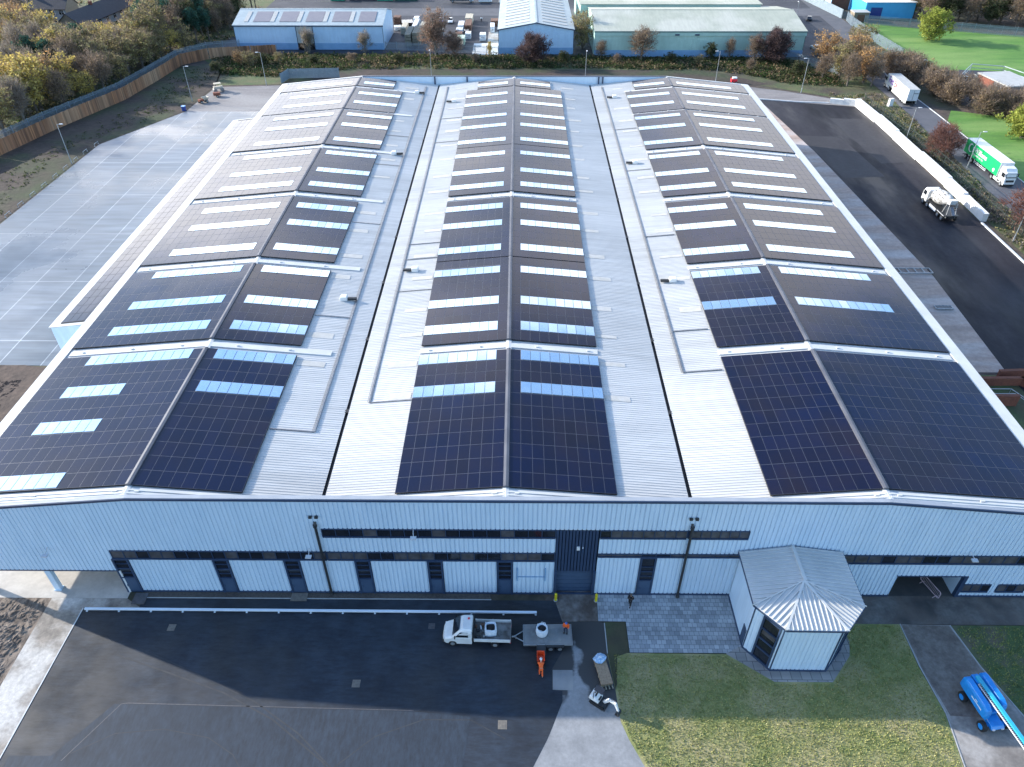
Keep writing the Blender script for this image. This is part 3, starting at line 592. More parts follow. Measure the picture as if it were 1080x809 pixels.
# ================================================================== GROUND
def N(n, t, **k):
    x = n.nodes.new(t)
    for a, b in k.items():
        if a in x.inputs: x.inputs[a].default_value = b
        else: setattr(x, a, b)
    return x
mat('soil', (.11, .08, .065), .9, var=(.045, .035, .03), vscale=.6, bump=.12, bscale=1.3, var2=(.055, .06, .03), v2scale=.06)
mat('bank_soil', (.042, .032, .026), .95, fine=(.9, .35), var=(.065, .047, .037), vscale=.25, bump=.15, bscale=.9, var2=(.040, .055, .022), v2scale=.07)
mat('soil_dark', (.055, .038, .032), .9, fine=(1.2, .3), var=(.080, .055, .044), vscale=.3, bump=.15, bscale=.9)
mat('mulch', (.25, .20, .16), .9, var=(.085, .065, .052), vscale=1.6, bump=.22, bscale=1.4, stretch=(1, .5, 1))
mat('rough_grass', (.07, .11, .035), .9, var=(.12, .115, .05), vscale=.35, bump=.15, bscale=1.5, var2=(.06, .05, .035), v2scale=.06)
mat('lawn', (.28, .285, .11), .95, var=(.18, .21, .07), vscale=.8, vdet=8, bump=.05, bscale=6, var2=(.36, .32, .16), v2scale=.22)
mat('lawn_right', (.09, .13, .045), .95, var=(.06, .095, .035), vscale=1.1, vdet=7, bump=.06, bscale=5, var2=(.16, .13, .10), v2scale=.3)
mat('field', (.10, .235, .035), .95, var=(.065, .17, .028), vscale=.25, bump=.05, bscale=2, fine=(1.5, .15), var2=(.17, .28, .07), v2scale=.05, stretch=(.4, 1.5, 1))
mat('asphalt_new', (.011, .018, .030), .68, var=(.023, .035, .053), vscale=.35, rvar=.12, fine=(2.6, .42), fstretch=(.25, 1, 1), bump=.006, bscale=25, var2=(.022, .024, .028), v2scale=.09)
mat('asphalt_side', (.007, .007, .010), .65, spec=.3, var=(.024, .023, .030), vscale=.2, rvar=.2, fine=(1.2, .25), bump=.006, bscale=25, var2=(.026, .025, .032), v2scale=.035, stretch=(1, .3, 1))
mat('asphalt_old', (.085, .088, .10), .8, var=(.11, .112, .125), vscale=.3, bump=.006, bscale=20)
mat('yard_tarmac', (.026, .029, .040), .75, fine=(.6, .3), var=(.045, .048, .060), vscale=.12, rvar=.1)
mat('concrete_old', (.30, .265, .225), .8, var=(.17, .15, .13), vscale=.7, fine=(2.5, .3), var2=(.50, .48, .45), v2scale=.22, bump=.01, bscale=8, rvar=.15)
mat('concrete_path', (.27, .275, .28), .6, var=(.20, .205, .21), vscale=.5, var2=(.34, .335, .32), v2scale=.2, rvar=.2, bump=.008, bscale=8)
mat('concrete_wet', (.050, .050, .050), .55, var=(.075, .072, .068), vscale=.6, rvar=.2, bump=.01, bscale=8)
mat('dirt_strip', (.14, .115, .098), .85, fine=(2, .3), var=(.06, .056, .054), vscale=.5, var2=(.14, .13, .12), v2scale=.3, bump=.02, bscale=5)
mat('gravel_brown', (.10, .085, .07), .9, var=(.06, .05, .045), vscale=6, bump=.02, bscale=12)
mat('concrete_right', (.45, .33, .265), .8, fine=(1.5, .2), var=(.31, .235, .20), vscale=.35, var2=(.46, .40, .37), v2scale=.10, stretch=(.3, 1.6, 1), rvar=.18)
mat('concrete_back', (.26, .24, .23), .8, fine=(1.5, .15), var=(.18, .165, .16), vscale=.25, var2=(.30, .28, .265), v2scale=.06, stretch=(.4, 1.5, 1), rvar=.12)
mat('cover_tan', (.20, .18, .15), .7, var=(.14, .125, .11), vscale=4)
mat('cover_grey', (.10, .10, .11), .6, var=(.07, .07, .075), vscale=4)
def slab_mat(name, c1, c2, mort, bw, bh, ms, off, rough, rv, scale=1., rot=0., loc=(0, 0, 0), streak=None, wet=None):
    m = bpy.data.materials.new(name); m.use_nodes = True; n = m.node_tree; b = n.nodes['Principled BSDF']; l = n.links.new
    tc = N(n, 'ShaderNodeTexCoord'); mp = N(n, 'ShaderNodeMapping'); mp.inputs['Location'].default_value = loc; mp.inputs['Rotation'].default_value = (0, 0, rot); l(tc.outputs['Object'], mp.inputs[0])
    br = N(n, 'ShaderNodeTexBrick'); br.offset = off; br.inputs['Scale'].default_value = scale; br.inputs['Brick Width'].default_value = bw; br.inputs['Row Height'].default_value = bh; br.inputs['Mortar Size'].default_value = ms; br.inputs['Mortar Smooth'].default_value = .1
    br.inputs['Color1'].default_value = (*c1, 1); br.inputs['Color2'].default_value = (*c2, 1); br.inputs['Mortar'].default_value = (*mort, 1); l(mp.outputs[0], br.inputs[0])
    mp2 = N(n, 'ShaderNodeMapping'); mp2.inputs['Scale'].default_value = (.10, .9, 1); l(tc.outputs['Object'], mp2.inputs[0])
    nz = N(n, 'ShaderNodeTexNoise'); nz.inputs['Scale'].default_value = 1.; nz.inputs['Detail'].default_value = 6; l(mp2.outputs[0], nz.inputs[0])
    nz2 = N(n, 'ShaderNodeTexNoise'); nz2.inputs['Scale'].default_value = .05; nz2.inputs['Detail'].default_value = 6; nz2.inputs['Roughness'].default_value = .6; l(tc.outputs['Object'], nz2.inputs[0])
    r = N(n, 'ShaderNodeMapRange'); r.inputs['From Min'].default_value = .3; r.inputs['From Max'].default_value = .7; r.inputs['To Min'].default_value = .75; r.inputs['To Max'].default_value = 1.22; l(nz.outputs[0], r.inputs[0])
    h = N(n, 'ShaderNodeHueSaturation'); l(br.outputs[0], h.inputs['Color']); l(r.outputs[0], h.inputs['Value'])
    if wet:
        wr = N(n, 'ShaderNodeMapRange'); wr.inputs['From Min'].default_value = .40; wr.inputs['From Max'].default_value = .66; l(nz2.outputs[0], wr.inputs[0])
        wm = N(n, 'ShaderNodeMix'); wm.data_type = 'RGBA'; l(wr.outputs[0], wm.inputs['Factor']); l(h.outputs[0], wm.inputs['A']); h2 = N(n, 'ShaderNodeHueSaturation'); h2.inputs['Value'].default_value = wet; l(h.outputs[0], h2.inputs['Color']); l(h2.outputs[0], wm.inputs['B']); l(wm.outputs['Result'], b.inputs['Base Color'])
    else: l(h.outputs[0], b.inputs['Base Color'])
    rr = N(n, 'ShaderNodeMapRange'); rr.inputs['From Min'].default_value = .4; rr.inputs['From Max'].default_value = .62; rr.inputs['To Min'].default_value = rough + rv; rr.inputs['To Max'].default_value = rough - rv; l(nz2.outputs[0], rr.inputs[0]); l(rr.outputs[0], b.inputs['Roughness'])
    M[name] = m
# brick texture: rows along Y, so slabs 6 m across and 16.9 m long come from rotating the pattern by 90 degrees
slab_mat('yard_slabs', (.13, .16, .19), (.19, .22, .255), (.40, .43, .46), 16.9, 6.05, .08, 0, .34, .14, wet=.45, rot=pi / 2, loc=(-76.3 + 1.3, 71.8, 0))
slab_mat('paving', (.24, .26, .28), (.42, .44, .46), (.12, .13, .15), .46, .46, .018, .5, .6, .12)
slab_mat('paving_edge', (.22, .22, .22), (.30, .29, .28), (.10, .10, .10), .9, .9, .03, .5, .7, .1)

sheet('ground', [(-1500, -700), (1500, -700), (1500, 2200), (-1500, 2200)], -.03, 'soil')
Z1 = .0
sheet('left_yard', [(-52, 36.5), (-60, 37.2), (-72, 37.4), (-77, 35), (-82, 28), (-86, 20), (-96.2, 20), (-95.4, 97), (-95.2, 121.3), (-83.4, 144.3), (-52, 144.3)], .004, 'yard_slabs')
sheet('rear_left_yard', [(-83.4, 144.3), (-82.3, 164.5), (-66, 166), (-52, 166), (-40, 140), (-40, 127), (-52, 127), (-52, 144.3)], 0.0, 'concrete_back')
sheet('side_path', [(-52, -1), (-52, 36.5), (-60, 37.2), (-63.6, 36.8), (-64.6, 25), (-66, 8), (-66, -1)], .006, 'concrete_old')
mat('concrete_pale', (.52, .49, .45), .75, fine=(1.5, .12), var=(.42, .39, .355), vscale=.4)
sheet('corner_apron', [(-66, -.85), (-41.5, -.85), (-37.6, -.85), (-37.6, 12.2), (-52, 12.2), (-66, 12.2)], .01, 'concrete_pale')
sheet('left_roadway', [(-45.1, -30), (-45.1, -.86), (-37.6, -.86), (-35.8, -1.95), (-41.3, -1.95), (-41.6, -17), (-42, -30)], .008, 'concrete_old')
sheet('mulch_bed', [(-90, -30), (-45.1, -30), (-45.1, -.87), (-66, -.87), (-90, -.87)], .005, 'mulch')
mb = MB(); rn = random.Random(5)
for k in range(60): pass
sheet('soil_bed', [(-66.1, -.8), (-64.8, 25), (-63.7, 36.6), (-68, 37.4), (-72, 37.3), (-77, 35), (-82, 28), (-86, 20), (-96, 20), (-140, 20), (-140, -.8)], .012, 'soil_dark')
sheet('forecourt', [(-41.5, -1.95), (-36, -1.95), (-36, -.8), (3.75, -.8), (4.7, -.8), (5.35, -3.3), (5.4, -5.9), (4.15, -8.1), (4.1, -10.1), (5.0, -10.2), (4.95, -11.2), (3.95, -13.6), (3.5, -14.6), (2.2, -17), (0, -24), (-2, -40), (-43, -40), (-42, -24), (-41.65, -16)], .016, 'asphalt_new')
# lighter old patch at the foot of the forecourt, a few tyre tracks
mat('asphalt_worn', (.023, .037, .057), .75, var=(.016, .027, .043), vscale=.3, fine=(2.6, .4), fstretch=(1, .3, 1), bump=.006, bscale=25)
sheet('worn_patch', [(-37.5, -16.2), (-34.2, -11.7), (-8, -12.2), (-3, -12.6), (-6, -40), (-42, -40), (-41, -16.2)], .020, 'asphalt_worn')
mat('track_mark', (.042, .047, .055), .75, var=(.026, .030, .037), vscale=1.1)
def ribbon(name, pts, wd, z, m):
    mb = MB(); n = len(pts)
    L_ = []; 
    for i in range(n):
        a = Vector(pts[max(0, i - 1)]); b = Vector(pts[min(n - 1, i + 1)]); d = (b - a).normalized(); nn = Vector((-d.y, d.x)); p = Vector(pts[i]); L_.append((p + nn * wd / 2, p - nn * wd / 2))
    for (a, b), (c, d) in zip(L_[:-1], L_[1:]): mb.face([(b.x, b.y, z), (d.x, d.y, z), (c.x, c.y, z), (a.x, a.y, z)])
    return tag(mb.build(name, m), kind='structure')
ribbon('tyre_track', [(-36, -7), (-31, -8.6), (-25, -10.6), (-20, -13), (-15, -16.5), (-11, -21)], .14, .024, 'track_mark')
ribbon('tyre_track', [(-34, -6.4), (-28, -8.8), (-22, -11.4), (-17.5, -14.2), (-13, -18), (-10, -22)], .12, .024, 'track_mark')
ribbon('tyre_track', [(-36, -16), (-33, -14.3), (-29, -13.9), (-25, -14.6), (-22.5, -16), (-20, -19)], .08, .024, 'track_mark')
ribbon('tyre_track', [(-14, -17), (-11, -14.4), (-7, -12.9), (-3, -12.9), (0, -14.5)], .1, .024, 'track_mark')
ribbon('surface_joint', [(-36.5, -16.6), (-33.6, -11.7), (-33, -11.62), (-8, -12.1)], .07, .024, 'cover_grey')
# concrete at the loading bay and the path
mat('bay_mud', (.24, .225, .21), .65, fine=(3, .25), var=(.13, .11, .095), vscale=.9, vdet=7, var2=(.09, .07, .058), v2scale=.35, rvar=.2)
sheet('bay_slab', [(3.7, -.75), (4.55, .45), (8.5, .45), (8.85, -.05), (8.7, -3.1), (5.3, -3.2), (4.7, -.85)], .022, 'bay_mud')
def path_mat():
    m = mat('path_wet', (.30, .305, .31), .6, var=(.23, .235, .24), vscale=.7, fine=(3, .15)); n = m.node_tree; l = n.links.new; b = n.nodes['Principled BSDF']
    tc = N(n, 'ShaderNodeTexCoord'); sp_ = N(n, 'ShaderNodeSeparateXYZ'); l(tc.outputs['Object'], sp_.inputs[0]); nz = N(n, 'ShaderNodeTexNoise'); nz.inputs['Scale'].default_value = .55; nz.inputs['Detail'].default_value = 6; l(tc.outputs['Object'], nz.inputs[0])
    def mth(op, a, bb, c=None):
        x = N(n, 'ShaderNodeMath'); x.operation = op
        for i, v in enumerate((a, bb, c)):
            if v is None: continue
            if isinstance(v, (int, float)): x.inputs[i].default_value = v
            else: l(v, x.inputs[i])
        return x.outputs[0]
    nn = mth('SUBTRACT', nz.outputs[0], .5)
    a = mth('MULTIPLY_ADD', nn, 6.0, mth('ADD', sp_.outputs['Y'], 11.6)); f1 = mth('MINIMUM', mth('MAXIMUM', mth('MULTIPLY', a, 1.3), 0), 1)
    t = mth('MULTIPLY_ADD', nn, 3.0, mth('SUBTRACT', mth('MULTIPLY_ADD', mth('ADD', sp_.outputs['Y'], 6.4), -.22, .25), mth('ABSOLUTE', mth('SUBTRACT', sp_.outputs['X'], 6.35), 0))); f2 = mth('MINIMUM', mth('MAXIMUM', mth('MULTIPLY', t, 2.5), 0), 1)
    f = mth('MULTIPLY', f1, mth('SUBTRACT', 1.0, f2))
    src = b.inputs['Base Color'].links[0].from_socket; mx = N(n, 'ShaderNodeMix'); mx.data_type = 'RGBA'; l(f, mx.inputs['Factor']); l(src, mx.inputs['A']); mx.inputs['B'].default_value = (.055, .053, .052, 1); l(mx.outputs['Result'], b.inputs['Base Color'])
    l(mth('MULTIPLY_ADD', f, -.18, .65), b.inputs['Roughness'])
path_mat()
sheet('front_path', [(5.35, -3.2), (8.8, -3.12), (9.35, -3.35), (9.3, -6.5), (9.7, -10.2), (9.85, -12.9), (10.4, -14.5), (12.5, -19), (16, -30), (0, -30), (2.2, -17), (3.5, -14.6), (3.95, -13.6), (4.95, -11.2), (5.0, -10.2), (4.1, -10.1), (4.15, -8.1), (5.4, -5.9)], .010, 'path_wet')
mb = MB()
wet = [(5.4, -3.25), (8.8, -3.16), (9.3, -3.4), (9.25, -6.5), (9.6, -10.2), (9.75, -12.8), (9.5, -13.6), (8.9, -12.4), (8.2, -12.9), (7.9, -11.8), (7.2, -12.2), (6.8, -10.6), (6.75, -8.2), (6.3, -6.6), (5.9, -6.4), (5.6, -8.0), (4.9, -7.9), (5.0, -6.7), (5.45, -5.9)]
sheet('rough_grass_patch', [(9.35, -3.2), (11.3, -3.2), (11.3, -6.4), (10.2, -6.8), (9.9, -9.5), (9.72, -10.1), (9.34, -6.5)], .012, 'rough_grass')  # dark bed of soil and rough grass between path and terrace
sheet('kerb_slab', [(4.2, -8.2), (6.0, -8.2), (5.95, -10.15), (4.15, -10.1)], .022, 'concrete_path')
sheet('paved_terrace', [(8.85, -.0), (21.9, -.0), (21.9, -5.6), (20.4, -6.4), (11.4, -6.4), (11.4, -3.12), (8.75, -3.1)], .026, 'paving')
sheet('porch_paving', [(20.3, -6.5), (20.4, -5.4), (21.9, -5.6), (23.8, -8.0), (28.9, -8.05), (31.0, -5.8), (31.1, -3.2), (32.0, -3.4), (32.1, -5.2), (31.6, -6.6), (29.2, -9.2), (24, -9.2)], .022, 'paving_edge')
sheet('lawn', [(9.3, -6.45), (20.3, -6.5), (31, -7), (32, -3.2), (37.55, -3.2), (37.5, -7.5), (37.95, -12), (37.4, -16.7), (36, -30), (16, -30), (12.5, -19), (10.4, -14.5), (9.85, -12.9), (9.7, -10.2)], .008, 'lawn')
sheet('side_strip', [(31.0, .0), (80, .0), (80, -3.25), (31.0, -3.2)], .012, 'dirt_strip')
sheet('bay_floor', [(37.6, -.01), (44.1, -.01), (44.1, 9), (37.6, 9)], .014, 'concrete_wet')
mat('concrete_worn', (.25, .225, .20), .75, fine=(2, .22), var=(.17, .152, .138), vscale=.6, var2=(.34, .315, .29), v2scale=.25, rvar=.15)
sheet('access_road', [(37.7, -3.22), (42.25, -3.3), (43.1, -7.6), (44.8, -13), (48, -30), (36, -30), (37.55, -16.7), (38.1, -12), (37.65, -7.5)], .010, 'concrete_worn')
mat('road_shaded', (.125, .10, .085), .6, fine=(2, .3), var=(.18, .155, .135), vscale=.5, rvar=.2)  # darker brown copy of the road concrete, with shade put into its colour
sheet('shaded_stretch', [(37.75, -3.3), (42.2, -3.35), (43, -7.6), (43.6, -9.5), (41.5, -12.4), (38.3, -12.2), (37.75, -7.5)], .014, 'road_shaded')  # painted shade: darker road sheet where the warehouse shadow falls
sheet('right_lawn', [(42.35, -3.3), (80, -3.3), (80, -30), (48.1, -30), (44.9, -13), (43.2, -7.6)], .008, 'lawn_right')
for nm, pts in (('lawn_kerb', [(37.6, -3.2), (37.6, -7.5), (38.02, -12), (37.5, -16.7), (36, -30)]), ('lawn_kerb', [(42.3, -3.3), (43.15, -7.6), (44.85, -13), (48.05, -30)]), ('path_kerb', [(9.32, -3.3), (9.32, -6.5)]), ('roadway_kerb', [(-41.45, -2), (-41.62, -16), (-42, -30)])):
    mb = MB(); wdt = .09
    for a, b in zip(pts[:-1], pts[1:]):
        a, b = Vector(a), Vector(b); c = (a + b) / 2; d = b - a; mb.obox((c.x, c.y, .025), (d.length + .02, wdt, .05), atan2(d.y, d.x))
    tag(mb.build(nm, 'white_kerb' if 'roadway' in nm else 'concrete_kerb'), kind='structure')
# gravel margin and slabs along the wall
sheet('wall_margin', [(-36.0, -.07), (-1.63, -.07), (-1.63, -.72), (-36.0, -.72)], .05, 'gravel_brown', thick=.08)
mb = MB(); mb.box(-36.0, -1.6, -.80, -.72, -.02, .08); tag(mb.build('margin_kerb', 'concrete_kerb'), kind='structure')
for i, (x, y, sx, sy, m) in enumerate([(-36.3, -.9, 1.3, 1.3, 'cover_grey'), (-20.6, -.6, 1.6, .9, 'cover_tan')]): 
    mb = MB(); mb.box(x - sx / 2, x + sx / 2, y - sy / 2, y + sy / 2, 0, .12); tag(mb.build('door_step', m), kind='structure')
def cover(x, y, s, m, lab):
    t = thing('drain_cover', lab, 'drain cover', (x, y, .016)); mb = MB(); mb.box(-s / 2, s / 2, -s / 2, s / 2, 0, .015); mb.build('surround', m, t)
    mb = MB()
    for k in range(2): mb.box(-s * .34 + k * s * .35, -s * .34 + k * s * .35 + s * .33, -s * .33, s * .33, .015, .027)
    mb.build('lid', 'cover_tan' if m == 'cover_tan' else 'cover_grey', t)
cover(-7.2, -3.75, .62, 'cover_grey', 'small grey drain cover in the asphalt in front of the flatbed truck')
cover(-13.4, -9.65, .72, 'cover_tan', 'square drain cover in the middle of the dark shaded forecourt')
cover(-.26, -13.3, .78, 'cover_tan', 'tan square drain cover at the edge of the shadow near the curved concrete path')
cover(-32.0, -4.1, .7, 'cover_tan', 'square drain cover nearest the left end of the white barrier rail')
# right-hand side
sheet('right_concrete', [(52, -.0), (52, 166), (60, 164), (62, 162.4), (63.9, 154.2), (67.2, 118), (69.6, 63), (68.2, 36.6), (56, 36.6), (56, 0)], .004, 'concrete_right')
sheet('rear_right_slab', [(52, 155), (52, 170), (62, 166), (73, 161.5), (82, 156), (87, 152), (88, 148.5), (63.9, 154.2)], .008, 'concrete_back')
sheet('right_asphalt', [(63.9, 154.3), (88, 148.6), (87.6, 120), (86.9, 82), (86.9, 60), (86, 36), (85, 10), (69, 10), (68.2, 36.4), (69.6, 63), (67.2, 118)], .012, 'asphalt_side')
mat('asphalt_patch', (.040, .038, .042), .75, fine=(1, .3), var=(.022, .021, .026), vscale=.2, stretch=(1, .3, 1))
sheet('asphalt_patch', [(66.5, 128), (76, 127), (77.5, 104), (68.6, 103)], .016, 'asphalt_patch'); sheet('asphalt_patch', [(77.5, 140), (86.5, 139), (86.3, 112), (79.5, 111)], .016, 'asphalt_patch')
sheet('verge', [(52.2, 36), (69, 36), (70, 10), (90, -3), (52.2, -3)], .006, 'rough_grass')
sheet('road', [(97, 20), (95.5, 97), (98.7, 143), (99, 172), (103, 200), (109, 226), (112, 290), (118, 290), (116.5, 236), (110, 205), (105.6, 175), (105.5, 143), (104.6, 97), (106, 20)], .004, 'asphalt_old')
mb = MB()
pts = [(106, 20), (104.7, 97), (105.6, 143), (105.7, 175), (110, 204)]
for a, b in zip(pts[:-1], pts[1:]):
    a, b = Vector(a), Vector(b); c = (a + b) / 2; d = b - a; mb.obox((c.x, c.y, .05), (d.length, .18, .14), atan2(d.y, d.x))
tag(mb.build('road_kerb', 'white_kerb'), kind='structure')
sheet('grass_bank', [(106, 60), (104.9, 97), (105.9, 138), (110.4, 146), (119, 142), (128, 132), (180, 110), (180, 60)], .008, 'field')
sheet('playing_field', [(122, 240), (116.8, 236), (116, 196), (116.5, 184), (128, 181), (140, 178), (150, 165), (260, 120), (290, 180), (169, 221), (135, 233)], .008, 'field')
sheet('roadside_bank', [(88.5, 30), (95.4, 30), (95.4, 97), (98.6, 143), (98.8, 172), (102, 200), (92, 184), (84, 195), (76, 190), (62, 190), (62, 170), (83, 157), (88.6, 150)], .004, 'rough_grass')
sheet('service_yard', [(115, 150), (122, 168), (129, 182), (142, 180), (150, 160), (136, 140)], .014, 'yard_tarmac')
# behind the warehouse
sheet('rear_soil', [(-56, 168), (62, 168), (62, 128), (-52, 128)], -.02, 'soil_dark')
sheet('rear_bank', [(-98, 196), (-86, 180), (-83, 166), (-66, 167), (-52, 174), (0, 176), (55, 176), (75, 166), (92, 160), (92, 182), (82, 194.5), (26, 196), (-8, 196.6), (-90, 199)], .006, 'rough_grass')
sheet('rear_soil', [(-60, 172), (-52, 171), (0, 171), (58, 170.5), (66, 166), (70, 168), (56, 181), (0, 182), (-52, 182)], .012, 'bank_soil')
sheet('left_bank', [(-96.5, 20), (-95.8, 97), (-95.5, 121.5), (-83.6, 144.6), (-82.8, 166), (-86, 182), (-99, 186), (-101, 168), (-104, 156), (-110, 132), (-114, 116), (-120, 90), (-128, 60), (-140, 20)], .006, 'bank_soil')
sheet('industrial_yard', [(-94, 199), (-40, 199), (26, 197), (92, 196), (103, 208), (109, 228), (112, 290), (112, 330), (-96, 330)], .008, 'yard_tarmac')
sheet('back_road', [(-96, 250), (112, 250), (112, 262), (-96, 262)], .012, 'asphalt_old')
sheet('pale_slab', [(-13.6, 197.6), (-5.7, 197.6), (-5.7, 211), (-13.6, 211)], .014, 'concrete_block')
sheet('pale_slab', [(-9.3, 211), (-5.7, 211), (-5.7, 226), (-9.3, 226)], .014, 'concrete_old')
sheet('woodland_floor', [(-100, 186), (-98, 204), (-92, 215), (-92, 300), (-320, 300), (-320, 60), (-129, 60), (-121, 90), (-115, 116), (-111, 132), (-105, 156), (-102, 168)], .0, 'rough_grass')
sheet('garden', [(-156, 236), (-140, 262), (-130, 262), (-130, 300), (-200, 300), (-200, 262), (-156, 262)], .01, 'rough_grass')
# terrain: wooded skyline far away is out of frame

# ------------------------------------------------------------------ stuff: scattered undergrowth
def scatter_leaves(name, poly, n, hmin, hmax, size, mats, label, seed, clump=6, cr_=.8):
    rn = random.Random(seed); xs = [p[0] for p in poly]; ys = [p[1] for p in poly]; mb = MB()
    def inside(x, y):
        c = False; j = len(poly) - 1
        for i in range(len(poly)):
            xi, yi = poly[i]; xj, yj = poly[j]
            if (yi > y) != (yj > y) and x < (xj - xi) * (y - yi) / (yj - yi) + xi: c = not c
            j = i
        return c
    k = 0
    while k < n:
        x, y = rn.uniform(min(xs), max(xs)), rn.uniform(min(ys), max(ys))
        if not inside(x, y): continue
        dens = noise.noise(Vector((x * .09, y * .09, seed))) * .5 + .5
        if rn.random() > dens * 1.5: k += 1; continue
        k += 1; H_ = rn.uniform(hmin, hmax) * (.4 + dens); m = rn.choice(range(len(mats))); r0 = cr_ * rn.uniform(.6, 1.3)
        for _ in range(clump):
            a = rn.uniform(0, 2 * pi); rr = r0 * sqrt(rn.random()); z = H_ * rn.random() * (1 - (rr / r0) ** 2 * .6)
            leaf(mb, (x + rr * cos(a), y + rr * sin(a), z + .05), size * rn.uniform(.6, 1.4), rn, m)
    return tag(mb.build(name, mats), label, name.replace('_', ' '), kind='stuff')
def leaf(mb, c, s, rn, m=0, asp=1.):
    d = Vector((rn.gauss(0, 1), rn.gauss(0, 1), rn.gauss(0, .8))).normalized(); u = d.orthogonal().normalized(); t = rn.uniform(0, 2 * pi)
    v = d.cross(u); a = (u * cos(t) + v * sin(t)) * s; b = (v * cos(t) - u * sin(t)) * s * asp; c = Vector(c)
    mb.face([c - a * .5 - b * .4, c + a * .5 - b * .5, c + b * .6], m)
scatter_leaves('undergrowth', [(-94, 196), (-84, 176), (-66, 174), (-48, 182), (20, 183), (58, 181), (70, 174), (76, 168), (90, 166), (91, 182), (80, 193.5), (26, 194.8), (-8, 195.5), (-90, 198)], 7600, .3, 1.5, .40, ['leaf_bramble', 'leaf_dark', 'leaf_bramble', 'leaf_dead'], 'low dark bramble and scrub on the bank behind the warehouse', 11, 9, 1.1)
scatter_leaves('scrub', [(89, 60), (95, 60), (95, 97), (98, 140), (98, 160), (92, 158), (84, 160), (83, 158), (89, 151)], 1300, .2, .9, .3, ['leaf_bramble', 'leaf_olive', 'twig_grey', 'twig_brown'], 'patchy scrub on the bank between the white wall and the road', 12, 8, .8)
scatter_leaves('woodland_undergrowth', [(-103, 190), (-98, 204), (-94, 215), (-94, 262), (-200, 280), (-200, 120), (-122, 92), (-116, 117), (-112, 133), (-106, 157), (-103, 168)], 5200, .4, 1.8, .5, ['leaf_bramble', 'leaf_olive', 'leaf_dead', 'twig_grey'], 'brambles and fallen leaves under the woodland beyond the wooden fence', 13, 7, 1.3)
scatter_leaves('weeds', [(-95.8, 84), (-100, 84), (-100, 121), (-86, 145), (-86, 180), (-99, 184), (-96, 150), (-104, 130), (-108, 100)], 420, .1, .4, .25, ['leaf_bramble', 'leaf_dark'], 'sparse weeds on the bare earth bank below the wooden fence', 14, 6, .7)
# mulch heaps: clods and chips spread over the bed
def clods(name, poly, n, smin, smax, m, label, seed):
    rn = random.Random(seed); xs = [p[0] for p in poly]; ys = [p[1] for p in poly]; mb = MB()
    for _ in range(n):
        x, y = rn.uniform(min(xs), max(xs)), rn.uniform(min(ys), max(ys)); s = rn.uniform(smin, smax); c = Vector((x, y, s * .12)); V_ = []
        aa = rn.gauss(.9, .5); ca, sa = cos(aa), sin(aa)
        for d in ((2.2, 0, -.15), (0, .7, -.15), (-2.2, 0, -.15), (0, -.7, -.15), (0, 0, .45)): k = s * rn.uniform(.5, 1); V_.append(c + Vector((d[0] * ca - d[1] * sa, d[0] * sa + d[1] * ca, d[2])) * k)
        mb.raw(V_, [(0, 1, 4), (1, 2, 4), (2, 3, 4), (3, 0, 4)], 0)
    return tag(mb.build(name, m), label, name.replace('_', ' '), kind='stuff')
clods('broken_turf', [(-62, -28), (-45.6, -28), (-45.6, -1.3), (-62, -1.3)], 5200, .06, .26, 'mulch', 'churned pale turf and soil in the bed left of the concrete roadway', 3)
clods('soil_clods', [(-84, 2), (-66.5, 2), (-66.5, 34), (-84, 34)], 2600, .08, .3, 'soil_dark', 'dark clods of dug soil beside the pale concrete yard', 4)
def grassblades(name, poly, n, h, mats, label, seed):
    rn = random.Random(seed); xs = [p[0] for p in poly]; ys = [p[1] for p in poly]; mb = MB(); k = 0
    while k < n:
        x, y = rn.uniform(min(xs), max(xs)), rn.uniform(min(ys), max(ys)); c = False; j = len(poly) - 1
        for i in range(len(poly)):
            xi, yi = poly[i]; xj, yj = poly[j]
            if (yi > y) != (yj > y) and x < (xj - xi) * (y - yi) / (yj - yi) + xi: c = not c
            j = i
        if not c: continue
        k += 1; a = rn.uniform(0, 2 * pi); d = Vector((cos(a), sin(a), 0)); hh = h * rn.uniform(.5, 1.4); o = Vector((rn.uniform(-1, 1), rn.uniform(-1, 1), 0)) * hh * .7; p = Vector((x, y, .01)); wd = rn.uniform(.02, .05)
        mb.face([p - d * wd, p + d * wd, p + o + Vector((0, 0, hh))], rn.randrange(len(mats)))
    return tag(mb.build(name, mats), label, 'grass', kind='stuff')
mat('blade_a', (.33, .33, .12), .9, island=.35, spec=.1); mat('blade_b', (.21, .25, .07), .9, island=.35, spec=.1); mat('blade_c', (.42, .38, .18), .9, island=.3, spec=.1)
LAWN = [(9.9, -6.6), (20.2, -6.7), (24, -9.4), (29.2, -9.4), (31.8, -6.7), (32.2, -3.3), (37.4, -3.3), (37.4, -7.5), (37.8, -12), (37.2, -16.7), (36.8, -19), (12.8, -19), (10.6, -14.5), (10.05, -12.9), (9.9, -10.2)]
grassblades('lawn_grass', LAWN, 42000, .11, ['blade_a', 'blade_b', 'blade_a', 'blade_c'], 'rough mown lawn with pale dry blades in front of the entrance porch', 5)
grassblades('verge_grass', [(42.8, -3.5), (56, -3.5), (56, -18), (46.5, -18), (45, -13), (43.5, -7.6)], 9000, .16, ['blade_b', 'blade_a'], 'dark green rough grass to the right of the concrete access road', 6)
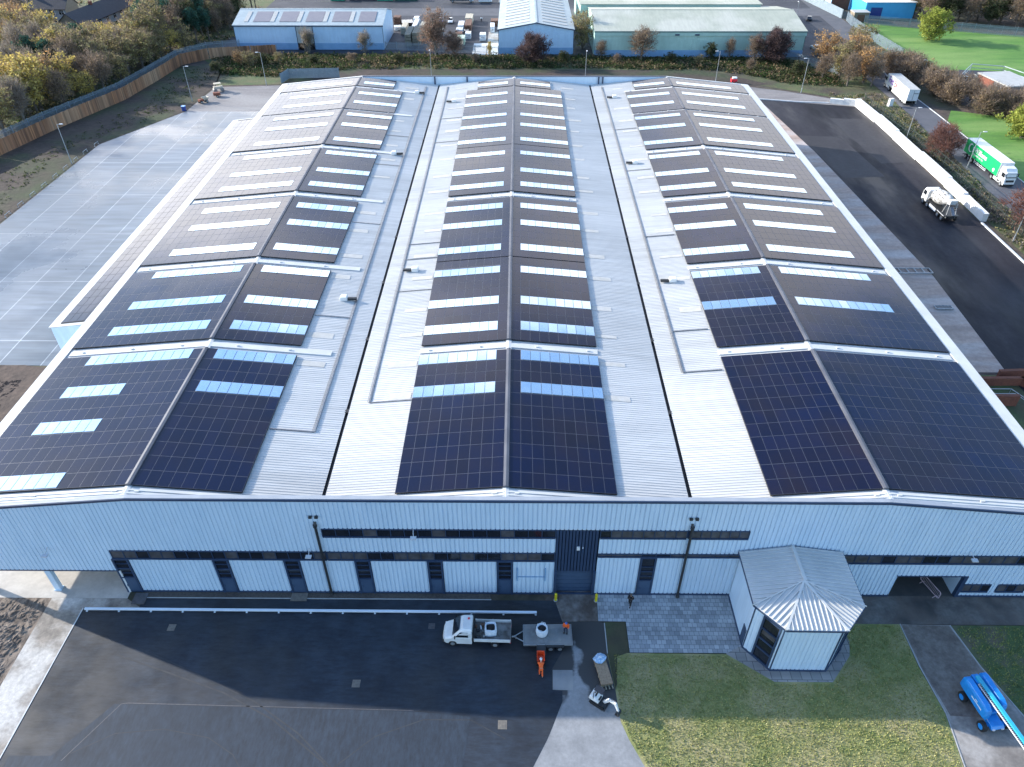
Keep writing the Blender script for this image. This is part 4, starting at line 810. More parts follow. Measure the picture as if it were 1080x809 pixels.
# ================================================================== THINGS IN FRONT
def wheel(parent, x, y, z, r, wd, axis='y', name='wheel'):
    mb = MB(); d = Vector((0, 1, 0)) if axis == 'y' else Vector((1, 0, 0)); c = Vector((x, y, z)); n = 18
    mb.cyl(c - d * wd / 2, c + d * wd / 2, r, r, n, 0); o = mb.build('wheel', 'black_rubber', parent, bevel=.02)
    mb = MB(); mb.cyl(c - d * (wd / 2 + .02), c + d * (wd / 2 + .02), r * .58, r * .58, 14, 0); mb.cyl(c - d * (wd / 2 + .05), c + d * (wd / 2 + .05), r * .2, r * .2, 8, 0); mb.build('rim', 'galv', o); return o
def rail_thing(name, label, cat, pts, h, r, m, n_post):
    t = thing(name, label, cat, (pts[0][0], pts[0][1], .016)); o = Vector(pts[0])
    L_ = [(Vector(b) - Vector(a)).length for a, b in zip(pts[:-1], pts[1:])]
    mb = MB()
    for a, b in zip(pts[:-1], pts[1:]):
        a, b = Vector(a) - o, Vector(b) - o; d = b - a; c = (a + b) / 2; mb.obox((c.x, c.y, h), (d.length, r * 2, r * 1.6), atan2(d.y, d.x), 0)
    mb.build('rail', m, t, bevel=.02)
    a, b = Vector((0, 0)), Vector(pts[-1]) - o
    for i in range(n_post):
        p = a.lerp(b, (i + .03) / (n_post - .94)); mb = MB(); mb.box(p.x - .05, p.x + .05, p.y - .03, p.y + .06, 0, h - .05); mb.box(p.x - .09, p.x + .09, p.y - .06, p.y + .10, 0, .03); mb.build('post', m, t)
    return t
mat('barrier_white', (.74, .82, .90), .4, var=(.68, .76, .85), vscale=1)
rail_thing('barrier_rail', 'long low white barrier rail on short posts along the front of the warehouse', 'barrier', [(-41.0, -2.35), (2.85, -2.45)], .42, .11, 'barrier_white', 15)
# bollards
def bollard(x, y, lab):
    t = thing('bollard', lab, 'bollard', (x, y, .022), 0, 'bollards beside the loading bay')
    mb = MB(); mb.cyl((0, 0, 0), (0, 0, 1.0), .13, .13, 14); mb.ball((0, 0, 1.0), (.13, .13, .07), 14, 6); mb.build('post', 'yellow_paint', t); mb = MB(); mb.cyl((0, 0, 0), (0, 0, .03), .22, .22, 12); mb.build('base', 'concrete_kerb', t)
bollard(4.75, -.75, 'yellow bollard on the left side of the dark blue loading door'); bollard(8.72, -.8, 'yellow bollard on the right side of the dark blue loading door')

# ---------------- flatbed truck
def flatbed():
    t = thing('flatbed_truck', 'white dropside flatbed truck parked in front of the warehouse facing left', 'truck', (-2.75, -4.85, .016), radians(-1.5))
    # x: -3.15 (nose) .. +3.15
    def ring(x, hw, zb, zt, b=.12, tw=None):
        tw = tw or hw; return [(x, -hw, zb), (x, hw, zb), (x, hw, zb + (zt - zb) * .6), (x, tw, zt - b), (x, tw - b, zt), (x, -tw + b, zt), (x, -tw, zt - b), (x, -hw, zb + (zt - zb) * .6)]
    mb = MB(); mb.loft([ring(-3.18, .62, .45, .80), ring(-3.05, .86, .32, 1.0), ring(-2.8, .98, .30, 1.12), ring(-2.35, 1.01, .30, 1.28), ring(-2.2, 1.02, .30, 1.34), ring(-.45, 1.02, .30, 1.35)], 0)
    mb.build('body', 'vehicle_white', t, smooth=False, bevel=.05)
    mb = MB(); mb.loft([ring(-2.28, 1.0, 1.25, 1.36, .05, .96), ring(-1.55, 1.0, 1.25, 2.18, .12, .84), ring(-1.25, 1.0, 1.25, 2.33, .12, .84), ring(-.5, 1.0, 1.25, 2.33, .12, .86), ring(-.42, 1.0, 1.25, 2.2, .12, .86)], 0); mb.build('cab_roof', 'vehicle_white', t, bevel=.04)
    mb = MB(); mb.face([(-2.27, -.86, 1.46), (-1.60, -.76, 2.23), (-1.60, .76, 2.23), (-2.27, .86, 1.46)][::-1]); mb.build('windscreen', 'car_glass', t)
    for s in (-1, 1):
        mb = MB(); q = [(-2.0, s * 1.005, 1.38), (-.78, s * 1.005, 1.38), (-.78, s * .93, 2.02), (-1.5, s * .93, 2.04)]; mb.face(q if s < 0 else q[::-1]); mb.v = [(x, y + s * .03, z) for x, y, z in mb.v]; mb.build('side_window', 'car_glass', t)
        mb = MB(); mb.box(-2.05, -1.95, s * 1.06, s * 1.24, 1.38, 1.66); mb.build('mirror', 'black_rubber', t)
        mb = MB(); mb.box(-3.06, -2.78, s * .62, s * .90, .82, 1.02); mb.build('headlight', 'window_white', t, bevel=.03)
    mb = MB(); mb.box(-3.24, -3.1, -.85, .85, .3, .55); mb.box(-3.21, -3.12, -.5, .5, .6, .74); mb.build('bumper', 'dark_metal', t)
    for y in (-.3, .3): mb = MB(); mb.obox((-2.0, y, 1.72), (.6, .03, .02), 0, ry=-radians(48)); mb.build('wiper', 'black_rubber', t)
    mb = MB(); mb.box(-.86, -.7, .28, .44, 2.33, 2.42); mb.build('beacon', 'red_ink', t)
    mb = MB(); mb.box(-.3, 3.1, -1.03, 1.03, .78, .88, 0); mb.box(-.4, 3.0, -.4, .4, .5, .78, 1); mb.build('load_bed', ['deck_dirty', 'dark_metal'], t)
    mb = MB(); mb.box(-.33, -.28, -1.03, 1.03, .88, 1.35)
    for y in (-1.0, -.5, 0, .5, 1.0): mb.box(-.36, -.30, y - .03, y + .03, .88, 2.1)
    mb.box(-.36, -.30, -1.03, 1.03, 2.05, 2.12); mb.build('headboard', 'dark_metal', t)
    for s in (-1, 1): mb = MB(); mb.box(-.25, 3.1, s * 1.03, s * 1.08, .84, 1.25); [mb.box(x - .03, x + .03, s * 1.08, s * 1.11, .84, 1.27) for x in (-.2, 1.4, 3.05)]; mb.build('dropside', 'vehicle_white', t)
    mb = MB(); mb.box(3.1, 3.15, -1.08, 1.08, .84, 1.22); mb.build('tailboard', 'deck_grey', t)
    for x in (-2.25, 1.7):
        for s in (-1, 1): wheel(t, x, s * .92, .37, .37, .26 if x < 0 else .34)
    for s in (-1, 1): mb = MB(); mb.box(3.08, 3.16, s * .7, s * .95, .55, .68); mb.build('tail_light', 'red_ink', t)
    return t
truck = flatbed()
def bulk_bag(x, y, z, lab, round_=False):
    t = thing('bulk_bag', lab, 'bag', (x, y, z), radians(3)); n = 16; rings = []
    for zz, s in ((0, .50), (.15, .56), (.5, .58), (.85, .54), (.95, .50)):
        R_ = []
        for i in range(n):
            a = 2 * pi * i / n; k = 1 if round_ else 1 / max(abs(cos(a)), abs(sin(a))) ** .7; R_.append((s * k * cos(a) * (1 + .03 * sin(5 * a + zz * 7)), s * k * sin(a), zz))
        rings.append(R_)
    inner = [(x_ * .84, y_ * .84, .93) for x_, y_, z_ in rings[-1]]; deep = [(x_ * .78, y_ * .78, .66) for x_, y_, z_ in rings[-1]]
    mb = MB(); mb.loft(rings + [inner, deep], 0); mb.build('sack', 'bag_white', t, smooth=True)
    mb = MB(); V_ = [(x_ * .80, y_ * .80, .72) for x_, y_, z_ in rings[-1]]; mb.loft([V_, [(x_ * .5, y_ * .5, .84) for x_, y_, z_ in V_], [(x_ * .1, y_ * .1, .90) for x_, y_, z_ in V_]]); mb.build('contents', 'coal', t)
    mb = MB()
    for i in (2, 6, 10, 14): p = Vector(rings[-1][i]); mb.tube([p, p + Vector((0, 0, .14)), Vector(rings[-1][(i + 2) % n]) + Vector((0, 0, .12)), Vector(rings[-1][(i + 2) % n])], .02, 5)
    mb.build('lifting_loop', 'bag_white', t)
    return t
bulk_bag(-1.5, -4.95, .90, 'white bulk bag of black material standing on the bed of the flatbed truck')
bulk_bag(3.27, -4.95, .80, 'round white bulk bag with dark contents standing on the grey trailer', True)
t = thing('tool_pile', 'dark heap of tools and sacks at the front of the truck bed', 'tools', (-2.75, -4.9, .9)); rn = random.Random(3)
for k in range(7):
    mb = MB(); x, y = rn.uniform(-.15, .75), rn.uniform(-.75, .75); mb.obox((x, y, .11 + .01 * k), (rn.uniform(.2, .5), rn.uniform(.12, .35), rn.uniform(.14, .22)), rn.uniform(0, 3)); mb.build('sack' if k % 2 else 'tool_box', ['car_dark', 'brown_goods', 'deck_grey', 'bag_white'][k % 4], t, bevel=.03)
mb = MB(); mb.cyl((.1, -.5, .02), (1.1, .6, .04), .025, .025, 6); mb.cyl((.3, .7, .02), (1.2, -.3, .05), .025, .025, 6); mb.build('shovel', 'timber', t)
# ---------------- trailer
t = thing('flat_trailer', 'grey flatbed trailer with a short ramp hitched behind the truck', 'trailer', (3.8, -5.08, .016), radians(1))
mb = MB(); mb.box(-2.25, 2.25, -1.03, 1.03, .62, .74); mb.box(-2.0, 2.0, -.5, -.4, .45, .62); mb.box(-2.0, 2.0, .4, .5, .45, .62); mb.build('deck', 'deck_grey', t)
mb = MB()
for s in (-1, 1): mb.box(-2.27, 2.27, s * 1.03, s * 1.07, .60, .80)
mb.box(-2.28, -2.25, -1.03, 1.03, .6, .8); mb.box(2.25, 2.28, -1.03, 1.03, .6, .8); mb.build('side_frame', 'galv', t)
mb = MB(); mb.cyl((-2.25, -.55, .55), (-3.15, 0, .5), .05, .05, 6); mb.cyl((-2.25, .55, .55), (-3.15, 0, .5), .05, .05, 6); mb.cyl((-3.1, 0, .5), (-3.35, 0, .5), .07, .07, 8); mb.cyl((-2.95, .05, 0.02), (-2.95, .05, .6), .04, .04, 6); mb.build('drawbar', 'galv', t)
for x in (.25, 1.1):
    for s in (-1, 1): wheel(t, x, s * 1.17, .33, .33, .2)
for s in (-1, 1): mb = MB(); mb.box(-.15, 1.5, s * 1.07, s * 1.30, .69, .72); mb.build('mudguard', 'dark_metal', t)
mb = MB()
mb.hexa([(-1.0, -2.1, .02), (-.25, -2.1, .02), (-.25, -1.05, .68), (-1.0, -1.05, .68), (-1.0, -2.1, .06), (-.25, -2.1, .06), (-.25, -1.05, .73), (-1.0, -1.05, .73)])
for x in (-1.03, -.22): mb.hexa([(x - .02, -2.1, .02), (x + .02, -2.1, .02), (x + .02, -1.05, .68), (x - .02, -1.05, .68), (x - .02, -2.1, .14), (x + .02, -2.1, .14), (x + .02, -1.05, .82), (x - .02, -1.05, .82)])
mb.build('ramp', 'dark_metal', t)
# ---------------- people
def skin_fig(name, verts, edges, radii, material, parent, sub=1):
    me = bpy.data.meshes.new(name); me.from_pydata(verts, edges, []); me.materials.append(M[material]); o = bpy.data.objects.new(name, me); COL.objects.link(o); o.parent = parent
    o.modifiers.new('skin', 'SKIN'); s = o.modifiers.new('s', 'SUBSURF'); s.levels = sub; s.render_levels = sub + 1
    if not me.skin_vertices: 
        with bpy.context.temp_override(object=o, active_object=o): pass
    sv = me.skin_vertices
    if len(sv) == 0:
        bpy.context.view_layer.objects.active = o; bpy.context.view_layer.update(); sv = me.skin_vertices
    for i, r in enumerate(radii):
        if len(sv): sv[0].data[i].radius = r if hasattr(r, '__len__') else (r, r)
    if len(sv): sv[0].data[0].use_root = True
    for p in me.polygons: p.use_smooth = True
    return o
def person(x, y, z, rz, lab, J, top, bottom, hair=None, hat=None, vest=False, group=None):
    """J: joints in local space: pelvis, chest, neck, head, and l/r shoulder, elbow, hand, hip, knee, foot"""
    t = thing('person', lab, 'person', (x, y, z), rz, group)
    j = {k: Vector(v) for k, v in J.items()}
    for s in 'lr':
        j[s + 'toe'] = j[s + 'foot'] + Vector((.17, 0, -.03))
    order = ['pelvis', 'waist', 'chest', 'neck', 'headlow', 'head', 'lsh', 'lel', 'lhand', 'rsh', 'rel', 'rhand', 'lhip', 'lknee', 'lfoot', 'ltoe', 'rhip', 'rknee', 'rfoot', 'rtoe']
    j['waist'] = j['pelvis'].lerp(j['chest'], .5); j['headlow'] = j['neck'].lerp(j['head'], .5)
    E_ = [('pelvis', 'waist'), ('waist', 'chest'), ('chest', 'neck'), ('neck', 'headlow'), ('headlow', 'head'), ('chest', 'lsh'), ('lsh', 'lel'), ('lel', 'lhand'), ('chest', 'rsh'), ('rsh', 'rel'), ('rel', 'rhand'), ('pelvis', 'lhip'), ('lhip', 'lknee'), ('lknee', 'lfoot'), ('lfoot', 'ltoe'), ('pelvis', 'rhip'), ('rhip', 'rknee'), ('rknee', 'rfoot'), ('rfoot', 'rtoe')]
    rad = dict(pelvis=(.13, .10), waist=(.13, .10), chest=(.15, .11), neck=.055, headlow=.085, head=.10, lsh=.06, lel=.045, lhand=.035, rsh=.06, rel=.045, rhand=.035, lhip=.09, lknee=.06, lfoot=.045, ltoe=.04, rhip=.09, rknee=.06, rfoot=.045, rtoe=.04)
    ix = {k: i for i, k in enumerate(order)}
    skin_fig('body', [j[k] for k in order], [(ix[a], ix[b]) for a, b in E_], [rad[k] for k in order], 'skin', t)
    # jacket
    o2 = ['waist2', 'chest', 'neckb', 'lsh', 'lel', 'lcuff', 'rsh', 'rel', 'rcuff']
    j['waist2'] = j['pelvis'].lerp(j['chest'], .05); j['neckb'] = j['chest'].lerp(j['neck'], .7); j['lcuff'] = j['lel'].lerp(j['lhand'], .82); j['rcuff'] = j['rel'].lerp(j['rhand'], .82)
    i2 = {k: i for i, k in enumerate(o2)}; E2 = [('waist2', 'chest'), ('chest', 'neckb'), ('chest', 'lsh'), ('lsh', 'lel'), ('lel', 'lcuff'), ('chest', 'rsh'), ('rsh', 'rel'), ('rel', 'rcuff')]
    r2 = dict(waist2=(.19, .15), chest=(.20, .155), neckb=.10, lsh=.095, lel=.075, lcuff=.06, rsh=.095, rel=.075, rcuff=.06)
    skin_fig('jacket', [j[k] for k in o2], [(i2[a], i2[b]) for a, b in E2], [r2[k] for k in o2], top, t)
    o3 = ['pelvis', 'lhip', 'lknee', 'lank', 'rhip', 'rknee', 'rank']; j['lank'] = j['lknee'].lerp(j['lfoot'], .9); j['rank'] = j['rknee'].lerp(j['rfoot'], .9)
    i3 = {k: i for i, k in enumerate(o3)}; E3 = [('pelvis', 'lhip'), ('lhip', 'lknee'), ('lknee', 'lank'), ('pelvis', 'rhip'), ('rhip', 'rknee'), ('rknee', 'rank')]
    r3 = dict(pelvis=(.165, .13), lhip=.115, lknee=.085, lank=.07, rhip=.115, rknee=.085, rank=.07)
    skin_fig('trousers', [j[k] for k in o3], [(i3[a], i3[b]) for a, b in E3], [r3[k] for k in o3], bottom, t)
    for s in 'lr': mb = MB(); c = j[s + 'foot'].lerp(j[s + 'toe'], .5); mb.ball((c.x, c.y, c.z - .0), (.15, .06, .06), 10, 6); mb.build('boot', 'black_rubber', t, smooth=True)
    h = j['head'] + (j['head'] - j['neck']).normalized() * .03
    up = (j['head'] - j['neck']).normalized(); mb = MB(); mb.ball(h + up * .02, (.125, .115, .12), 12, 8)
    if hat: mb.ball(h + up * .03, (.16, .13, .05), 12, 6)
    mb.build('helmet' if hat else 'hair', hat or hair, t, smooth=True)
    f = Vector((1, 0, 0)); hh = j['headlow'].lerp(j['head'], .5)
    mb = MB(); mb.ball(hh + f * .105 - up * .02, (.025, .018, .025), 6, 5); mb.build('nose', 'skin', t, smooth=True)
    for s in (-1, 1): mb = MB(); mb.ball(hh + f * .095 + Vector((0, s * .035, .02)), .013, 6, 5); mb.build('eye', 'black_cloth', t, smooth=True)
    return t
STAND = dict(pelvis=(0, 0, .95), chest=(.02, 0, 1.32), neck=(.02, 0, 1.50), head=(.05, 0, 1.68), lsh=(.02, .19, 1.42), lel=(.03, .27, 1.14), lhand=(.14, .25, .90), rsh=(.02, -.19, 1.42), rel=(.03, -.27, 1.14), rhand=(.16, -.24, .92), lhip=(0, .10, .90), lknee=(.04, .12, .50), lfoot=(0, .13, .08), rhip=(0, -.10, .90), rknee=(.02, -.12, .50), rfoot=(-.02, -.14, .08))
P2 = dict(STAND); P2.update(lhand=(.3, .18, 1.05), rhand=(.28, -.12, 1.15), head=(.10, 0, 1.66))
person(5.5, -4.85, .76, radians(-100), 'worker in orange jacket and dark trousers standing on the trailer end', P2, 'orange_vis', 'navy_cloth', hat='helmet_blue')
LEAN = dict(pelvis=(0, 0, .88), chest=(.30, 0, 1.15), neck=(.44, 0, 1.27), head=(.60, 0, 1.36), lsh=(.34, .19, 1.20), lel=(.50, .26, .98), lhand=(.68, .24, .88), rsh=(.34, -.19, 1.20), rel=(.50, -.26, .98), rhand=(.68, -.24, .88), lhip=(0, .10, .84), lknee=(.10, .12, .46), lfoot=(-.12, .13, .08), rhip=(0, -.10, .84), rknee=(.02, -.12, .46), rfoot=(-.38, -.13, .08))
person(3.12, -8.6, .016, radians(90), 'worker in orange clothing leaning forward to push the orange barrow', LEAN, 'orange_vis', 'orange_vis', hat='helmet_white')
person(12.0, -1.25, .03, radians(-120), 'person in black clothing walking on the paving by the warehouse wall', dict(STAND, lfoot=(.22, .12, .08), lknee=(.16, .11, .5), rfoot=(-.25, -.12, .1), lhand=(-.1, .26, .95), lel=(-.02, .28, 1.14)), 'black_cloth', 'black_cloth', hair='bark')
# orange powered barrow at the foot of the ramp
t = thing('powered_barrow', 'orange tipping barrow standing at the foot of the trailer ramp', 'barrow', (3.12, -7.45, .016), radians(90))
def rect(x0, x1, hy, z): return [(x0, -hy, z), (x1, -hy, z), (x1, hy, z), (x0, hy, z)]
mb = MB(); mb.loft([rect(-.25, .40, .24, .42), rect(-.42, .62, .36, .92), rect(-.38, .57, .32, .91), rect(-.22, .36, .21, .48)], 0, cap=True); mb.build('tub', 'orange_paint', t, bevel=.03)
mb = MB(); mb.box(-.5, .45, -.2, .2, .30, .42); mb.box(-.75, -.45, -.2, .2, .3, .68); mb.build('chassis', 'dark_metal', t, bevel=.02)
mb = MB(); mb.box(-.80, -.42, -.22, .22, .55, .80); mb.build('engine_cover', 'orange_paint', t, bevel=.04)
for s in (-1, 1):
    mb = MB(); mb.loft([[(x, s * .36 + dy, z) for x, z in ((-.55, .02), (.45, .02), (.56, .14), (.45, .28), (-.55, .28), (-.66, .14))] for dy in (-.09, .09)]); mb.build('track', 'black_rubber', t)
    mb = MB(); mb.tube([(-.7, s * .2, .7), (-.95, s * .24, .9), (-1.12, s * .24, .9)], .02, 6); mb.build('handle', 'dark_metal', t)
# board trolley with a bag
t = thing('board_stack', 'long stack of brown boards on bearers beside the lawn edge', 'boards', (8.72, -8.6, .014), radians(-79))
mb = MB()
for k in range(6): mb.box(-1.28, 1.22 + .01 * (k % 2), -.53 + .006 * (k % 3), .53, .32 + k * .035, .352 + k * .035)
mb.build('board', 'timber', t)
for i, y in enumerate((-.45, -.15, .15, .45)): mb = MB(); mb.box(-1.1, 1.6, y - .05, y + .05, .21, .31); mb.build('bearer', 'timber_old', t)
for x in (-.9, .2, 1.1): mb = MB(); mb.box(x - .06, x + .06, -.5, .5, .0, .2); mb.build('bearer', 'timber_old', t)
t = thing('rubble_bag', 'crumpled blue and white bag lying on the far end of the board stack', 'bag', (8.47, -7.45, .55), radians(20)); rn = random.Random(2)
rings = []
for zz, s in ((0, .42), (.12, .60), (.25, .58), (.36, .40), (.42, .12)):
    rings.append([(s * cos(a) * rn.uniform(.8, 1.2), s * .75 * sin(a) * rn.uniform(.8, 1.2), zz * rn.uniform(.85, 1.15)) for a in [2 * pi * i / 12 for i in range(12)]])
mb = MB(); mb.loft(rings); mb.build('sack', 'bag_blue', t)
mb = MB(); mb.ball((.05, .0, .42), (.18, .13, .08), 8, 5); mb.build('tied_neck', 'bag_white', t)
# micro digger
t = thing('mini_digger', 'small white tracked mini digger with its arm reaching to the lawn', 'digger', (8.15, -11.25, .014), radians(-35))
for s in (-1, 1):
    mb = MB(); mb.loft([[(x, s * .42 + dy, z) for x, z in ((-.62, .02), (.55, .02), (.70, .17), (.55, .34), (-.62, .34), (-.77, .17))] for dy in (-.11, .11)]); mb.build('track', 'black_rubber', t, bevel=.03)
mb = MB(); mb.box(-.45, .45, -.32, .32, .18, .42); mb.box(.7, .8, -.5, .5, .05, .3); mb.build('undercarriage', 'dark_metal', t)
mb = MB(); mb.loft([rect(-.78, .1, .42, .45), rect(-.85, .1, .46, .62), rect(-.80, -.1, .44, .98), rect(-.62, -.25, .36, 1.06)]); mb.build('engine_cover', 'vehicle_white', t, bevel=.05)
mb = MB(); mb.box(-.3, .5, -.45, .45, .43, .52, 0); mb.build('platform', 'dark_metal', t)
mb = MB(); mb.box(-.28, .12, -.24, .24, .72, .84); mb.box(-.36, -.26, -.24, .24, .80, 1.25); mb.build('seat', 'black_rubber', t, bevel=.05)
mb = MB()
for s in (-1, 1): mb.tube([(-.42, s * .42, .9), (-.42, s * .42, 1.95), (-.2, s * .42, 2.0)], .035, 6)
mb.tube([(-.3, -.42, 1.98), (-.3, .42, 1.98)], .035, 6); mb.build('roll_bar', 'dark_metal', t)
mb = MB(); mb.box(-.52, .30, -.30, .30, 1.98, 2.04); mb.build('canopy', 'car_dark', t, bevel=.02)
for s in (-1, 1): mb = MB(); mb.tube([(.3, s * .2, .5), (.36, s * .2, 1.1)], .018, 5); mb.build('lever', 'dark_metal', t)
def arm(mb, a, b, w0, w1, y=.07):
    a, b = Vector(a), Vector(b); d = (b - a).normalized(); n = Vector((-d.z, 0, d.x)); mb.hexa([a - n * w0 - Vector((0, y, 0)), b - n * w1 - Vector((0, y, 0)), b - n * w1 + Vector((0, y, 0)), a - n * w0 + Vector((0, y, 0)), a + n * w0 - Vector((0, y, 0)), b + n * w1 - Vector((0, y, 0)), b + n * w1 + Vector((0, y, 0)), a + n * w0 + Vector((0, y, 0))])
mb = MB(); arm(mb, (.45, 0, .6), (.95, 0, 1.45), .13, .12, .10); arm(mb, (.92, 0, 1.40), (1.55, 0, 1.35), .12, .10, .10); bo = mb.build('boom', 'vehicle_white', t, bevel=.02)
mb = MB(); arm(mb, (1.45, 0, 1.50), (1.85, 0, .55), .12, .08, .09); mb.build('dipper_arm', 'vehicle_white', t, bevel=.02)
mb = MB(); mb.cyl((.6, 0, .95), (1.15, 0, 1.5), .05, .05, 8); mb.cyl((1.0, 0, 1.62), (1.5, 0, 1.68), .05, .05, 8); mb.build('ram', 'steel', t)
mb = MB(); mb.loft([[(1.78, y, .62), (2.02, y, .50), (2.06, y, .22), (1.86, y, .08), (1.66, y, .18), (1.72, y, .3), (1.86, y, .25), (1.92, y, .36)] for y in (-.26, .26)]); mb.build('bucket', 'dark_metal', t)
# ---------------- blue boom lift
t = thing('boom_lift', 'bright blue self-propelled boom lift on the access road at the right corner', 'boom lift', (41.15, -11.7, .014), radians(-82))
# local +x points along the boom (towards the camera)
mb = MB(); mb.loft([rect(-1.5, 1.9, .55, .38), rect(-1.6, 2.0, .62, .55), rect(-1.4, 1.8, .55, .82)]); mb.box(-1.25, -1.0, -1.0, 1.0, .42, .6); mb.box(1.35, 1.6, -1.0, 1.0, .42, .6); mb.build('chassis', 'boom_blue', t, bevel=.04)
for x in (-1.15, 1.5):
    for s in (-1, 1):
        w_ = wheel(t, x, s * 1.08, .46, .46, .34); 
        for c in kids(w_): c.data.materials[0] = M['boom_blue']
mb = MB(); mb.cyl((0, 0, .8), (0, 0, 1.05), .6, .6, 18); mb.build('slew_ring', 'dark_metal', t)
def hood(s, x0, x1, zt):
    R_ = []
    for x, k, zz in ((x0, .55, zt - .35), (x0 + .12, .85, zt - .1), (x0 + .45, 1, zt), (x1 - .6, 1, zt), (x1 - .15, .85, zt - .15), (x1, .5, zt - .5)):
        hw = .34 * k; c = s * .78; R_.append([(x, c + hw * a, 1.0 + (zz - 1.0) * b) for a, b in ((-1, .05), (1, .05), (1.05, .4), (1, .8), (.7, 1), (-.7, 1), (-1, .8), (-1.05, .4))])
    mb = MB(); mb.loft(R_); mb.build('hood', 'boom_blue', t, smooth=False, bevel=.06)
hood(-1, -2.15, 1.25, 2.25); hood(1, -2.3, .95, 2.3)
mb = MB(); mb.box(-2.0, .9, -.42, .42, 1.0, 1.35); mb.box(-2.2, -1.3, -.3, .3, 1.3, 2.1); mb.build('turntable', 'boom_blue', t, bevel=.04)
mb = MB(); mb.hexa([(-1.9, -.17, 1.95), (5.2, -.17, 2.35), (5.2, .17, 2.35), (-1.9, .17, 1.95), (-1.9, -.17, 2.35), (5.2, -.17, 2.72), (5.2, .17, 2.72), (-1.9, .17, 2.35)]); mb.build('boom', 'boom_cyan', t, bevel=.02)
mb = MB(); mb.hexa([(-1.2, -.36, 2.15), (4.9, -.36, 2.45), (4.9, -.20, 2.45), (-1.2, -.20, 2.15), (-1.2, -.36, 2.27), (4.9, -.36, 2.57), (4.9, -.20, 2.57), (-1.2, -.20, 2.27)], 0)
for k in range(40): x = -1.1 + k * .15; z = 2.28 + (x + 1.2) * .049; mb.box(x, x + .07, -.36, -.2, z, z + .035, 1)
mb.build('cable_track', ['wrap', 'dark_metal'], t)
mb = MB(); mb.hexa([(5.1, -.12, 2.42), (7.6, -.12, 2.55), (7.6, .12, 2.55), (5.1, .12, 2.42), (5.1, -.12, 2.66), (7.6, -.12, 2.78), (7.6, .12, 2.78), (5.1, .12, 2.66)]); mb.build('inner_boom', 'wrap', t)
mb = MB(); mb.cyl((-.9, 0, 1.5), (1.2, 0, 2.2), .09, .09, 10); mb.build('lift_ram', 'steel', t)
mb = MB(); mb.box(7.6, 8.4, -.9, .9, 1.9, 1.98)
for a, b in (((7.6, -.9), (8.4, -.9)), ((8.4, -.9), (8.4, .9)), ((8.4, .9), (7.6, .9)), ((7.6, .9), (7.6, -.9))):
    for z in (2.45, 3.0): mb.cyl((*a, z), (*b, z), .025, .025, 6)
    mb.cyl((*a, 1.95), (*a, 3.0), .025, .025, 6)
mb.build('basket', 'dark_metal', t)
for s in (-1, 1): mb = MB(); mb.box(1.9, 2.05, s * .3, s * .5, .5, .62); mb.build('headlight', 'window_white', t)
mb = MB(); mb.box(-.6, .7, -1.135, -1.125, 1.5, 1.66); mb.box(-.2, .1, -1.135, -1.125, 1.75, 1.85); mb.build('decal', 'white_ink', t)
# pedestrian barrier in the recessed bay
t = thing('pedestrian_barrier', 'pale tubular barrier with rounded corners standing in the recessed bay', 'barrier', (42.0, .75, .016), radians(-73))
mb = MB(); mb.tube([(-1.15, 0, .2), (-1.25, 0, .32), (-1.25, 0, .95), (-1.12, 0, 1.08), (1.12, 0, 1.08), (1.25, 0, .95), (1.25, 0, .32), (1.15, 0, .2), (-1.15, 0, .2)], .035, 6); mb.build('frame', 'pink_tube', t)
mb = MB(); [mb.cyl((x * .16, 0, .22), (x * .16, 0, 1.06), .012, .012, 5) for x in range(-7, 8)]; mb.build('bar', 'pink_tube', t)
for s in (-1, 1): mb = MB(); mb.tube([(s * .9, -.32, .03), (s * .9, 0, .2), (s * .9, .32, .03)], .03, 6); mb.build('foot', 'pink_tube', t)
# brick ramps and rail beside the right wall
def brickwall(pts, h, lab, th=.4):
    t = thing('brick_wall', lab, 'wall', (pts[0][0], pts[0][1], 0), 0, 'low brick walls beside the right side path'); o = Vector(pts[0]); mb = MB(); cp = MB()
    for a, b in zip(pts[:-1], pts[1:]):
        a, b = Vector(a) - o, Vector(b) - o; c = (a + b) / 2; d = b - a; mb.obox((c.x, c.y, h / 2), (d.length + th * .9, th, h), atan2(d.y, d.x)); cp.obox((c.x, c.y, h + .03), (d.length + th * 1.1, th + .1, .06), atan2(d.y, d.x))
    mb.build('brickwork', 'brick_red', t); cp.build('wall_coping', 'rust', t)
brickwall([(66.3, 35.3), (75, 35.8)], 1.3, 'rust coloured brick wall across the foot of the side tarmac'); brickwall([(56, 33.7), (68.5, 33.9), (69.2, 33.2)], 1.2, 'middle low brick wall between tarmac and railing'); brickwall([(56, 29.6), (65.5, 29.6)], 1.6, 'short brick wall below the pale handrail')
t = thing('handrail', 'pale grey angled handrail beside the low brick walls', 'handrail', (56, 31.6, 0)); mb = MB()
for dy in (0, -1.0): mb.tube([(0, dy, 1.1), (9.8, dy, 1.1), (11.2, -3.4 + dy, 1.1)], .05, 6)
mb.build('rail', 'galv', t)
for p in ((0, 0), (3.2, 0), (6.5, 0), (9.8, 0), (11.2, -3.4), (3.2, -1), (6.5, -1), (9.8, -1)): mb = MB(); mb.cyl((*p, 0), (*p, 1.1), .04, .04, 6); mb.build('post', 'galv', t)
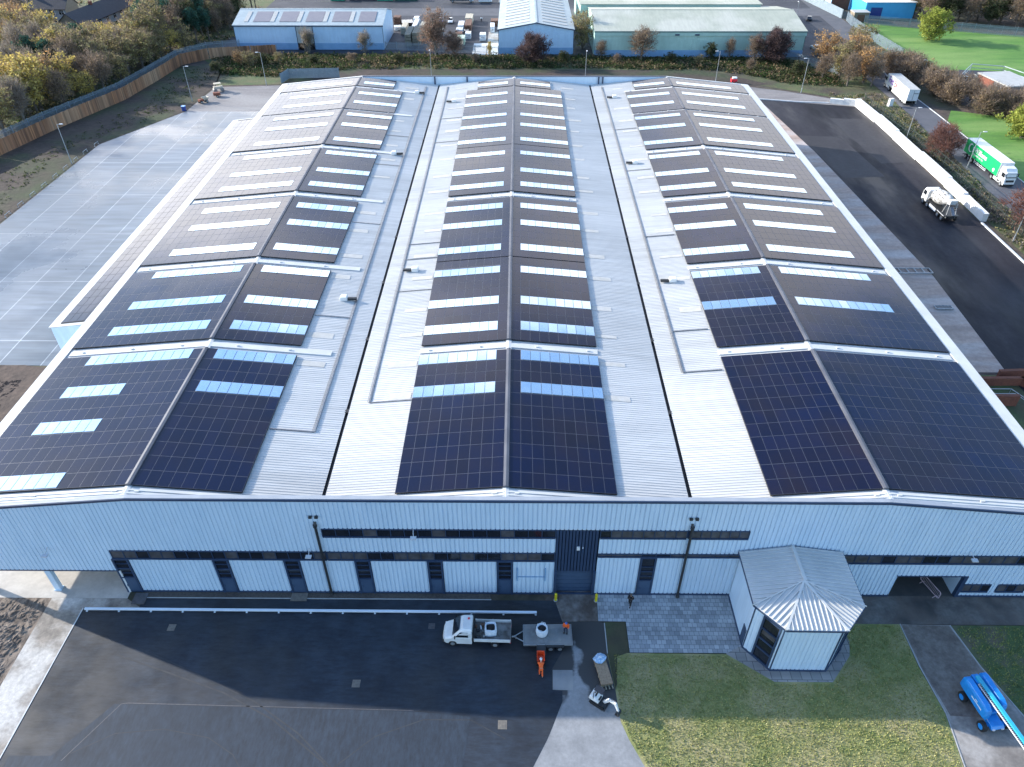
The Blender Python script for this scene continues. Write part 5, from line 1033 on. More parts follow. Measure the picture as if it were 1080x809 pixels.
# roof-side benches: flat skid units on the side concrete
for x, y, sx, sy, lab in ((66.8, 52.9, 2.6, .9, 'small pale skid frame lying on the side concrete near the brick walls'), (66.5, 64.2, 6.5, 1.6, 'long pale blue frame standing on the side concrete')):
    t = thing('steel_skid', lab, 'frame', (x, y, .02), 0, 'skid frames on the side concrete'); mb = MB()
    for yy in (-sy / 2, sy / 2): mb.box(-sx / 2, sx / 2, yy - .06, yy + .06, .1, .3)
    for k in range(6): xx = -sx / 2 + k * sx / 5; mb.box(xx - .06, xx + .06, -sy / 2, sy / 2, .1, .28)
    mb.build('frame', 'galv', t); 
    if sx < 3: mb = MB(); mb.box(-sx / 2 + .1, sx / 2 - .1, -sy / 2 + .08, sy / 2 - .2, .26, .29); mb.build('sheet_top', 'car_dark', t)
# small plant and goods at the rear left corner
t = thing('compact_roller', 'small cream roller machine at the rear left corner of the yard', 'roller', (-80.2, 160.6, 0), radians(30))
mb = MB(); mb.cyl((-.9, -.7, .5), (-.9, .7, .5), .5, .5, 16); mb.build('drum', 'steel', t); mb = MB(); mb.cyl((.9, -.7, .5), (.9, .7, .5), .5, .5, 16); mb.build('drum', 'steel', t); mb = MB(); mb.box(-1.2, 1.2, -.6, .6, .8, 1.4); mb.build('body', 'container_cream', t, bevel=.1); mb = MB(); mb.box(-.9, .9, -.7, .7, 2.1, 2.2); [mb.cyl((x, y, 1.3), (x, y, 2.1), .04, .04, 6) for x in (-.8, .8) for y in (-.6, .6)]; mb.build('canopy', 'timber_pale', t)
t = thing('site_trailer', 'small pink and grey site trailer beside the roller', 'trailer', (-79.2, 156.2, 0), radians(20)); mb = MB(); mb.box(-.9, .9, -.6, .6, .4, 1.1); mb.build('body', 'brick_red', t, bevel=.05); wheel(t, 0, -.65, .3, .3, .2); wheel(t, 0, .65, .3, .3, .2); mb = MB(); mb.cyl((.9, 0, .5), (1.6, 0, .5), .04, .04, 6); mb.build('drawbar', 'dark_metal', t)
t = thing('site_dumper', 'small pale site dumper nearest the yard corner', 'dumper', (-81.2, 151.2, 0), radians(50)); mb = MB(); mb.loft([rect(.1, 1.2, .5, .7), rect(-.1, 1.5, .75, 1.3), rect(-.05, 1.4, .65, 1.28), rect(.15, 1.15, .45, .8)]); mb.build('skip', 'container_cream', t); mb = MB(); mb.box(-1.2, .1, -.5, .5, .5, 1.05); mb.build('body', 'brick_red', t, bevel=.05)
for x in (-.8, .7):
    for s in (-1, 1): wheel(t, x, s * .6, .38, .38, .28)
t = thing('blue_drum', 'blue plastic drum at the corner where yard and soil bank meet', 'drum', (-84.0, 144.9, 0)); mb = MB(); mb.cyl((0, 0, 0), (0, 0, 1.1), .55, .55, 14); mb.build('shell', 'car_blue', t); mb = MB(); mb.cyl((0, 0, 1.1), (0, 0, 1.18), .58, .58, 14); mb.build('lid', 'boom_blue', t)
# low hoops along the outer edge of the yard
pr = None
for i in range(9):
    y = 84.5 + i * 4.55 if i < 8 else 121; x = -96.0 if i < 8 else -95.6
    t = thing('low_hoop', '%s low pale hoop barrier along the outer yard edge, counting from the near end' % ORD[i], 'barrier', (x, y, 0), 0, 'low hoops along the yard edge')
    mb = MB(); mb.tube([(0, -.9, 0), (0, -.9, .55), (0, .9, .55), (0, .9, 0)], .05, 6); mb.build('hoop', 'galv', t)
    mb = MB(); mb.box(-.12, .12, -1.0, -.8, 0, .05); mb.box(-.12, .12, .8, 1.0, 0, .05); mb.build('base', 'galv', t)
# ================================================================== VEHICLES FURTHER OFF
def text(parent, s, size, loc, rot, m, name='lettering', space=1.):
    c = bpy.data.curves.new(name, 'FONT'); c.body = s; c.size = size; c.extrude = .006; c.space_character = space; c.align_x = 'LEFT'; c.materials.append(M[m]); c.offset = .012 * size
    tmp = bpy.data.objects.new('tmp', c); COL.objects.link(tmp); bpy.context.view_layer.update(); me = bpy.data.meshes.new_from_object(tmp.evaluated_get(bpy.context.evaluated_depsgraph_get())); bpy.data.objects.remove(tmp)
    o = bpy.data.objects.new(name, me); COL.objects.link(o); o.parent = parent; o.location = loc; o.rotation_euler = rot; return o
def artic(loc, rz, lab, side, roof, skirt=False):
    t = thing('articulated_lorry', lab, 'lorry', loc, rz)
    mb = MB(); mb.box(-9.2, 4.9, -1.35, 1.35, 1.25, 4.0); tr = mb.build('trailer_box', side, t, bevel=.03)
    mb = MB(); mb.box(-9.25, 4.95, -1.38, 1.38, 4.0, 4.06); mb.build('trailer_roof', roof, tr)
    mb = MB(); mb.box(-9.26, -9.2, -1.3, 1.3, 1.3, 3.95, 0); mb.box(-9.3, -9.26, -.03, .03, 1.4, 3.9, 1); mb.box(-9.3, -9.26, -1.2, -.1, 3.0, 3.15, 1); mb.box(-9.4, -9.15, -1.2, 1.2, .45, .6, 1); mb.build('rear_doors', ['wrap', 'dark_metal'], tr)
    mb = MB(); mb.box(-9.1, 4.6, -.5, .5, .95, 1.22); mb.build('chassis', 'dark_metal', t)
    for s in (-1, 1):
        for x in (-7.9, -6.6, -5.3): wheel(t, x, s * 1.12, .5, .5, .36)
        if skirt: mb = MB(); mb.box(-5.0 if not skirt else -9.1, 1.2, s * 1.3, s * 1.36, .55, 1.3); mb.build('side_skirt', side, t)
        else: mb = MB(); mb.box(-4.4, .6, s * 1.22, s * 1.26, .55, .65); mb.box(-4.4, .6, s * 1.22, s * 1.26, .85, .95); [mb.box(x, x + .06, s * 1.2, s * 1.26, .5, 1.2) for x in (-4.4, -2.8, -1.2, .5)]; mb.build('side_guard', 'wrap', t)
        wheel(t, 3.3, s * 1.12, .5, .5, .36); wheel(t, 6.9, s * 1.12, .5, .5, .32)
        mb = MB(); mb.box(1.6, 1.75, s * .7, s * .85, .1, 1.2); mb.build('landing_leg', 'dark_metal', t)
    mb = MB()
    def rg(x, hw, zb, zt): return [(x, -hw, zb), (x, hw, zb), (x, hw, zt - .2), (x, hw - .2, zt), (x, -hw + .2, zt), (x, -hw, zt - .2)]
    mb.loft([rg(5.35, 1.22, .75, 3.3), rg(5.5, 1.24, .6, 3.7), rg(6.7, 1.24, .5, 3.55), rg(7.15, 1.22, .45, 3.1), rg(7.5, 1.18, .42, 2.9), rg(7.62, 1.1, .45, 2.2), rg(7.66, 1.08, .45, 1.2)]); mb.build('cab', 'vehicle_white', t, bevel=.05)
    mb = MB(); mb.face([(7.58, -1.06, 1.95), (7.58, 1.06, 1.95), (7.44, 1.08, 2.85), (7.44, -1.08, 2.85)]); mb.v = [(x + .07, y, z) for x, y, z in mb.v]; mb.build('windscreen', 'car_glass', t)
    for s in (-1, 1):
        mb = MB(); q = [(6.2, s * 1.26, 1.95), (7.25, s * 1.25, 1.85), (7.1, s * 1.25, 2.7), (6.2, s * 1.26, 2.75)]; mb.face(q if s < 0 else q[::-1]); mb.build('side_window', 'car_glass', t)
        mb = MB(); mb.box(7.25, 7.4, s * 1.3, s * 1.55, 2.1, 2.8); mb.build('mirror', 'dark_metal', t); mb = MB(); mb.box(7.66, 7.7, s * .7, s * 1.0, .7, .9); mb.build('headlight', 'window_white', t)
        mb = MB(); mb.box(3.9, 6.2, s * 1.0, s * 1.24, .45, 1.0); mb.build('fuel_tank', 'wrap', t, bevel=.04)
    mb = MB(); mb.box(7.66, 7.72, -.8, .8, 1.1, 1.5); mb.box(7.64, 7.74, -1.1, 1.1, .42, .62); mb.build('grille', 'dark_metal', t)
    mb = MB(); mb.box(2.6, 5.4, -.45, .45, .95, 1.2); mb.build('tractor_frame', 'dark_metal', t)
    return t, tr
gt, gtr = artic((100.1, 106.2, .01), radians(-90), 'articulated lorry with bright green trailer side and white cab on the access road', 'lorry_green', 'white_paint')
mb = MB(); mb.box(4.95, 5.0, -1.36, 1.36, 1.25, 4.05); mb.build('front_bulkhead', 'vehicle_white', gtr)
text(gtr, 'Williams', 1.45, (-5.2, -1.37, 2.45), (pi / 2, 0, 0), 'white_ink'); text(gtr, 'TRANSPORT SERVICES', .42, (-5.4, -1.37, 1.85), (pi / 2, 0, 0), 'white_ink')
mb = MB(); n = 22
for i in range(n):
    a0, a1 = radians(40 + 280 * i / n), radians(40 + 280 * (i + 1) / n); w0, w1 = .38 * sin(pi * i / n) + .05, .38 * sin(pi * (i + 1) / n) + .05
    P_ = [(-6.9 + .9 * cos(a0), 2.75 + .9 * sin(a0)), (-6.9 + .9 * cos(a1), 2.75 + .9 * sin(a1)), (-6.9 + (.9 - w1) * cos(a1), 2.75 + (.9 - w1) * sin(a1)), (-6.9 + (.9 - w0) * cos(a0), 2.75 + (.9 - w0) * sin(a0))]
    mb.face([(x, -1.375, z) for x, z in P_])
mb.box(-5.95, -5.65, -1.39, -1.36, 2.2, 3.3); mb.build('emblem', 'white_ink', gtr); mb = MB(); mb.cyl((3.3, -1.36, 1.95), (3.3, -1.385, 1.95), .36, .36, 14); mb.build('emblem', 'white_ink', gtr)
wt, wtr = artic((101.9, 158.6, .01), radians(87), 'white box trailer lorry with purple and red lettering parked on the road', 'vehicle_white', 'roof_flat', True)
text(wtr, 'Fed', 2.3, (4.6, 1.38, 2.0), (pi / 2, 0, pi), 'purple_ink'); text(wtr, 'Ex', 2.3, (.75, 1.38, 2.0), (pi / 2, 0, pi), 'red_ink')
# concrete mixer
t = thing('mixer_lorry', 'white concrete mixer lorry standing on the dark tarmac beside the white block wall', 'lorry', (81.1, 87.2, .012), radians(91)); t.scale = (1.1, 1.1, 1.06)
mb = MB(); mb.box(-4.3, 4.2, -.5, .5, .85, 1.15); mb.box(-4.3, 3, -1.2, 1.2, 1.15, 1.25); mb.build('chassis', 'dark_metal', t)
mb = MB()
mb.loft([[(x, hw * a, zb + (zt - zb) * b) for a, b in ((-1, 0), (1, 0), (1, .85), (.85, 1), (-.85, 1), (-1, .85))] for x, hw, zb, zt in ((2.6, 1.2, .7, 2.9), (3.9, 1.2, .6, 2.95), (4.35, 1.18, .6, 2.5), (4.5, 1.12, .6, 1.6))]); mb.build('cab', 'vehicle_white', t, bevel=.05)
mb = MB(); mb.face([(4.56, -1.05, 1.7), (4.56, 1.05, 1.7), (4.40, 1.08, 2.5), (4.40, -1.08, 2.5)]); mb.build('windscreen', 'car_glass', t)
for s in (-1, 1): mb = MB(); q = [(3.1, s * 1.22, 1.7), (4.2, s * 1.22, 1.7), (4.05, s * 1.22, 2.5), (3.1, s * 1.22, 2.5)]; mb.face(q if s < 0 else q[::-1]); mb.build('side_window', 'car_glass', t)
mb = MB(); rings = []
for u, r_ in ((0, .55), (.25, .95), (1.2, 1.22), (2.6, 1.25), (3.8, 1.0), (4.7, .62), (4.9, .55)):
    c = Vector((2.35 - u * .98, 0, 2.15 + u * .20)); ax = Vector((-.98, 0, .2)); n_ = Vector((.2, 0, .98)); rings.append([c + (n_ * cos(2 * pi * i / 18) + Vector((0, 1, 0)) * sin(2 * pi * i / 18)) * r_ for i in range(18)])
mb.loft(rings); dr = mb.build('drum', 'mixer_white', t, smooth=True)
mb = MB()
for k in range(3):
    for i in range(14): u = .5 + 3.6 * i / 14; a = 2 * pi * (k / 3 + i / 11); r_ = 1.26 if u < 3 else 1.1; c = Vector((2.35 - u * .98, r_ * sin(a), 2.15 + u * .20 + r_ * cos(a))); mb.obox(c, (.34, .09, .09), 0)
mb.build('drum_stripe', 'dark_metal', dr)
mb = MB(); mb.hexa([(-3.3, -.5, 2.9), (-2.5, -.5, 2.7), (-2.5, .5, 2.7), (-3.3, .5, 2.9), (-3.5, -.6, 3.7), (-2.5, -.6, 3.6), (-2.5, .6, 3.6), (-3.5, .6, 3.7)]); mb.build('hopper', 'vehicle_white', t)
mb = MB(); mb.loft([[(-3.3, -.3, 2.4), (-3.3, .3, 2.4), (-3.3, .3, 2.5), (-3.3, -.3, 2.5)], [(-4.6, -.25, 1.4), (-4.6, .25, 1.4), (-4.6, .25, 1.5), (-4.6, -.25, 1.5)]]); mb.build('chute', 'steel', t)
mb = MB()
for s in (-1, 1): mb.tube([(-2.6, s * .9, 1.2), (-2.9, s * .7, 2.9)], .06, 6); mb.tube([(-3.9, s * .8, .7), (-3.5, s * .6, 3.3)], .05, 6); mb.tube([(2.4, s * 1.1, 1.2), (2.3, s * .5, 2.2)], .07, 6)
for k in range(6): mb.box(-3.95 + k * .07, -3.9 + k * .07, -.8, -.4, .9 + k * .42, .95 + k * .42)
mb.build('support_frame', 'mixer_white', t)
for s in (-1, 1):
    for x in (3.5, 1.9, -2.0, -3.4): wheel(t, x, s * 1.08, .5, .5, .34)
    mb = MB(); mb.box(-3.95, -1.4, s * .9, s * 1.26, 1.06, 1.12); mb.box(-1.1, 1.2, s * 1.1, s * 1.24, .5, 1.05); mb.build('mudguard', 'wrap', t, bevel=.03)
# cars and vans
def car(loc, rz, lab, m, van=False, group=None, wind=True):
    t = thing('parked_van' if van else 'parked_car', lab, 'van' if van else 'car', loc, rz, group)
    def rg(x, hw, zb, zt, k=.75): return [(x, -hw, zb), (x, hw, zb), (x, hw, zb + (zt - zb) * .55), (x, hw * k, zt), (x, -hw * k, zt), (x, -hw, zb + (zt - zb) * .55)]
    mb = MB()
    if van:
        mb.loft([rg(-2.6, .95, .35, 2.1, .9), rg(-2.5, .98, .3, 2.3, .9), rg(.9, .98, .3, 2.35, .9), rg(1.6, .97, .3, 1.5, .9), rg(2.4, .92, .3, 1.15, .85), rg(2.65, .8, .35, .8, .9)]); mb.build('body', m, t, bevel=.05)
        mb = MB(); mb.face([(1.0, -.82, 2.28), (1.62, -.86, 1.5), (1.62, .86, 1.5), (1.0, .82, 2.28)]); mb.v = [(x + .04, y, z + .04) for x, y, z in mb.v]; mb.build('windscreen', 'car_glass', t)
        for s in (-1, 1): mb = MB(); q = [(.1, s * .99, 1.4), (1.3, s * .98, 1.35), (.9, s * .96, 2.0), (.1, s * .96, 2.0)]; mb.face(q if s < 0 else q[::-1]); mb.build('side_window', 'car_glass', t)
        wx = (-1.7, 1.8)
    else:
        mb.loft([rg(-2.1, .78, .4, .85), rg(-1.95, .86, .3, .98, .9), rg(-.6, .88, .28, 1.0, .95), rg(1.0, .88, .28, .98, .95), rg(1.9, .84, .3, .85, .9), rg(2.1, .72, .38, .68)]); mb.build('body', m, t, bevel=.05)
        mb = MB(); mb.loft([rg(-1.75, .80, .9, 1.02, .9), rg(-1.1, .78, .9, 1.44, .85), rg(.1, .78, .9, 1.46, .85), rg(.95, .80, .9, 1.0, .9)]); mb.build('cabin_glass', 'car_glass', t)
        mb = MB(); mb.box(-1.1, .1, -.64, .64, 1.43, 1.49); mb.build('roof_panel', m, t, bevel=.03); wx = (-1.3, 1.35)
    for x in wx:
        for s in (-1, 1): wheel(t, x, s * .82, .33, .33, .22)
    for s in (-1, 1): mb = MB(); x = 2.6 if van else 2.0; mb.box(x - .1, x + .06, s * .5, s * .72, .62, .78); mb.build('headlight', 'window_white', t)
    return t
car((-34.8, 237.5, .02), radians(88), 'white van parked alone at the edge of the timber yard', 'vehicle_white', True)
car((-26.4, 239.3, .02), radians(-90), 'dark blue car parked next to a white car beyond the timber stacks', 'car_blue')
car((-23.2, 239.2, .02), radians(-90), 'white car parked beside the dark blue car beyond the timber stacks', 'vehicle_white')
car((-12.2, 272.5, .02), radians(0), 'pale blue and white delivery van at the top edge of the yard', 'vehicle_white', True)
car((-4.2, 271, .02), radians(4), 'white van half hidden behind the roof of the blue shed', 'white_paint', True)
car((93.4, 197.5, .02), radians(100), 'silver car parked at the right end of the green shed', 'car_silver'); car((94.2, 203.8, .02), radians(100), 'pale car parked just behind the silver car near the green shed', 'vehicle_white')
car((104.2, 243, .02), radians(70), 'dark car on the road beyond the green shed', 'car_dark')
car((125.5, 170.5, .03), radians(15), 'white car behind the hedge beside the small brick building', 'vehicle_white'); car((130.2, 172.5, .03), radians(80), 'silver car nearest the far rail of the small compound', 'car_silver')
car((133.9, 154.8, .03), radians(100), 'white van parked at the right edge by the grey building', 'vehicle_white', True); car((130.6, 152.6, .03), radians(60), 'small silver car beside the yellow bush', 'car_silver')
# lorry with box by the top edge
t = thing('box_lorry', 'long pale blue box lorry at the top edge of the timber yard', 'lorry', (-22, 272.5, .02), 0)
mb = MB(); mb.box(-4, 3.4, -1.2, 1.2, 1.0, 3.6); mb.build('cargo_box', 'shed_blue_roof', t, bevel=.04); mb = MB(); mb.box(3.6, 5.3, -1.1, 1.1, .6, 2.6); mb.build('cab', 'vehicle_white', t, bevel=.2); mb = MB(); mb.box(5.0, 5.34, -.95, .95, 1.6, 2.35); mb.build('windscreen', 'car_glass', t); mb = MB(); mb.box(-4, 5, -.5, .5, .6, 1.0); mb.build('chassis', 'dark_metal', t)
for x in (-2.8, 4.3):
    for s in (-1, 1): wheel(t, x, s * 1.0, .48, .48, .3)

# ================================================================== TIMBER YARD
def stack(x, y, L_, W_, H_, m, lab, rz=0, name='timber_stack', cat='timber', layers=4, group='stacks in the timber yard'):
    t = thing(name, lab, cat, (x, y, .015), radians(rz), group); rn = random.Random(int(x * 7 + y)); h = H_ / layers
    for k in range(layers):
        mb = MB(); n = max(2, int(W_ / .55)); w_ = W_ / n
        for i in range(n): dx = rn.uniform(-.15, .15); mb.box(-W_ / 2 + i * w_ + .02, -W_ / 2 + (i + 1) * w_ - .02, -L_ / 2 + dx, L_ / 2 + dx, k * h + .1, (k + 1) * h - .02 - rn.uniform(0, .04))
        mb.build('bundle', m, t)
    mb = MB(); [mb.box(-W_ / 2, W_ / 2, yy - .05, yy + .05, 0, .1) for yy in (-L_ * .35, 0, L_ * .35)]; mb.build('bearer', 'timber_old', t); return t
stack(-34.4, 212.5, 11, 1.9, 3.6, 'timber_old', 'tall weathered stack of long boards, left of the pair by the palisade fence'); stack(-31.9, 212.8, 10, 2.3, 3.9, 'timber_old', 'tallest weathered board stack, right of the pair by the palisade fence')
stack(-37.8, 226, 8, 1.8, 2.2, 'timber_pale', 'pinkish stack standing apart left of the pale timber'); stack(-34.0, 226.5, 11, 1.6, 2.8, 'wrap', 'whitest wrapped timber pack in the left stacks')
stack(-32.0, 225, 10, 1.4, 2.4, 'timber_pale', 'pale timber pack just right of the whitest pack', -4); stack(-30.2, 223.5, 9, 1.2, 2.0, 'timber_pale', 'slanting pale timber pack at the right of the left stacks', -8)
stack(-40.6, 229, 3, 2.4, 1.2, 'wrap', 'small white wrapped pallet near the corner of the blue shed', 10, 'wrapped_pallet', 'pallet', 2)
stack(-41.6, 237, 3.4, 2.4, 2.6, 'brown_goods', 'brown goods stacked behind the long blue shed', 0, 'goods_stack', 'goods', 3); stack(-38.2, 236, 5, 4, 1.2, 'car_dark', 'dark pile of scrap beside the white van', 12, 'scrap_pile', 'scrap', 3)
ST = [(-17.9, 205.3, 3.6, 2.3, 1.6, 'timber_old', 'dull grey pallet stack nearest the palisade in the middle row'), (-20.6, 207.4, 2.6, 1.6, 1.2, 'timber_old', 'low grey stack left of the green and white pallet'), (-17.7, 210.6, 4.6, 2.5, 2.2, 'wrap_green', 'green and white wrapped pallet stack in the middle row'),
      (-18.8, 217.0, 3.2, 2.2, 1.9, 'brown_goods', 'dark brown block in the middle row of pallets'), (-15.8, 217.8, 3.4, 1.9, 1.8, 'wrap', 'white pallet right of the lower dark brown block'), (-18.9, 221.6, 3.4, 2.2, 2.1, 'wrap', 'white pallet left in the middle row between two brown blocks'),
      (-16.6, 222.3, 2.4, 1.6, 1.6, 'car_dark', 'black block in the middle row of pallets'), (-18.7, 228, 6.5, 2.0, 2.4, 'wrap', 'long white pallet stack near the far end of the middle row'), (-16.3, 229.5, 9, 2.1, 2.3, 'brown_goods', 'long reddish brown stack in the middle row'), (-16.6, 239.5, 7, 2.6, 2.2, 'timber_pale', 'pinkish white stack at the far end of the middle row')]
for i, (x, y, l, w_, h, m, lab) in enumerate(ST): stack(x, y, l, w_, h, m, lab, 0, 'pallet_stack', 'pallet stack', 3)
stack(-10.9, 215.5, 3.4, 2.0, 2.0, 'wrap', 'white wrapped pallet standing alone near the pale slab', 0, 'wrapped_pallet', 'pallet', 2); stack(-8.1, 227.5, 6, 1.5, 2.0, 'wrap', 'tall white pack at the end of the pale strip by the blue shed', 2, 'wrapped_pallet', 'pallet', 2)
stack(-7.4, 236, 4, 3, 1.8, 'brown_goods', 'brown goods by the far left corner of the gabled blue shed', 0, 'goods_stack', 'goods', 3); stack(-25.0, 221, 3, 1.9, 2.0, 'wrap', 'single white pack standing right of the tall copper coloured tree', 5, 'wrapped_pallet', 'pallet', 2)
person(-12.4, 240.5, .02, radians(-90), 'small distant figure in pale top walking across the timber yard', STAND, 'white_paint', 'black_cloth', hair='bark')
# shipping containers at the top left of the yard
for x, y, L_, m, lab in ((-70.2, 276, 5.5, 'container_green', 'short green container at the left end of the row behind the blue shed'), (-60.5, 277.5, 11, 'container_cream', 'cream container between two green ones behind the blue shed'), (-51.5, 276, 6, 'container_green', 'pale topped green container right of the cream one'), (-43.5, 277, 9, 'container_green', 'largest green container, at the right end of the row')):
    t = thing('shipping_container', lab, 'container', (x, y, .02), 0, 'containers behind the long blue shed'); mb = MB(); cladv(mb, -L_ / 2, L_ / 2, .15, 2.7, -1.25, .4, .05); mb.box(-L_ / 2, L_ / 2, -1.24, 1.2, .15, 2.7); mb.build('body', m, t)
    mb = MB(); mb.box(-L_ / 2 - .02, L_ / 2 + .02, -1.3, 1.22, 2.7, 2.78); mb.build('roof', 'container_cream' if 'pale topped' in lab else m, t); mb = MB(); mb.box(L_ / 2, L_ / 2 + .06, -1.1, 1.1, .2, 2.6); mb.build('door', m, t)

# ================================================================== BUILDINGS BEYOND
def gable_shed(name, lab, x0, x1, y0, y1, ze, zr, axis, wall, roof, low=None, trim='navy'):
    t = thing(name, lab, 'shed', (x0, y0, 0)); W_, D_ = x1 - x0, y1 - y0; mb = MB()
    cladv(mb, 0, W_, 0, ze, 0, .5, .04); mb.box(0, W_, .02, D_, 0, ze - .02)
    if axis == 'x':   # ridge parallel to x
        for x in (0, W_): mb.raw([(x, 0, ze - .02), (x, D_, ze - .02), (x, D_ / 2, zr)], [(0, 1, 2) if x else (2, 1, 0)])
    else:
        for y in (0, D_): mb.raw([(0, y, ze - .01), (W_, y, ze - .01), (W_ / 2, y, zr)], [(0, 1, 2) if y == 0 else (2, 1, 0)])
    mb.build('wall', wall, t)
    if low: mb = MB(); mb.box(-.06, W_ + .06, -.1, -.04, 0, 1.9); mb.build('plinth', low, t)
    mb = MB(); o = .3
    if axis == 'x':
        for s in (0, 1):
            ya, yb = (-o, D_ / 2) if s == 0 else (D_ + o, D_ / 2); k = (zr - ze) / (D_ / 2); za = ze - o * k + .06; P_ = [(-o, ya, za), (W_ + o, ya, za), (W_ + o, yb, zr + .06), (-o, yb, zr + .06)]
            Q = P_ if s == 0 else P_[::-1]; mb.hexa([(x, y, z - .0) for x, y, z in Q] + [(x, y, z + .12) for x, y, z in Q])
        mb.box(-o, W_ + o, D_ / 2 - .3, D_ / 2 + .3, zr + .12, zr + .24)
    else:
        for s in (0, 1):
            xa, xb = (-o, W_ / 2) if s == 0 else (W_ + o, W_ / 2); k = (zr - ze) / (W_ / 2); za = ze - o * k + .06; P_ = [(xa, -o, za), (xb, -o, zr + .06), (xb, D_ + o, zr + .06), (xa, D_ + o, za)]
            Q = P_ if s == 0 else P_[::-1]; mb.hexa([(x, y, z) for x, y, z in Q] + [(x, y, z + .12) for x, y, z in Q])
        mb.box(W_ / 2 - .3, W_ / 2 + .3, -o, D_ + o, zr + .12, zr + .26)
    mb.build('roof', roof, t); mb = MB()
    if axis == 'x': mb.box(-.3, W_ + .3, -.42, -.28, ze - .25, ze + .02)
    else:
        for s in (-1, 1): mb.hexa([(W_ / 2 + s * (W_ / 2 + .32), -.4, ze - .2), (W_ / 2, -.4, zr - .12), (W_ / 2, -.3, zr - .12), (W_ / 2 + s * (W_ / 2 + .32), -.3, ze - .2), (W_ / 2 + s * (W_ / 2 + .32), -.4, ze + .05), (W_ / 2, -.4, zr + .12), (W_ / 2, -.3, zr + .12), (W_ / 2 + s * (W_ / 2 + .32), -.3, ze + .05)])
    mb.box(-.08, .04, -.08, .04, 0, ze); mb.box(W_ - .04, W_ + .08, -.08, .04, 0, ze); mb.build('trim', trim, t)
    return t
t = gable_shed('blue_shed', 'long pale blue shed with square solar arrays on its roof, behind the palisade fence', -87.8, -41.5, 203.4, 225, 7.0, 9.4, 'x', 'shed_blue', 'shed_blue_roof', 'shed_blue_low')
for i in range(5):
    for kind in (0, 1):
        x = 5.8 + i * 8.2 if kind == 0 else 2.9 + i * 8.2; w_ = 5.2 if kind == 0 else 1.3; mb = MB(); ya, yb = 1.9, 8.6; k = 2.4 / 10.8
        za, zb = 7.0 + ya * k, 7.0 + yb * k
        if x + w_ > 45.5: continue
        P_ = [(x, ya, za + .2), (x + w_, ya, za + .2), (x + w_, yb, zb + .2), (x, yb, zb + .2)]; mb.hexa(P_ + [(a, b, c + .1) for a, b, c in P_]); mb.build('solar_array' if kind == 0 else 'rooflight', 'shed_pv' if kind == 0 else 'roof_patch', t)
mb = MB(); mb.box(19.4, 24.4, -.1, -.03, 0, 6.7, 0); mb.box(19.2, 19.4, -.14, -.02, 0, 6.9, 1); mb.box(24.4, 24.6, -.14, -.02, 0, 6.9, 1); mb.box(21, 23.6, -.18, -.1, 0, 2.6, 2); mb.build('loading_door', ['shed_blue_roof', 'navy', 'dark_metal'], t)
t = gable_shed('blue_shed', 'gable-ended blue shed with striped rooflights standing between yard and green shed', -5.3, 17.6, 198.3, 250, 7.0, 8.9, 'y', 'shed_blue', 'shed_blue_roof', 'shed_blue_low')
for s in (-1, 1):
    for j in range(12):
        mb = MB(); y = 2.5 + j * 4.0; xa, xb = (11.45 - 2.0, 11.45 - 9.5) if s < 0 else (11.45 + 2.0, 11.45 + 9.5); z = lambda x: 8.9 - abs(x - 11.45) * 1.9 / 11.45 + .22
        a, b = sorted((xa, xb)); mb.hexa([(a, y, z(a)), (b, y, z(b)), (b, y + 1.6, z(b)), (a, y + 1.6, z(a)), (a, y, z(a) + .08), (b, y, z(b) + .08), (b, y + 1.6, z(b) + .08), (a, y + 1.6, z(a) + .08)]); mb.build('rooflight', 'roof_patch', t)
t = gable_shed('green_shed', 'large pale green shed with a wide ribbed roof at the top right', 23.9, 87.2, 195.5, 229, 7.2, 9.6, 'x', 'shed_green', 'shed_green_roof', 'shed_blue_low', 'shed_green_trim')
mb = MB(); mb.box(-.2, 63.5, -.3, -.06, 6.0, 7.0); mb.build('fascia', 'shed_green', t)
for x in (24, 30): mb = MB(); mb.box(x, x + 1.3, -.45, -.3, 6.1, 6.5); mb.build('sign', 'navy', t)
mb = MB(); mb.box(-2.5, 57, 30, 62, 0, 8.6, 0); mb.build('rear_range', 'shed_green', t); mb = MB(); mb.box(-3, 57.5, 29.6, 62.4, 8.6, 8.8); mb.build('rear_roof', 'shed_green_roof', t)
# bright cyan building, brick kiosk and red-doored store top right
t = thing('cyan_building', 'bright cyan clad building with pale roof at the top right corner of the estate', 'building', (118, 240, 0)); mb = MB(); mb.box(6.5, 24, 6, 40, 0, 5.2); mb.build('wall', 'cyan_clad', t); mb = MB(); mb.hexa([(6.2, 5.7, 5.2), (24.3, 5.7, 5.2), (24.3, 40.3, 5.2), (6.2, 40.3, 5.2), (6.2, 5.7, 5.35), (24.3, 5.7, 5.35), (24.3, 40.3, 6.2), (6.2, 40.3, 6.2)]); mb.build('roof', 'white_paint', t); mb = MB(); mb.box(8.5, 12.5, 5.88, 5.99, 0, 3.6); mb.build('door', 'car_blue', t)
t = thing('brick_kiosk', 'small square brick kiosk with sunlit side beside the cyan building', 'kiosk', (118.8, 240.5, 0)); mb = MB(); mb.box(0, 5.2, 0, 4, 0, 3); mb.build('wall', 'house_gable', t); mb = MB(); mb.box(-.2, 5.4, -.2, 4.2, 3, 3.2); mb.build('roof', 'roof_flat', t); mb = MB(); mb.box(1.2, 4.4, -.08, -.01, .2, 2.4); mb.build('shutter', 'brown_goods', t)
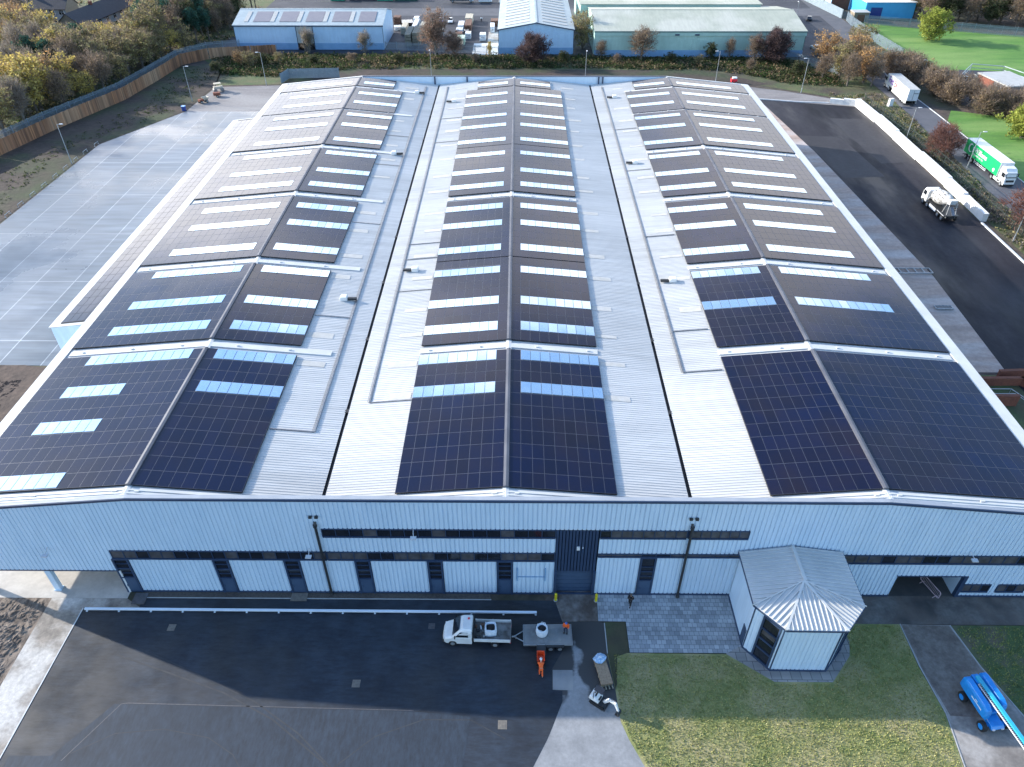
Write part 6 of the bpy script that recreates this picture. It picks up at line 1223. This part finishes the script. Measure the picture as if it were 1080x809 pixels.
t = thing('red_store', 'grey storage building with dark red end beyond the slatted fence', 'building', (112.5, 262, 0), radians(-8)); mb = MB(); mb.box(5, 12, 0, 10, 0, 4); mb.build('wall', 'shed_blue', t); mb = MB(); mb.box(4.8, 12.2, -.2, 10.2, 4, 4.2); mb.build('roof', 'roof_flat', t); mb = MB(); mb.box(5.2, 11.6, -.1, -.01, 0, 3.6); mb.build('door', 'rust', t)
# small compound building on the right edge
t = thing('brick_substation', 'low flat-roofed building with grey wall and orange side behind the hedge', 'building', (130.5, 157.5, 0), radians(8)); mb = MB(); mb.box(-3.4, 5.2, -3.2, 9.0, 0, 3.4); mb.build('wall', 'grey_box', t); mb = MB(); mb.box(-3.7, 5.5, -3.5, 9.3, 3.4, 3.65); mb.build('roof', 'roof_flat', t); mb = MB(); mb.box(-3.5, -3.41, 2.4, 8.8, .2, 3.2); mb.build('orange_panel', 'brick_red', t); mb = MB(); mb.box(-3.52, -3.41, -1.2, 1.6, .5, 2.6); mb.build('door', 'shed_blue', t)
t = thing('compound_rail', 'pale rectangular rail around the small compound behind the hedge', 'railing', (122, 168, 0)); mb = MB(); L_ = [(0, 0), (9.5, 12.5), (17.5, 10.0), (20, 2)]; mb.tube([(*p, 2.0) for p in L_], .12, 6); mb.tube([(*p, 1.0) for p in L_], .08, 6); mb.tube([(0, 0, 2.0), (10, -1.5, 2.0)], .14, 6); mb.build('rail', 'shed_blue_roof', t)
for p in L_ + [(4.7, 6.2)]: mb = MB(); mb.cyl((*p, 0), (*p, 2), .08, .08, 6); mb.build('post', 'galv', t)
# houses top left
def house(lab, loc, rz, L_, D_, ze, zr, nw, gable='house_gable'):
    t = thing('terraced_house', lab, 'house', loc, rz); mb = MB(); mb.box(0, L_, 0, D_, 0, ze); mb.build('wall', 'house_wall', t)
    for x in (0, L_): mb = MB(); a, b = (x - .06, x) if x == 0 else (x, x + .06); mb.raw([(q, y, z) for q in (a, b) for y, z in ((0, 0), (D_, 0), (D_, ze), (D_ / 2, zr), (0, ze))], [(0, 4, 3, 2, 1), (5, 6, 7, 8, 9), (0, 1, 6, 5), (1, 2, 7, 6), (2, 3, 8, 7), (3, 4, 9, 8), (4, 0, 5, 9)]); mb.build('gable', gable, t)
    mb = MB(); k = (zr - ze) / (D_ / 2)
    for s in (0, 1):
        ya, yb = (-.5, D_ / 2) if s == 0 else (D_ + .5, D_ / 2); za = ze - .5 * k + .08; P_ = [(-.3, ya, za), (L_ + .3, ya, za), (L_ + .3, yb, zr + .08), (-.3, yb, zr + .08)]; P_ = P_ if s == 0 else P_[::-1]; mb.hexa(P_ + [(x, y, z + .15) for x, y, z in P_])
    rf = mb.build('roof', 'roof_slate', t)
    for x in (L_ * .28, L_ * .75): mb = MB(); mb.box(x - .5, x + .5, D_ / 2 - .4, D_ / 2 + .4, zr - .4, zr + 1.1); mb.build('chimney', 'brick_red', rf)
    for i in range(nw):
        for z in (.9, 3.3):
            x = 1.6 + i * (L_ - 3.2) / max(1, nw - 1); mb = MB(); mb.box(x - .95, x + .95, -.10, -.01, z - .1, z + 1.5); f = mb.build('window', 'window_white', t); mb = MB()
            for u in (-.82, .06): mb.box(x + u, x + u + .76, -.13, -.10, z + .02, z + .9)
            mb.box(x - .82, x + .82, -.13, -.10, z + 1.0, z + 1.38); mb.build('pane', 'window_glass', f)
    return t
house('pale rendered terraced house with white windows and brown gable, top left', (-176, 235.5, 0), 0, 19.5, 9, 5.2, 8.6, 6)
house('long dark slate roofed terrace running diagonally beyond the woodland', (-139.8, 212, 0), radians(84), 52, 8.5, 5, 8.2, 12)
# ================================================================== FENCES
def seg_fence(name, lab, pts, h, kind, cat='fence', m='fence_wood', post_every=3.0, maxposts=95):
    t = thing(name, lab, cat, (pts[0][0], pts[0][1], 0)); o = Vector(pts[0]); pn = MB(); rl = MB(); posts = []; rn = random.Random(int(pts[0][0]))
    for a, b in zip(pts[:-1], pts[1:]):
        a, b = Vector(a) - o, Vector(b) - o; d = b - a; Ln = d.length; d.normalize(); ang = atan2(d.y, d.x); nn = Vector((-d.y, d.x))
        sp, wd = {'boards': (.31, .30), 'palisade': (.26, .11), 'mesh': (.5, .03), 'slats': (.2, .17)}[kind]
        n = int(Ln / sp)
        for i in range(n):
            c = a + d * (i + .5) * sp; hh = h * (1 + (rn.uniform(-.02, .02) if kind == 'boards' else 0)); pn.obox((c.x, c.y, hh / 2 + .03), (wd, .03, hh), ang)
        for z in ((h * .2, h * .8) if kind != 'mesh' else (.1, h * .5, h - .05)): c = (a + b) / 2 + nn * .06; rl.obox((c.x, c.y, z), (Ln, .05, .09), ang)
        k = max(1, int(Ln / post_every))
        for i in range(k + (1 if b == Vector(pts[-1]) - o else 0)): posts.append((a + d * Ln * i / k + nn * .12, ang))
    pn.build('paling', m, t); rl.build('rail', 'timber_old' if kind == 'boards' else m, t)
    for c, ang in posts[:maxposts]: mb = MB(); mb.obox((c.x, c.y, (h + .1) / 2), (.12, .12, h + .1), ang); mb.build('post', 'timber_old' if kind == 'boards' else m, t)
    return t
WF = [(-127, 62), (-120.5, 90), (-114.3, 114), (-110, 131), (-102.6, 153.5), (-100.6, 170), (-99.2, 186), (-93, 192.5), (-81, 195.2), (-73.5, 196.6)]
seg_fence('wooden_fence', 'tall brown board fence curving round the soil bank at the left', WF, 3.1, 'boards', m='fence_wood', post_every=3.2)
seg_fence('palisade_fence', 'grey blue palisade fence running behind the brown board fence', [(-132, 62), (-124.5, 90), (-118, 115), (-113.5, 134), (-105.6, 157), (-103.8, 172), (-102, 190), (-96, 199), (-86.5, 202)], 3.2, 'palisade', m='palisade', post_every=4)
seg_fence('palisade_fence', 'low palisade fence in front of the timber yard between the two blue sheds', [(-41, 203), (-5.6, 198.1)], 2.4, 'palisade', m='palisade', post_every=3.5)
seg_fence('palisade_fence', 'short palisade fence at the right end of the green shed', [(76.5, 193.9), (82.5, 193.2), (89.6, 180.5), (91.5, 176)], 2.4, 'palisade', m='palisade', post_every=3)
seg_fence('palisade_fence', 'palisade fence behind the broad green field at the top right', [(121.5, 237.5), (135, 232), (150, 226.5), (169, 218.6), (200, 203)], 2.9, 'palisade', m='palisade', post_every=4)
seg_fence('palisade_fence', 'pale palisade fence running down the left side of the green field', [(117.3, 243), (116.2, 234), (115.9, 218), (116.9, 193.6)], 2.9, 'palisade', m='palisade', post_every=3)
seg_fence('slatted_fence', 'grey slatted fence beyond the orange trees by the road', [(112.5, 277), (116.6, 246)], 3, 'slats', m='palisade', post_every=4)
seg_fence('mesh_fence', 'dark mesh fence along the bank beside the white block wall', [(89.6, 150), (91.3, 130), (91.7, 100), (91.6, 74), (91.5, 56)], 2.4, 'mesh', m='fence_dark', post_every=3)
seg_fence('palisade_fence', 'low grey palisade screen at the rear left corner of the warehouse', [(-65.0, 168), (-64, 172.5), (-50, 173.5)], 2.6, 'slats', m='palisade', post_every=3)
# white concrete block wall in steps
t = thing('block_wall', 'bright white interlocking block wall stepping along the right side of the tarmac', 'wall', (0, 0, .012)); P0 = [(81.6, 151.8), (84.6, 150.6), (87.7, 149.2)]
steps = [(87.7, 149.2), (88.1, 137), (88.1, 126), (88.0, 113), (87.9, 99), (87.75, 91.5), (87.5, 83)]
def bw(mb, a, b, off, h0, h1, th=.9):
    a, b = Vector(a), Vector(b); d = (b - a); n = max(1, round(d.length / 1.6)); dd = d / n; u = d.normalized(); nn = Vector((-u.y, u.x))
    for i in range(n):
        for row in range(2): c = a + dd * (i + .5) + nn * off; mb.obox((c.x, c.y, h0 + (h1 - h0) * (row + .5) / 2), (dd.length - .02, th, (h1 - h0) / 2 - .015), atan2(u.y, u.x))
for i, (a, b) in enumerate(zip(steps[:-1], steps[1:])):
    mb = MB(); bw(mb, a, b, (.0, .22, .05, .26, .08, .22)[i], 0, (1.9, 1.95, 1.85, 1.95, 1.85, 1.6)[i], 1.0); mb.build('block_run', 'concrete_block', t)
mb = MB(); bw(mb, P0[0], P0[1], 0, 0, 1.2, .9); mb.build('block_run', 'concrete_block', t); mb = MB(); bw(mb, P0[1], P0[2], 0.1, 0, 1.5, .9); mb.build('block_run', 'concrete_block', t)
mb = MB()
for a, b in (((87.1, 82.5), (86.9, 60)), ((86.9, 60), (86.1, 30)), ((63.9, 154.6), (74, 152.2)), ((74, 152.2), (81.4, 151.6))):
    a, b = Vector(a), Vector(b); c = (a + b) / 2; d = b - a; mb.obox((c.x, c.y, .1), (d.length, .35, .22), atan2(d.y, d.x))
tag(mb.build('tarmac_kerb', 'white_kerb'), kind='structure')
# white sign cabinet and traffic cone like bits on the bank
t = thing('control_cabinet', 'small white cabinet on the bank next to the white lorry', 'cabinet', (96.2, 149.3, 0), radians(20)); mb = MB(); mb.box(-.6, .6, -.35, .35, .1, 1.9); mb.build('body', 'white_paint', t, bevel=.03); mb = MB(); mb.box(-.7, .7, -.45, .45, 0, .1); mb.build('plinth', 'concrete_kerb', t)
t = thing('red_machine', 'small red and white machine at the far right corner behind the warehouse', 'machine', (60.6, 168.8, 0)); mb = MB(); mb.box(-.8, .8, -.6, .6, .3, 1.2); mb.build('body', 'red_ink', t, bevel=.05); mb = MB(); mb.box(-.5, .7, -.5, .5, 1.2, 1.6); mb.build('hood', 'white_paint', t, bevel=.05)
for s in (-1, 1):
    for x in (-.5, .5): wheel(t, x, s * .65, .3, .3, .2)
# ================================================================== LAMP POSTS
def lamp(x, y, rz, h, lab, m='galv'):
    t = thing('lamp_post', lab, 'lamp post', (x, y, 0), rz, 'lamp posts around the warehouse'); mb = MB(); mb.cyl((0, 0, 0), (0, 0, 1.2), .13, .12, 8); mb.cyl((0, 0, 1.2), (0, 0, h), .09, .06, 8); mb.build('pole', m, t)
    mb = MB(); mb.cyl((0, 0, h - .05), (.7, 0, h + .05), .045, .04, 6); mb.build('bracket', m, t); mb = MB(); mb.box(.5, 1.25, -.16, .16, h + .0, h + .13); mb.build('lamp_head', 'lamp_head', t, bevel=.03)
for x, y, rz, h, lab in ((-95.9, 109.8, 0, 8.6, 'pale lamp post at the left edge of the yard, nearest the camera'), (-84.5, 152.2, 0, 8.7, 'lamp post by the small machines at the top of the left yard'), (-68.8, 166.2, 200, 8.6, 'lamp post in front of the long blue shed'),
                         (-23.3, 169.0, -90, 8.6, 'lamp post behind the warehouse near the copper tree'), (19.3, 168.5, -90, 8.6, 'lamp post behind the warehouse right of the round dark bush'), (55.2, 167.5, 180, 8.6, 'lamp post behind the right gable in front of the green shed'),
                         (76.7, 160.1, 180, 8.7, 'lamp post on the grass right of the green shed'), (90.0, 124.2, 0, 7.6, 'lamp post on the bank between white wall and road'), (89.0, 75.0, 0, 8.2, 'lamp post at the right edge of the picture beside the kerb'),
                         (97.0, 109, 0, 7.6, 'lamp post in front of the green trailer side'), (95.6, 232, 90, 8.0, 'dark lamp post on the road behind the green shed'), (113.4, 171, 180, 5.5, 'lamp post rising from the hedge near the compound')):
    lamp(x, y, radians(rz), h, lab)
# ================================================================== TREES
def tree_proto(kind, seed, H_=10., cw=3.2, base=.28, leafm='leaf_olive', n_tip=70, per=34, lsize=.38, bark='bark', twig=None, n_twig=0, conical=False, top_bias=1.0, clump=.95):
    rn = random.Random(seed); tr = MB(); cr = MB(); tips = []; limbs = []
    zb = H_ * base; lean = Vector((rn.uniform(-.3, .3), rn.uniform(-.3, .3), 0))
    p0 = Vector((0, 0, 0)); p1 = Vector((0, 0, H_ * .45)) + lean; p2 = Vector((0, 0, H_ * .88)) + lean * 2.2
    r0 = .018 * H_ + .05; tr.cyl(p0, p0 + (p1 - p0) * .3, r0 * 1.25, r0, 8, 0, False); tr.cyl(p0 + (p1 - p0) * .3, p1, r0, r0 * .7, 8, 0, False); tr.cyl(p1, p2, r0 * .7, r0 * .15, 6, 0, False)
    cz = (zb + H_) / 2; hz = (H_ - zb) / 2
    for i in range(n_tip):
        for _ in range(20):
            d = Vector((rn.gauss(0, 1), rn.gauss(0, 1), rn.gauss(0, 1))).normalized() * (rn.random() ** .42)
            z = d.z
            k = 1.
            if conical: k = .25 + .75 * (1 - (z + 1) / 2)
            lump = .68 + .80 * (noise.noise(Vector((d.x * 1.7 + seed, d.y * 1.7, d.z * 1.7))) + .25)
            tip = Vector((d.x * cw * k * lump, d.y * cw * k * lump, cz + z * hz * min(1.05, lump + .1)))
            if all((tip - q).length > cw * .16 for q in tips): break
        tips.append(tip)
        if i % 2 == 0:
            zz = max(zb * .8, min(H_ * .8, tip.z - rn.uniform(.12, .3) * H_)); tt = zz / (H_ * .88); a = p0.lerp(p2, tt); mid = a.lerp(tip, .5) + Vector((0, 0, -.03 * H_)); tr.cyl(a, mid, r0 * .33, r0 * .2, 5, 0, False); tr.cyl(mid, tip, r0 * .2, r0 * .06, 4, 0, False)
    for tip in tips:
        k = clump * rn.uniform(.7, 1.25)
        for _ in range(per):
            o = Vector((rn.gauss(0, .5), rn.gauss(0, .5), rn.gauss(0, .38))) * k; leaf(cr, tip + o, lsize * rn.uniform(.6, 1.35), rn, 0)
    c0 = Vector((0, 0, cz - hz * .5))
    for _ in range(n_twig):
        t_ = rn.choice(tips); o = Vector((rn.gauss(0, .5), rn.gauss(0, .5), rn.gauss(0, .45))) * clump * 1.1; p = t_ + o; d = ((p - c0).normalized() + Vector((rn.gauss(0, .45), rn.gauss(0, .45), rn.gauss(.25, .35)))).normalized(); Ln = rn.uniform(.5, 1.2); s = d.orthogonal().normalized(); a = rn.uniform(0, 2 * pi); s = (s * cos(a) + d.cross(s) * sin(a)) * rn.uniform(.02, .045)
        cr.face([p - s, p + s, p + d * Ln], 1 if (n_tip and per) else 0)
    mats = [leafm] + ([twig] if twig else []) if per else [twig or leafm]
    return tr.mesh('trunk_' + kind, bark), cr.mesh('crown_' + kind, mats)
PROTO = {
 'yellow': [tree_proto('yellow', s, 11, 3.7, .20, 'leaf_yellow', 78, 27, .36, 'bark', 'twig_brown', 900) for s in (1, 2)],
 'olive': [tree_proto('olive', s, 10.5, 3.3, .18, 'leaf_olive', 66, 25, .36, 'bark', 'twig_brown', 1200) for s in (3, 4)],
 'orange': [tree_proto('orange', s, 10, 3.5, .15, 'leaf_orange', 72, 22, .36, 'bark', 'twig_brown', 1700) for s in (5, 6)],
 'pine': [tree_proto('pine', s, 12.5, 3.0, .42, 'leaf_pine', 60, 44, .40, 'bark', None, 0, clump=1.05) for s in (7, 8)],
 'dark': [tree_proto('dark', s, 10.5, 3.4, .12, 'leaf_dark', 80, 36, .38, 'bark', 'twig_brown', 500) for s in (9, 10)],
 'bare': [tree_proto('bare', s, 11, 2.9, .3, 'leaf_dead', 70, 5, .28, 'bark_pale', 'twig_grey', 3600) for s in (11, 12, 17)],
 'brown': [tree_proto('brown', s, 10.5, 3.1, .22, 'leaf_dead', 70, 12, .32, 'bark', 'twig_brown', 3000) for s in (13, 14)],
 'redball': [tree_proto('redball', 15, 8.2, 3.8, .03, 'twig_red', 120, 14, .26, 'bark', 'twig_red', 5200, clump=.8)],
 'darkball': [tree_proto('darkball', 16, 8.0, 3.9, .02, 'twig_purple', 170, 34, .28, 'bark', 'twig_purple', 5200, clump=.75)],
 'lime': [tree_proto('lime', 18, 9.4, 4.6, .03, 'leaf_lime', 130, 40, .36, 'bark', None, 0, clump=.9)],
 'limebush': [tree_proto('limebush', 19, 6.6, 4.2, .02, 'leaf_lime', 120, 40, .34, 'bark', None, 0, clump=.9)],
 'copper': [tree_proto('copper', 20, 12.5, 2.9, .1, 'leaf_copper', 110, 26, .28, 'bark_pale', 'twig_brown', 5200, clump=.85)],
 'sapling': [tree_proto('sapling', 21, 6.5, 1.7, .05, 'leaf_olive', 40, 8, .26, 'bark_pale', 'twig_grey', 2000, clump=.6)],
 'hedge': [tree_proto('hedge', s, 5.2, 3.0, .0, 'leaf_dead', 80, 16, .30, 'bark', 'twig_brown', 3000, clump=.8) for s in (22, 23)],
 'willow': [tree_proto('willow', 24, 10.5, 3.6, .05, 'leaf_olive', 90, 30, .3, 'bark', 'twig_brown', 1500)],
}
_rt = random.Random(99)
def tree(kind, x, y, h, lab, cat='tree', group=None, wide=1., idx=None, name=None):
    v = PROTO[kind]; tm, cm = v[(idx if idx is not None else _rt.randrange(len(v))) % len(v)]; H0 = max(q.co.z for q in tm.vertices) / .9 if 0 else {'yellow': 11, 'olive': 10.5, 'orange': 10, 'pine': 12.5, 'dark': 10.5, 'bare': 11, 'brown': 10.5, 'redball': 8.2, 'darkball': 8, 'lime': 9.4, 'limebush': 6.6, 'copper': 12.5, 'sapling': 6.5, 'hedge': 5.2, 'willow': 10.5}[kind]
    s = h / H0; t = thing(name or {'pine': 'pine_tree', 'redball': 'round_bush', 'darkball': 'round_bush', 'limebush': 'round_bush', 'hedge': 'hedge_bush', 'sapling': 'young_tree'}.get(kind, 'autumn_tree' if kind in ('yellow', 'orange', 'copper') else 'broadleaf_tree'), lab, cat, (x, y, 0), _rt.uniform(0, 6.28), group)
    t.scale = (s * wide, s * wide, s)
    for nm, me in (('trunk', tm), ('crown', cm)): o = bpy.data.objects.new(nm, me); COL.objects.link(o); o.parent = t
    return t
# single trees and bushes one can point to
tree('darkball', 5.1, 186.9, 8.9, 'dark purple brown round bush in front of the gabled blue shed', 'bush', idx=0)
tree('brown', 37.7, 191.5, 9.2, 'see-through brown bare tree in front of the green shed wall', wide=1.55)
tree('darkball', 76.5, 188.4, 9.8, 'dark reddish bush at the right end of the green shed', 'bush')
tree('brown', 71.0, 188.6, 7.6, 'smaller bare brown bush touching the dark reddish bush by the green shed', 'bush', wide=1.2)
tree('copper', -24.4, 195.6, 13.6, 'tall copper brown birch in front of the timber yard', wide=1.3); tree('copper', -19.0, 194.8, 7.4, 'shorter copper bush at the foot of the tall birch', wide=1.5)
tree('sapling', -46.9, 199.5, 7.2, 'thin bare sapling in front of the right part of the long blue shed'); tree('sapling', -64.6, 199.8, 8.0, 'thin bare sapling in front of the door of the long blue shed')
tree('yellow', -8.0, 194.2, 5.2, 'small yellow sapling in front of the pale slab', wide=.5); tree('willow', 21.0, 204.5, 11.2, 'yellow green willow between the gabled blue shed and the green shed'); tree('brown', 25.8, 193.5, 5.0, 'low bare bush at the left corner of the green shed', 'bush', wide=1.3)
tree('dark', 58.8, 192.5, 5.2, 'low dark bush against the green shed wall', 'bush', wide=1.1); tree('brown', 64.5, 192.6, 6.0, 'greyish bare bush left of the lamp post by the green shed', 'bush')
tree('redball', 94.0, 115.0, 7.2, 'round reddish bare bush between the road and the white wall', 'bush', wide=1.1); tree('redball', 93.8, 78.2, 10.0, 'large reddish bare tree at the right edge beside the lamp post', 'tree', wide=1.15, name='broadleaf_tree'); tree('brown', 97.6, 84.0, 7.8, 'bare brown bush right of the large reddish tree at the right edge', 'bush', wide=1.2)
tree('lime', 134.8, 215.6, 10.2, 'rounded lime green tree standing alone on the green field', wide=1.05); tree('limebush', 117.6, 126.5, 7.6, 'rounded yellow green bush at the right edge near the green lorry', 'bush')
for i, (k, x, y, h, lab) in enumerate([('orange', 89.5, 182.5, 10.4, 'orange brown tree nearest the palisade corner by the green shed'), ('olive', 91.6, 174.0, 9.6, 'olive brown tree left in the clump by the roadside'), ('orange', 96.2, 178.5, 10.8, 'brightest orange tree in the roadside clump'), ('olive', 101.5, 188.0, 10.6, 'yellow green tree at the back of the roadside clump'),
        ('orange', 96.5, 169.0, 9.6, 'orange tree at the front middle of the roadside clump'), ('brown', 91.0, 166.0, 8.4, 'thin brown tree at the front left of the roadside clump'), ('orange', 98.2, 172.8, 8.4, 'orange tree nearest the cab of the white lorry'), ('brown', 97.6, 165.8, 7.4, 'greyish brown tree beside the white lorry cab'), ('brown', 85.8, 171.6, 7.0, 'low bare bush at the left of the roadside clump'), ('olive', 103.8, 197.5, 8.2, 'pale olive tree farthest back in the roadside clump')]):
    tree(k, x, y, h, lab, group='trees in the roadside clump', wide=1.15)
HB = [(108.6, 181), (110.8, 176), (109.8, 170.5), (112.6, 165.5), (112.2, 159.8), (114.8, 156.4), (113.2, 151.6), (116.4, 148.6), (117.4, 143.6), (120.4, 146.6), (122.6, 141.2), (118.6, 153.4), (125.8, 142.8), (114.6, 172.2), (128.6, 139.6)]
for i, (x, y) in enumerate(HB):
    tree(['hedge', 'hedge', 'hedge', 'brown'][i % 4] if i != 13 else 'orange', x, y, 5.6 + (i * 37 % 10) * .12, '%s bush of the brown hedge above the white lorry, counting from the far end' % ORD[i], 'bush', 'bushes of the roadside hedge', 1.12, name='hedge_bush')
# the wood behind the field (top right)
rn = random.Random(41); pts = []
LINE = [(122, 246), (136, 239), (152, 234), (170, 226.5), (190, 217)]
def along(P_, s):
    L_ = [(Vector(b) - Vector(a)).length for a, b in zip(P_[:-1], P_[1:])]; s *= sum(L_)
    for (a, b), l in zip(zip(P_[:-1], P_[1:]), L_):
        if s <= l: return Vector(a).lerp(Vector(b), s / l)
        s -= l
    return Vector(P_[-1])
names_row = ['front', 'second', 'third', 'rearmost']
look = {'dark': 'dark evergreen tree', 'olive': 'olive green tree', 'brown': 'bare brown tree', 'yellow': 'yellow leaved tree', 'pine': 'dark blue green pine', 'orange': 'orange leaved tree', 'bare': 'bare grey tree'}
for row in range(4):
    n = 11 - row
    for i in range(n):
        p = along(LINE, (i + .5 + rn.uniform(-.2, .2)) / n) + Vector((.35, 1)).normalized() * (5 + row * 7.5 + rn.uniform(-1.5, 1.5))
        if p.x < 146 and p.y < 285 and p.x < 143: continue
        k = rn.choice(['dark', 'dark', 'brown', 'olive', 'dark', 'brown']) if not (row == 0 and i == 0) else 'yellow'
        tree(k, p.x, p.y, rn.uniform(9, 13), '%s, %s from the left in the %s row behind the field fence' % (look[k], ORD[i], names_row[row]), group='trees behind the green field', wide=1.2)
# the wood at the left
rn = random.Random(77)
wood_special = [('pine', -126.5, 183.5, 13.5), ('pine', -131.5, 180.5, 12.0), ('pine', -145.5, 172, 12.5), ('pine', -132, 166.5, 12.5), ('pine', -126, 166, 11.5), ('pine', -114.5, 203, 13.5), ('pine', -119, 213, 14), ('pine', -111, 211, 12.5), ('pine', -125, 221, 13), ('pine', -104.6, 220, 12), ('dark', -100, 236, 13), ('dark', -112, 236, 13),
    ('yellow', -131, 199, 12.5), ('yellow', -124.5, 196.5, 12.0), ('yellow', -118.5, 190.5, 11.0), ('olive', -121, 181, 11.5), ('olive', -115.5, 178, 11), ('olive', -114.5, 169, 10.5), ('olive', -110.5, 175.5, 10.5), ('olive', -108.5, 166, 8.5), ('yellow', -112.5, 154, 7.5), ('yellow', -116.5, 149, 7.0), ('olive', -108.5, 186, 10),
    ('yellow', -147, 200, 13.5), ('yellow', -153.5, 197.5, 13.0), ('orange', -157, 205, 13.5), ('orange', -165, 203, 13.5), ('yellow', -141.5, 193, 12), ('orange', -160, 196, 12.5), ('brown', -168, 215, 13), ('orange', -151, 187, 12), ('yellow', -146, 183, 11), ('orange', -135.5, 231, 12), ('orange', -128.5, 236, 13), ('yellow', -106, 196, 8.5), ('olive', -103, 200, 8)]
placed = []
for k, x, y, h in wood_special: placed.append((k, x, y, h))
def fence_x(y):
    P_ = [(-133, 62), (-125.5, 90), (-119, 115), (-114.5, 134), (-106.6, 157), (-105, 172), (-104, 190), (-98, 203), (-95, 215), (-93, 330)]
    for (xa, ya), (xb, yb) in zip(P_[:-1], P_[1:]):
        if ya <= y <= yb: return xa + (xb - xa) * (y - ya) / (yb - ya)
    return -93
def in_view(x, y, m=6):
    v = Vector((x - .89, y + 44.75, 6 - 62.)); zc = v.dot(_F); 
    if zc <= 0: return False
    px = 540 + 780 * v.dot(_R) / zc; py = 404.5 - 780 * v.dot(_U) / zc; return -25 < px < 1105 and py > -30
tries = 0
while tries < 6000 and len(placed) < 168:
    tries += 1; y = rn.uniform(98, 262); x = fence_x(y) - rn.uniform(2.5, 100)
    if not in_view(x, y): continue
    if (x > -151 and x < -131 and 208 < y < 266) or (-180 < x < -154 and 226 < y < 248) or (-163 < x < -150 and 226 < y < 246): continue
    # keep the street-side strip in front of the houses open
    if y > 204 and x < -124 and not (x < -163 and y < 228) : continue
    if any((x - a) ** 2 + (y - b) ** 2 < 4.6 ** 2 for _, a, b, _ in placed): continue
    dist = fence_x(y) - x; r_ = rn.random()
    k = 'bare' if r_ < .36 else 'brown' if r_ < .48 else 'olive' if r_ < .74 else 'yellow' if r_ < .92 else 'orange'
    if y > 195: k = 'brown' if r_ < .45 else 'dark' if r_ < .75 else 'pine' if r_ < .88 else 'olive'
    placed.append((k, x, y, rn.uniform(9.5, 15.0) * (1.0 if dist > 8 else .8)))
# rows by distance from the fence, numbered from the picture's left
def top_px(x, y, h):
    v = Vector((x - .89, y + 44.75, h - 62.)); zc = v.dot(_F); return 540 + 780 * v.dot(_R) / zc, 404.5 - 780 * v.dot(_U) / zc
kept = []
for k, x, y, h in placed:      # the trees in front of the two houses are low enough to leave the houses in view
    while True:
        px, py = top_px(x, y, h)
        lim = 26 if 44 < px < 68 else 27 - (px - 68) * .12 if 68 <= px < 142 else -99
        if py >= lim or h < 5: break
        h -= .5
    if h >= 5 or top_px(x, y, h)[1] >= lim: kept.append((k, x, y, h))
placed = kept
bands = {}
for q in placed:
    k, x, y, h = q; d = fence_x(y) - x; b = min(9, int(max(0, d) / 8)); bands.setdefault((b, k), []).append(q)
bn = ['closest to the palisade fence', 'a little behind the palisade fence', 'in the third belt behind the fence', 'in the fourth belt behind the fence', 'in the fifth belt behind the fence', 'in the sixth belt behind the fence', 'in the seventh belt behind the fence', 'in the eighth belt behind the fence', 'in the ninth belt behind the fence', 'deepest in the wood']
for (b, k), L_ in bands.items():
    L_.sort(key=lambda q: q[1] / (q[2] + 44))
    for i, (kk, x, y, h) in enumerate(L_):
        lab = '%s %s%s' % (look[kk], bn[b], '' if len(L_) == 1 else ', %s from the left' % (ORD[i] if i < 20 else 'last'))
        tree(kk, x, y, h, lab, group='trees of the left wood', wide=1.2 if kk in ('yellow', 'olive', 'orange') else 1.0)
for i, (x, y, h, k) in enumerate([(-82.5, 187, 4.0, 'orange'), (-78.5, 184.5, 4.2, 'olive'), (-75.0, 186, 3.6, 'dark'), (-70.5, 187.5, 3.2, 'olive'), (-86.5, 177.5, 3.4, 'dark'), (-60, 186.5, 3.0, 'dark'), (-49, 188.5, 3.0, 'brown'), (-35, 188, 3.1, 'dark'), (-12, 188, 2.9, 'brown'), (14, 189.5, 3.4, 'dark'), (30, 188, 2.8, 'brown'), (46, 187.5, 3.4, 'dark'), (54, 186, 3.0, 'olive'), (68, 181, 3.2, 'brown'), (80, 176, 4.2, 'dark')]):
    tree(k, x, y, h, '%s low shrub from the left on the bank behind the warehouse' % ORD[i], 'shrub', 'shrubs on the rear bank', 1.6, name='shrub')
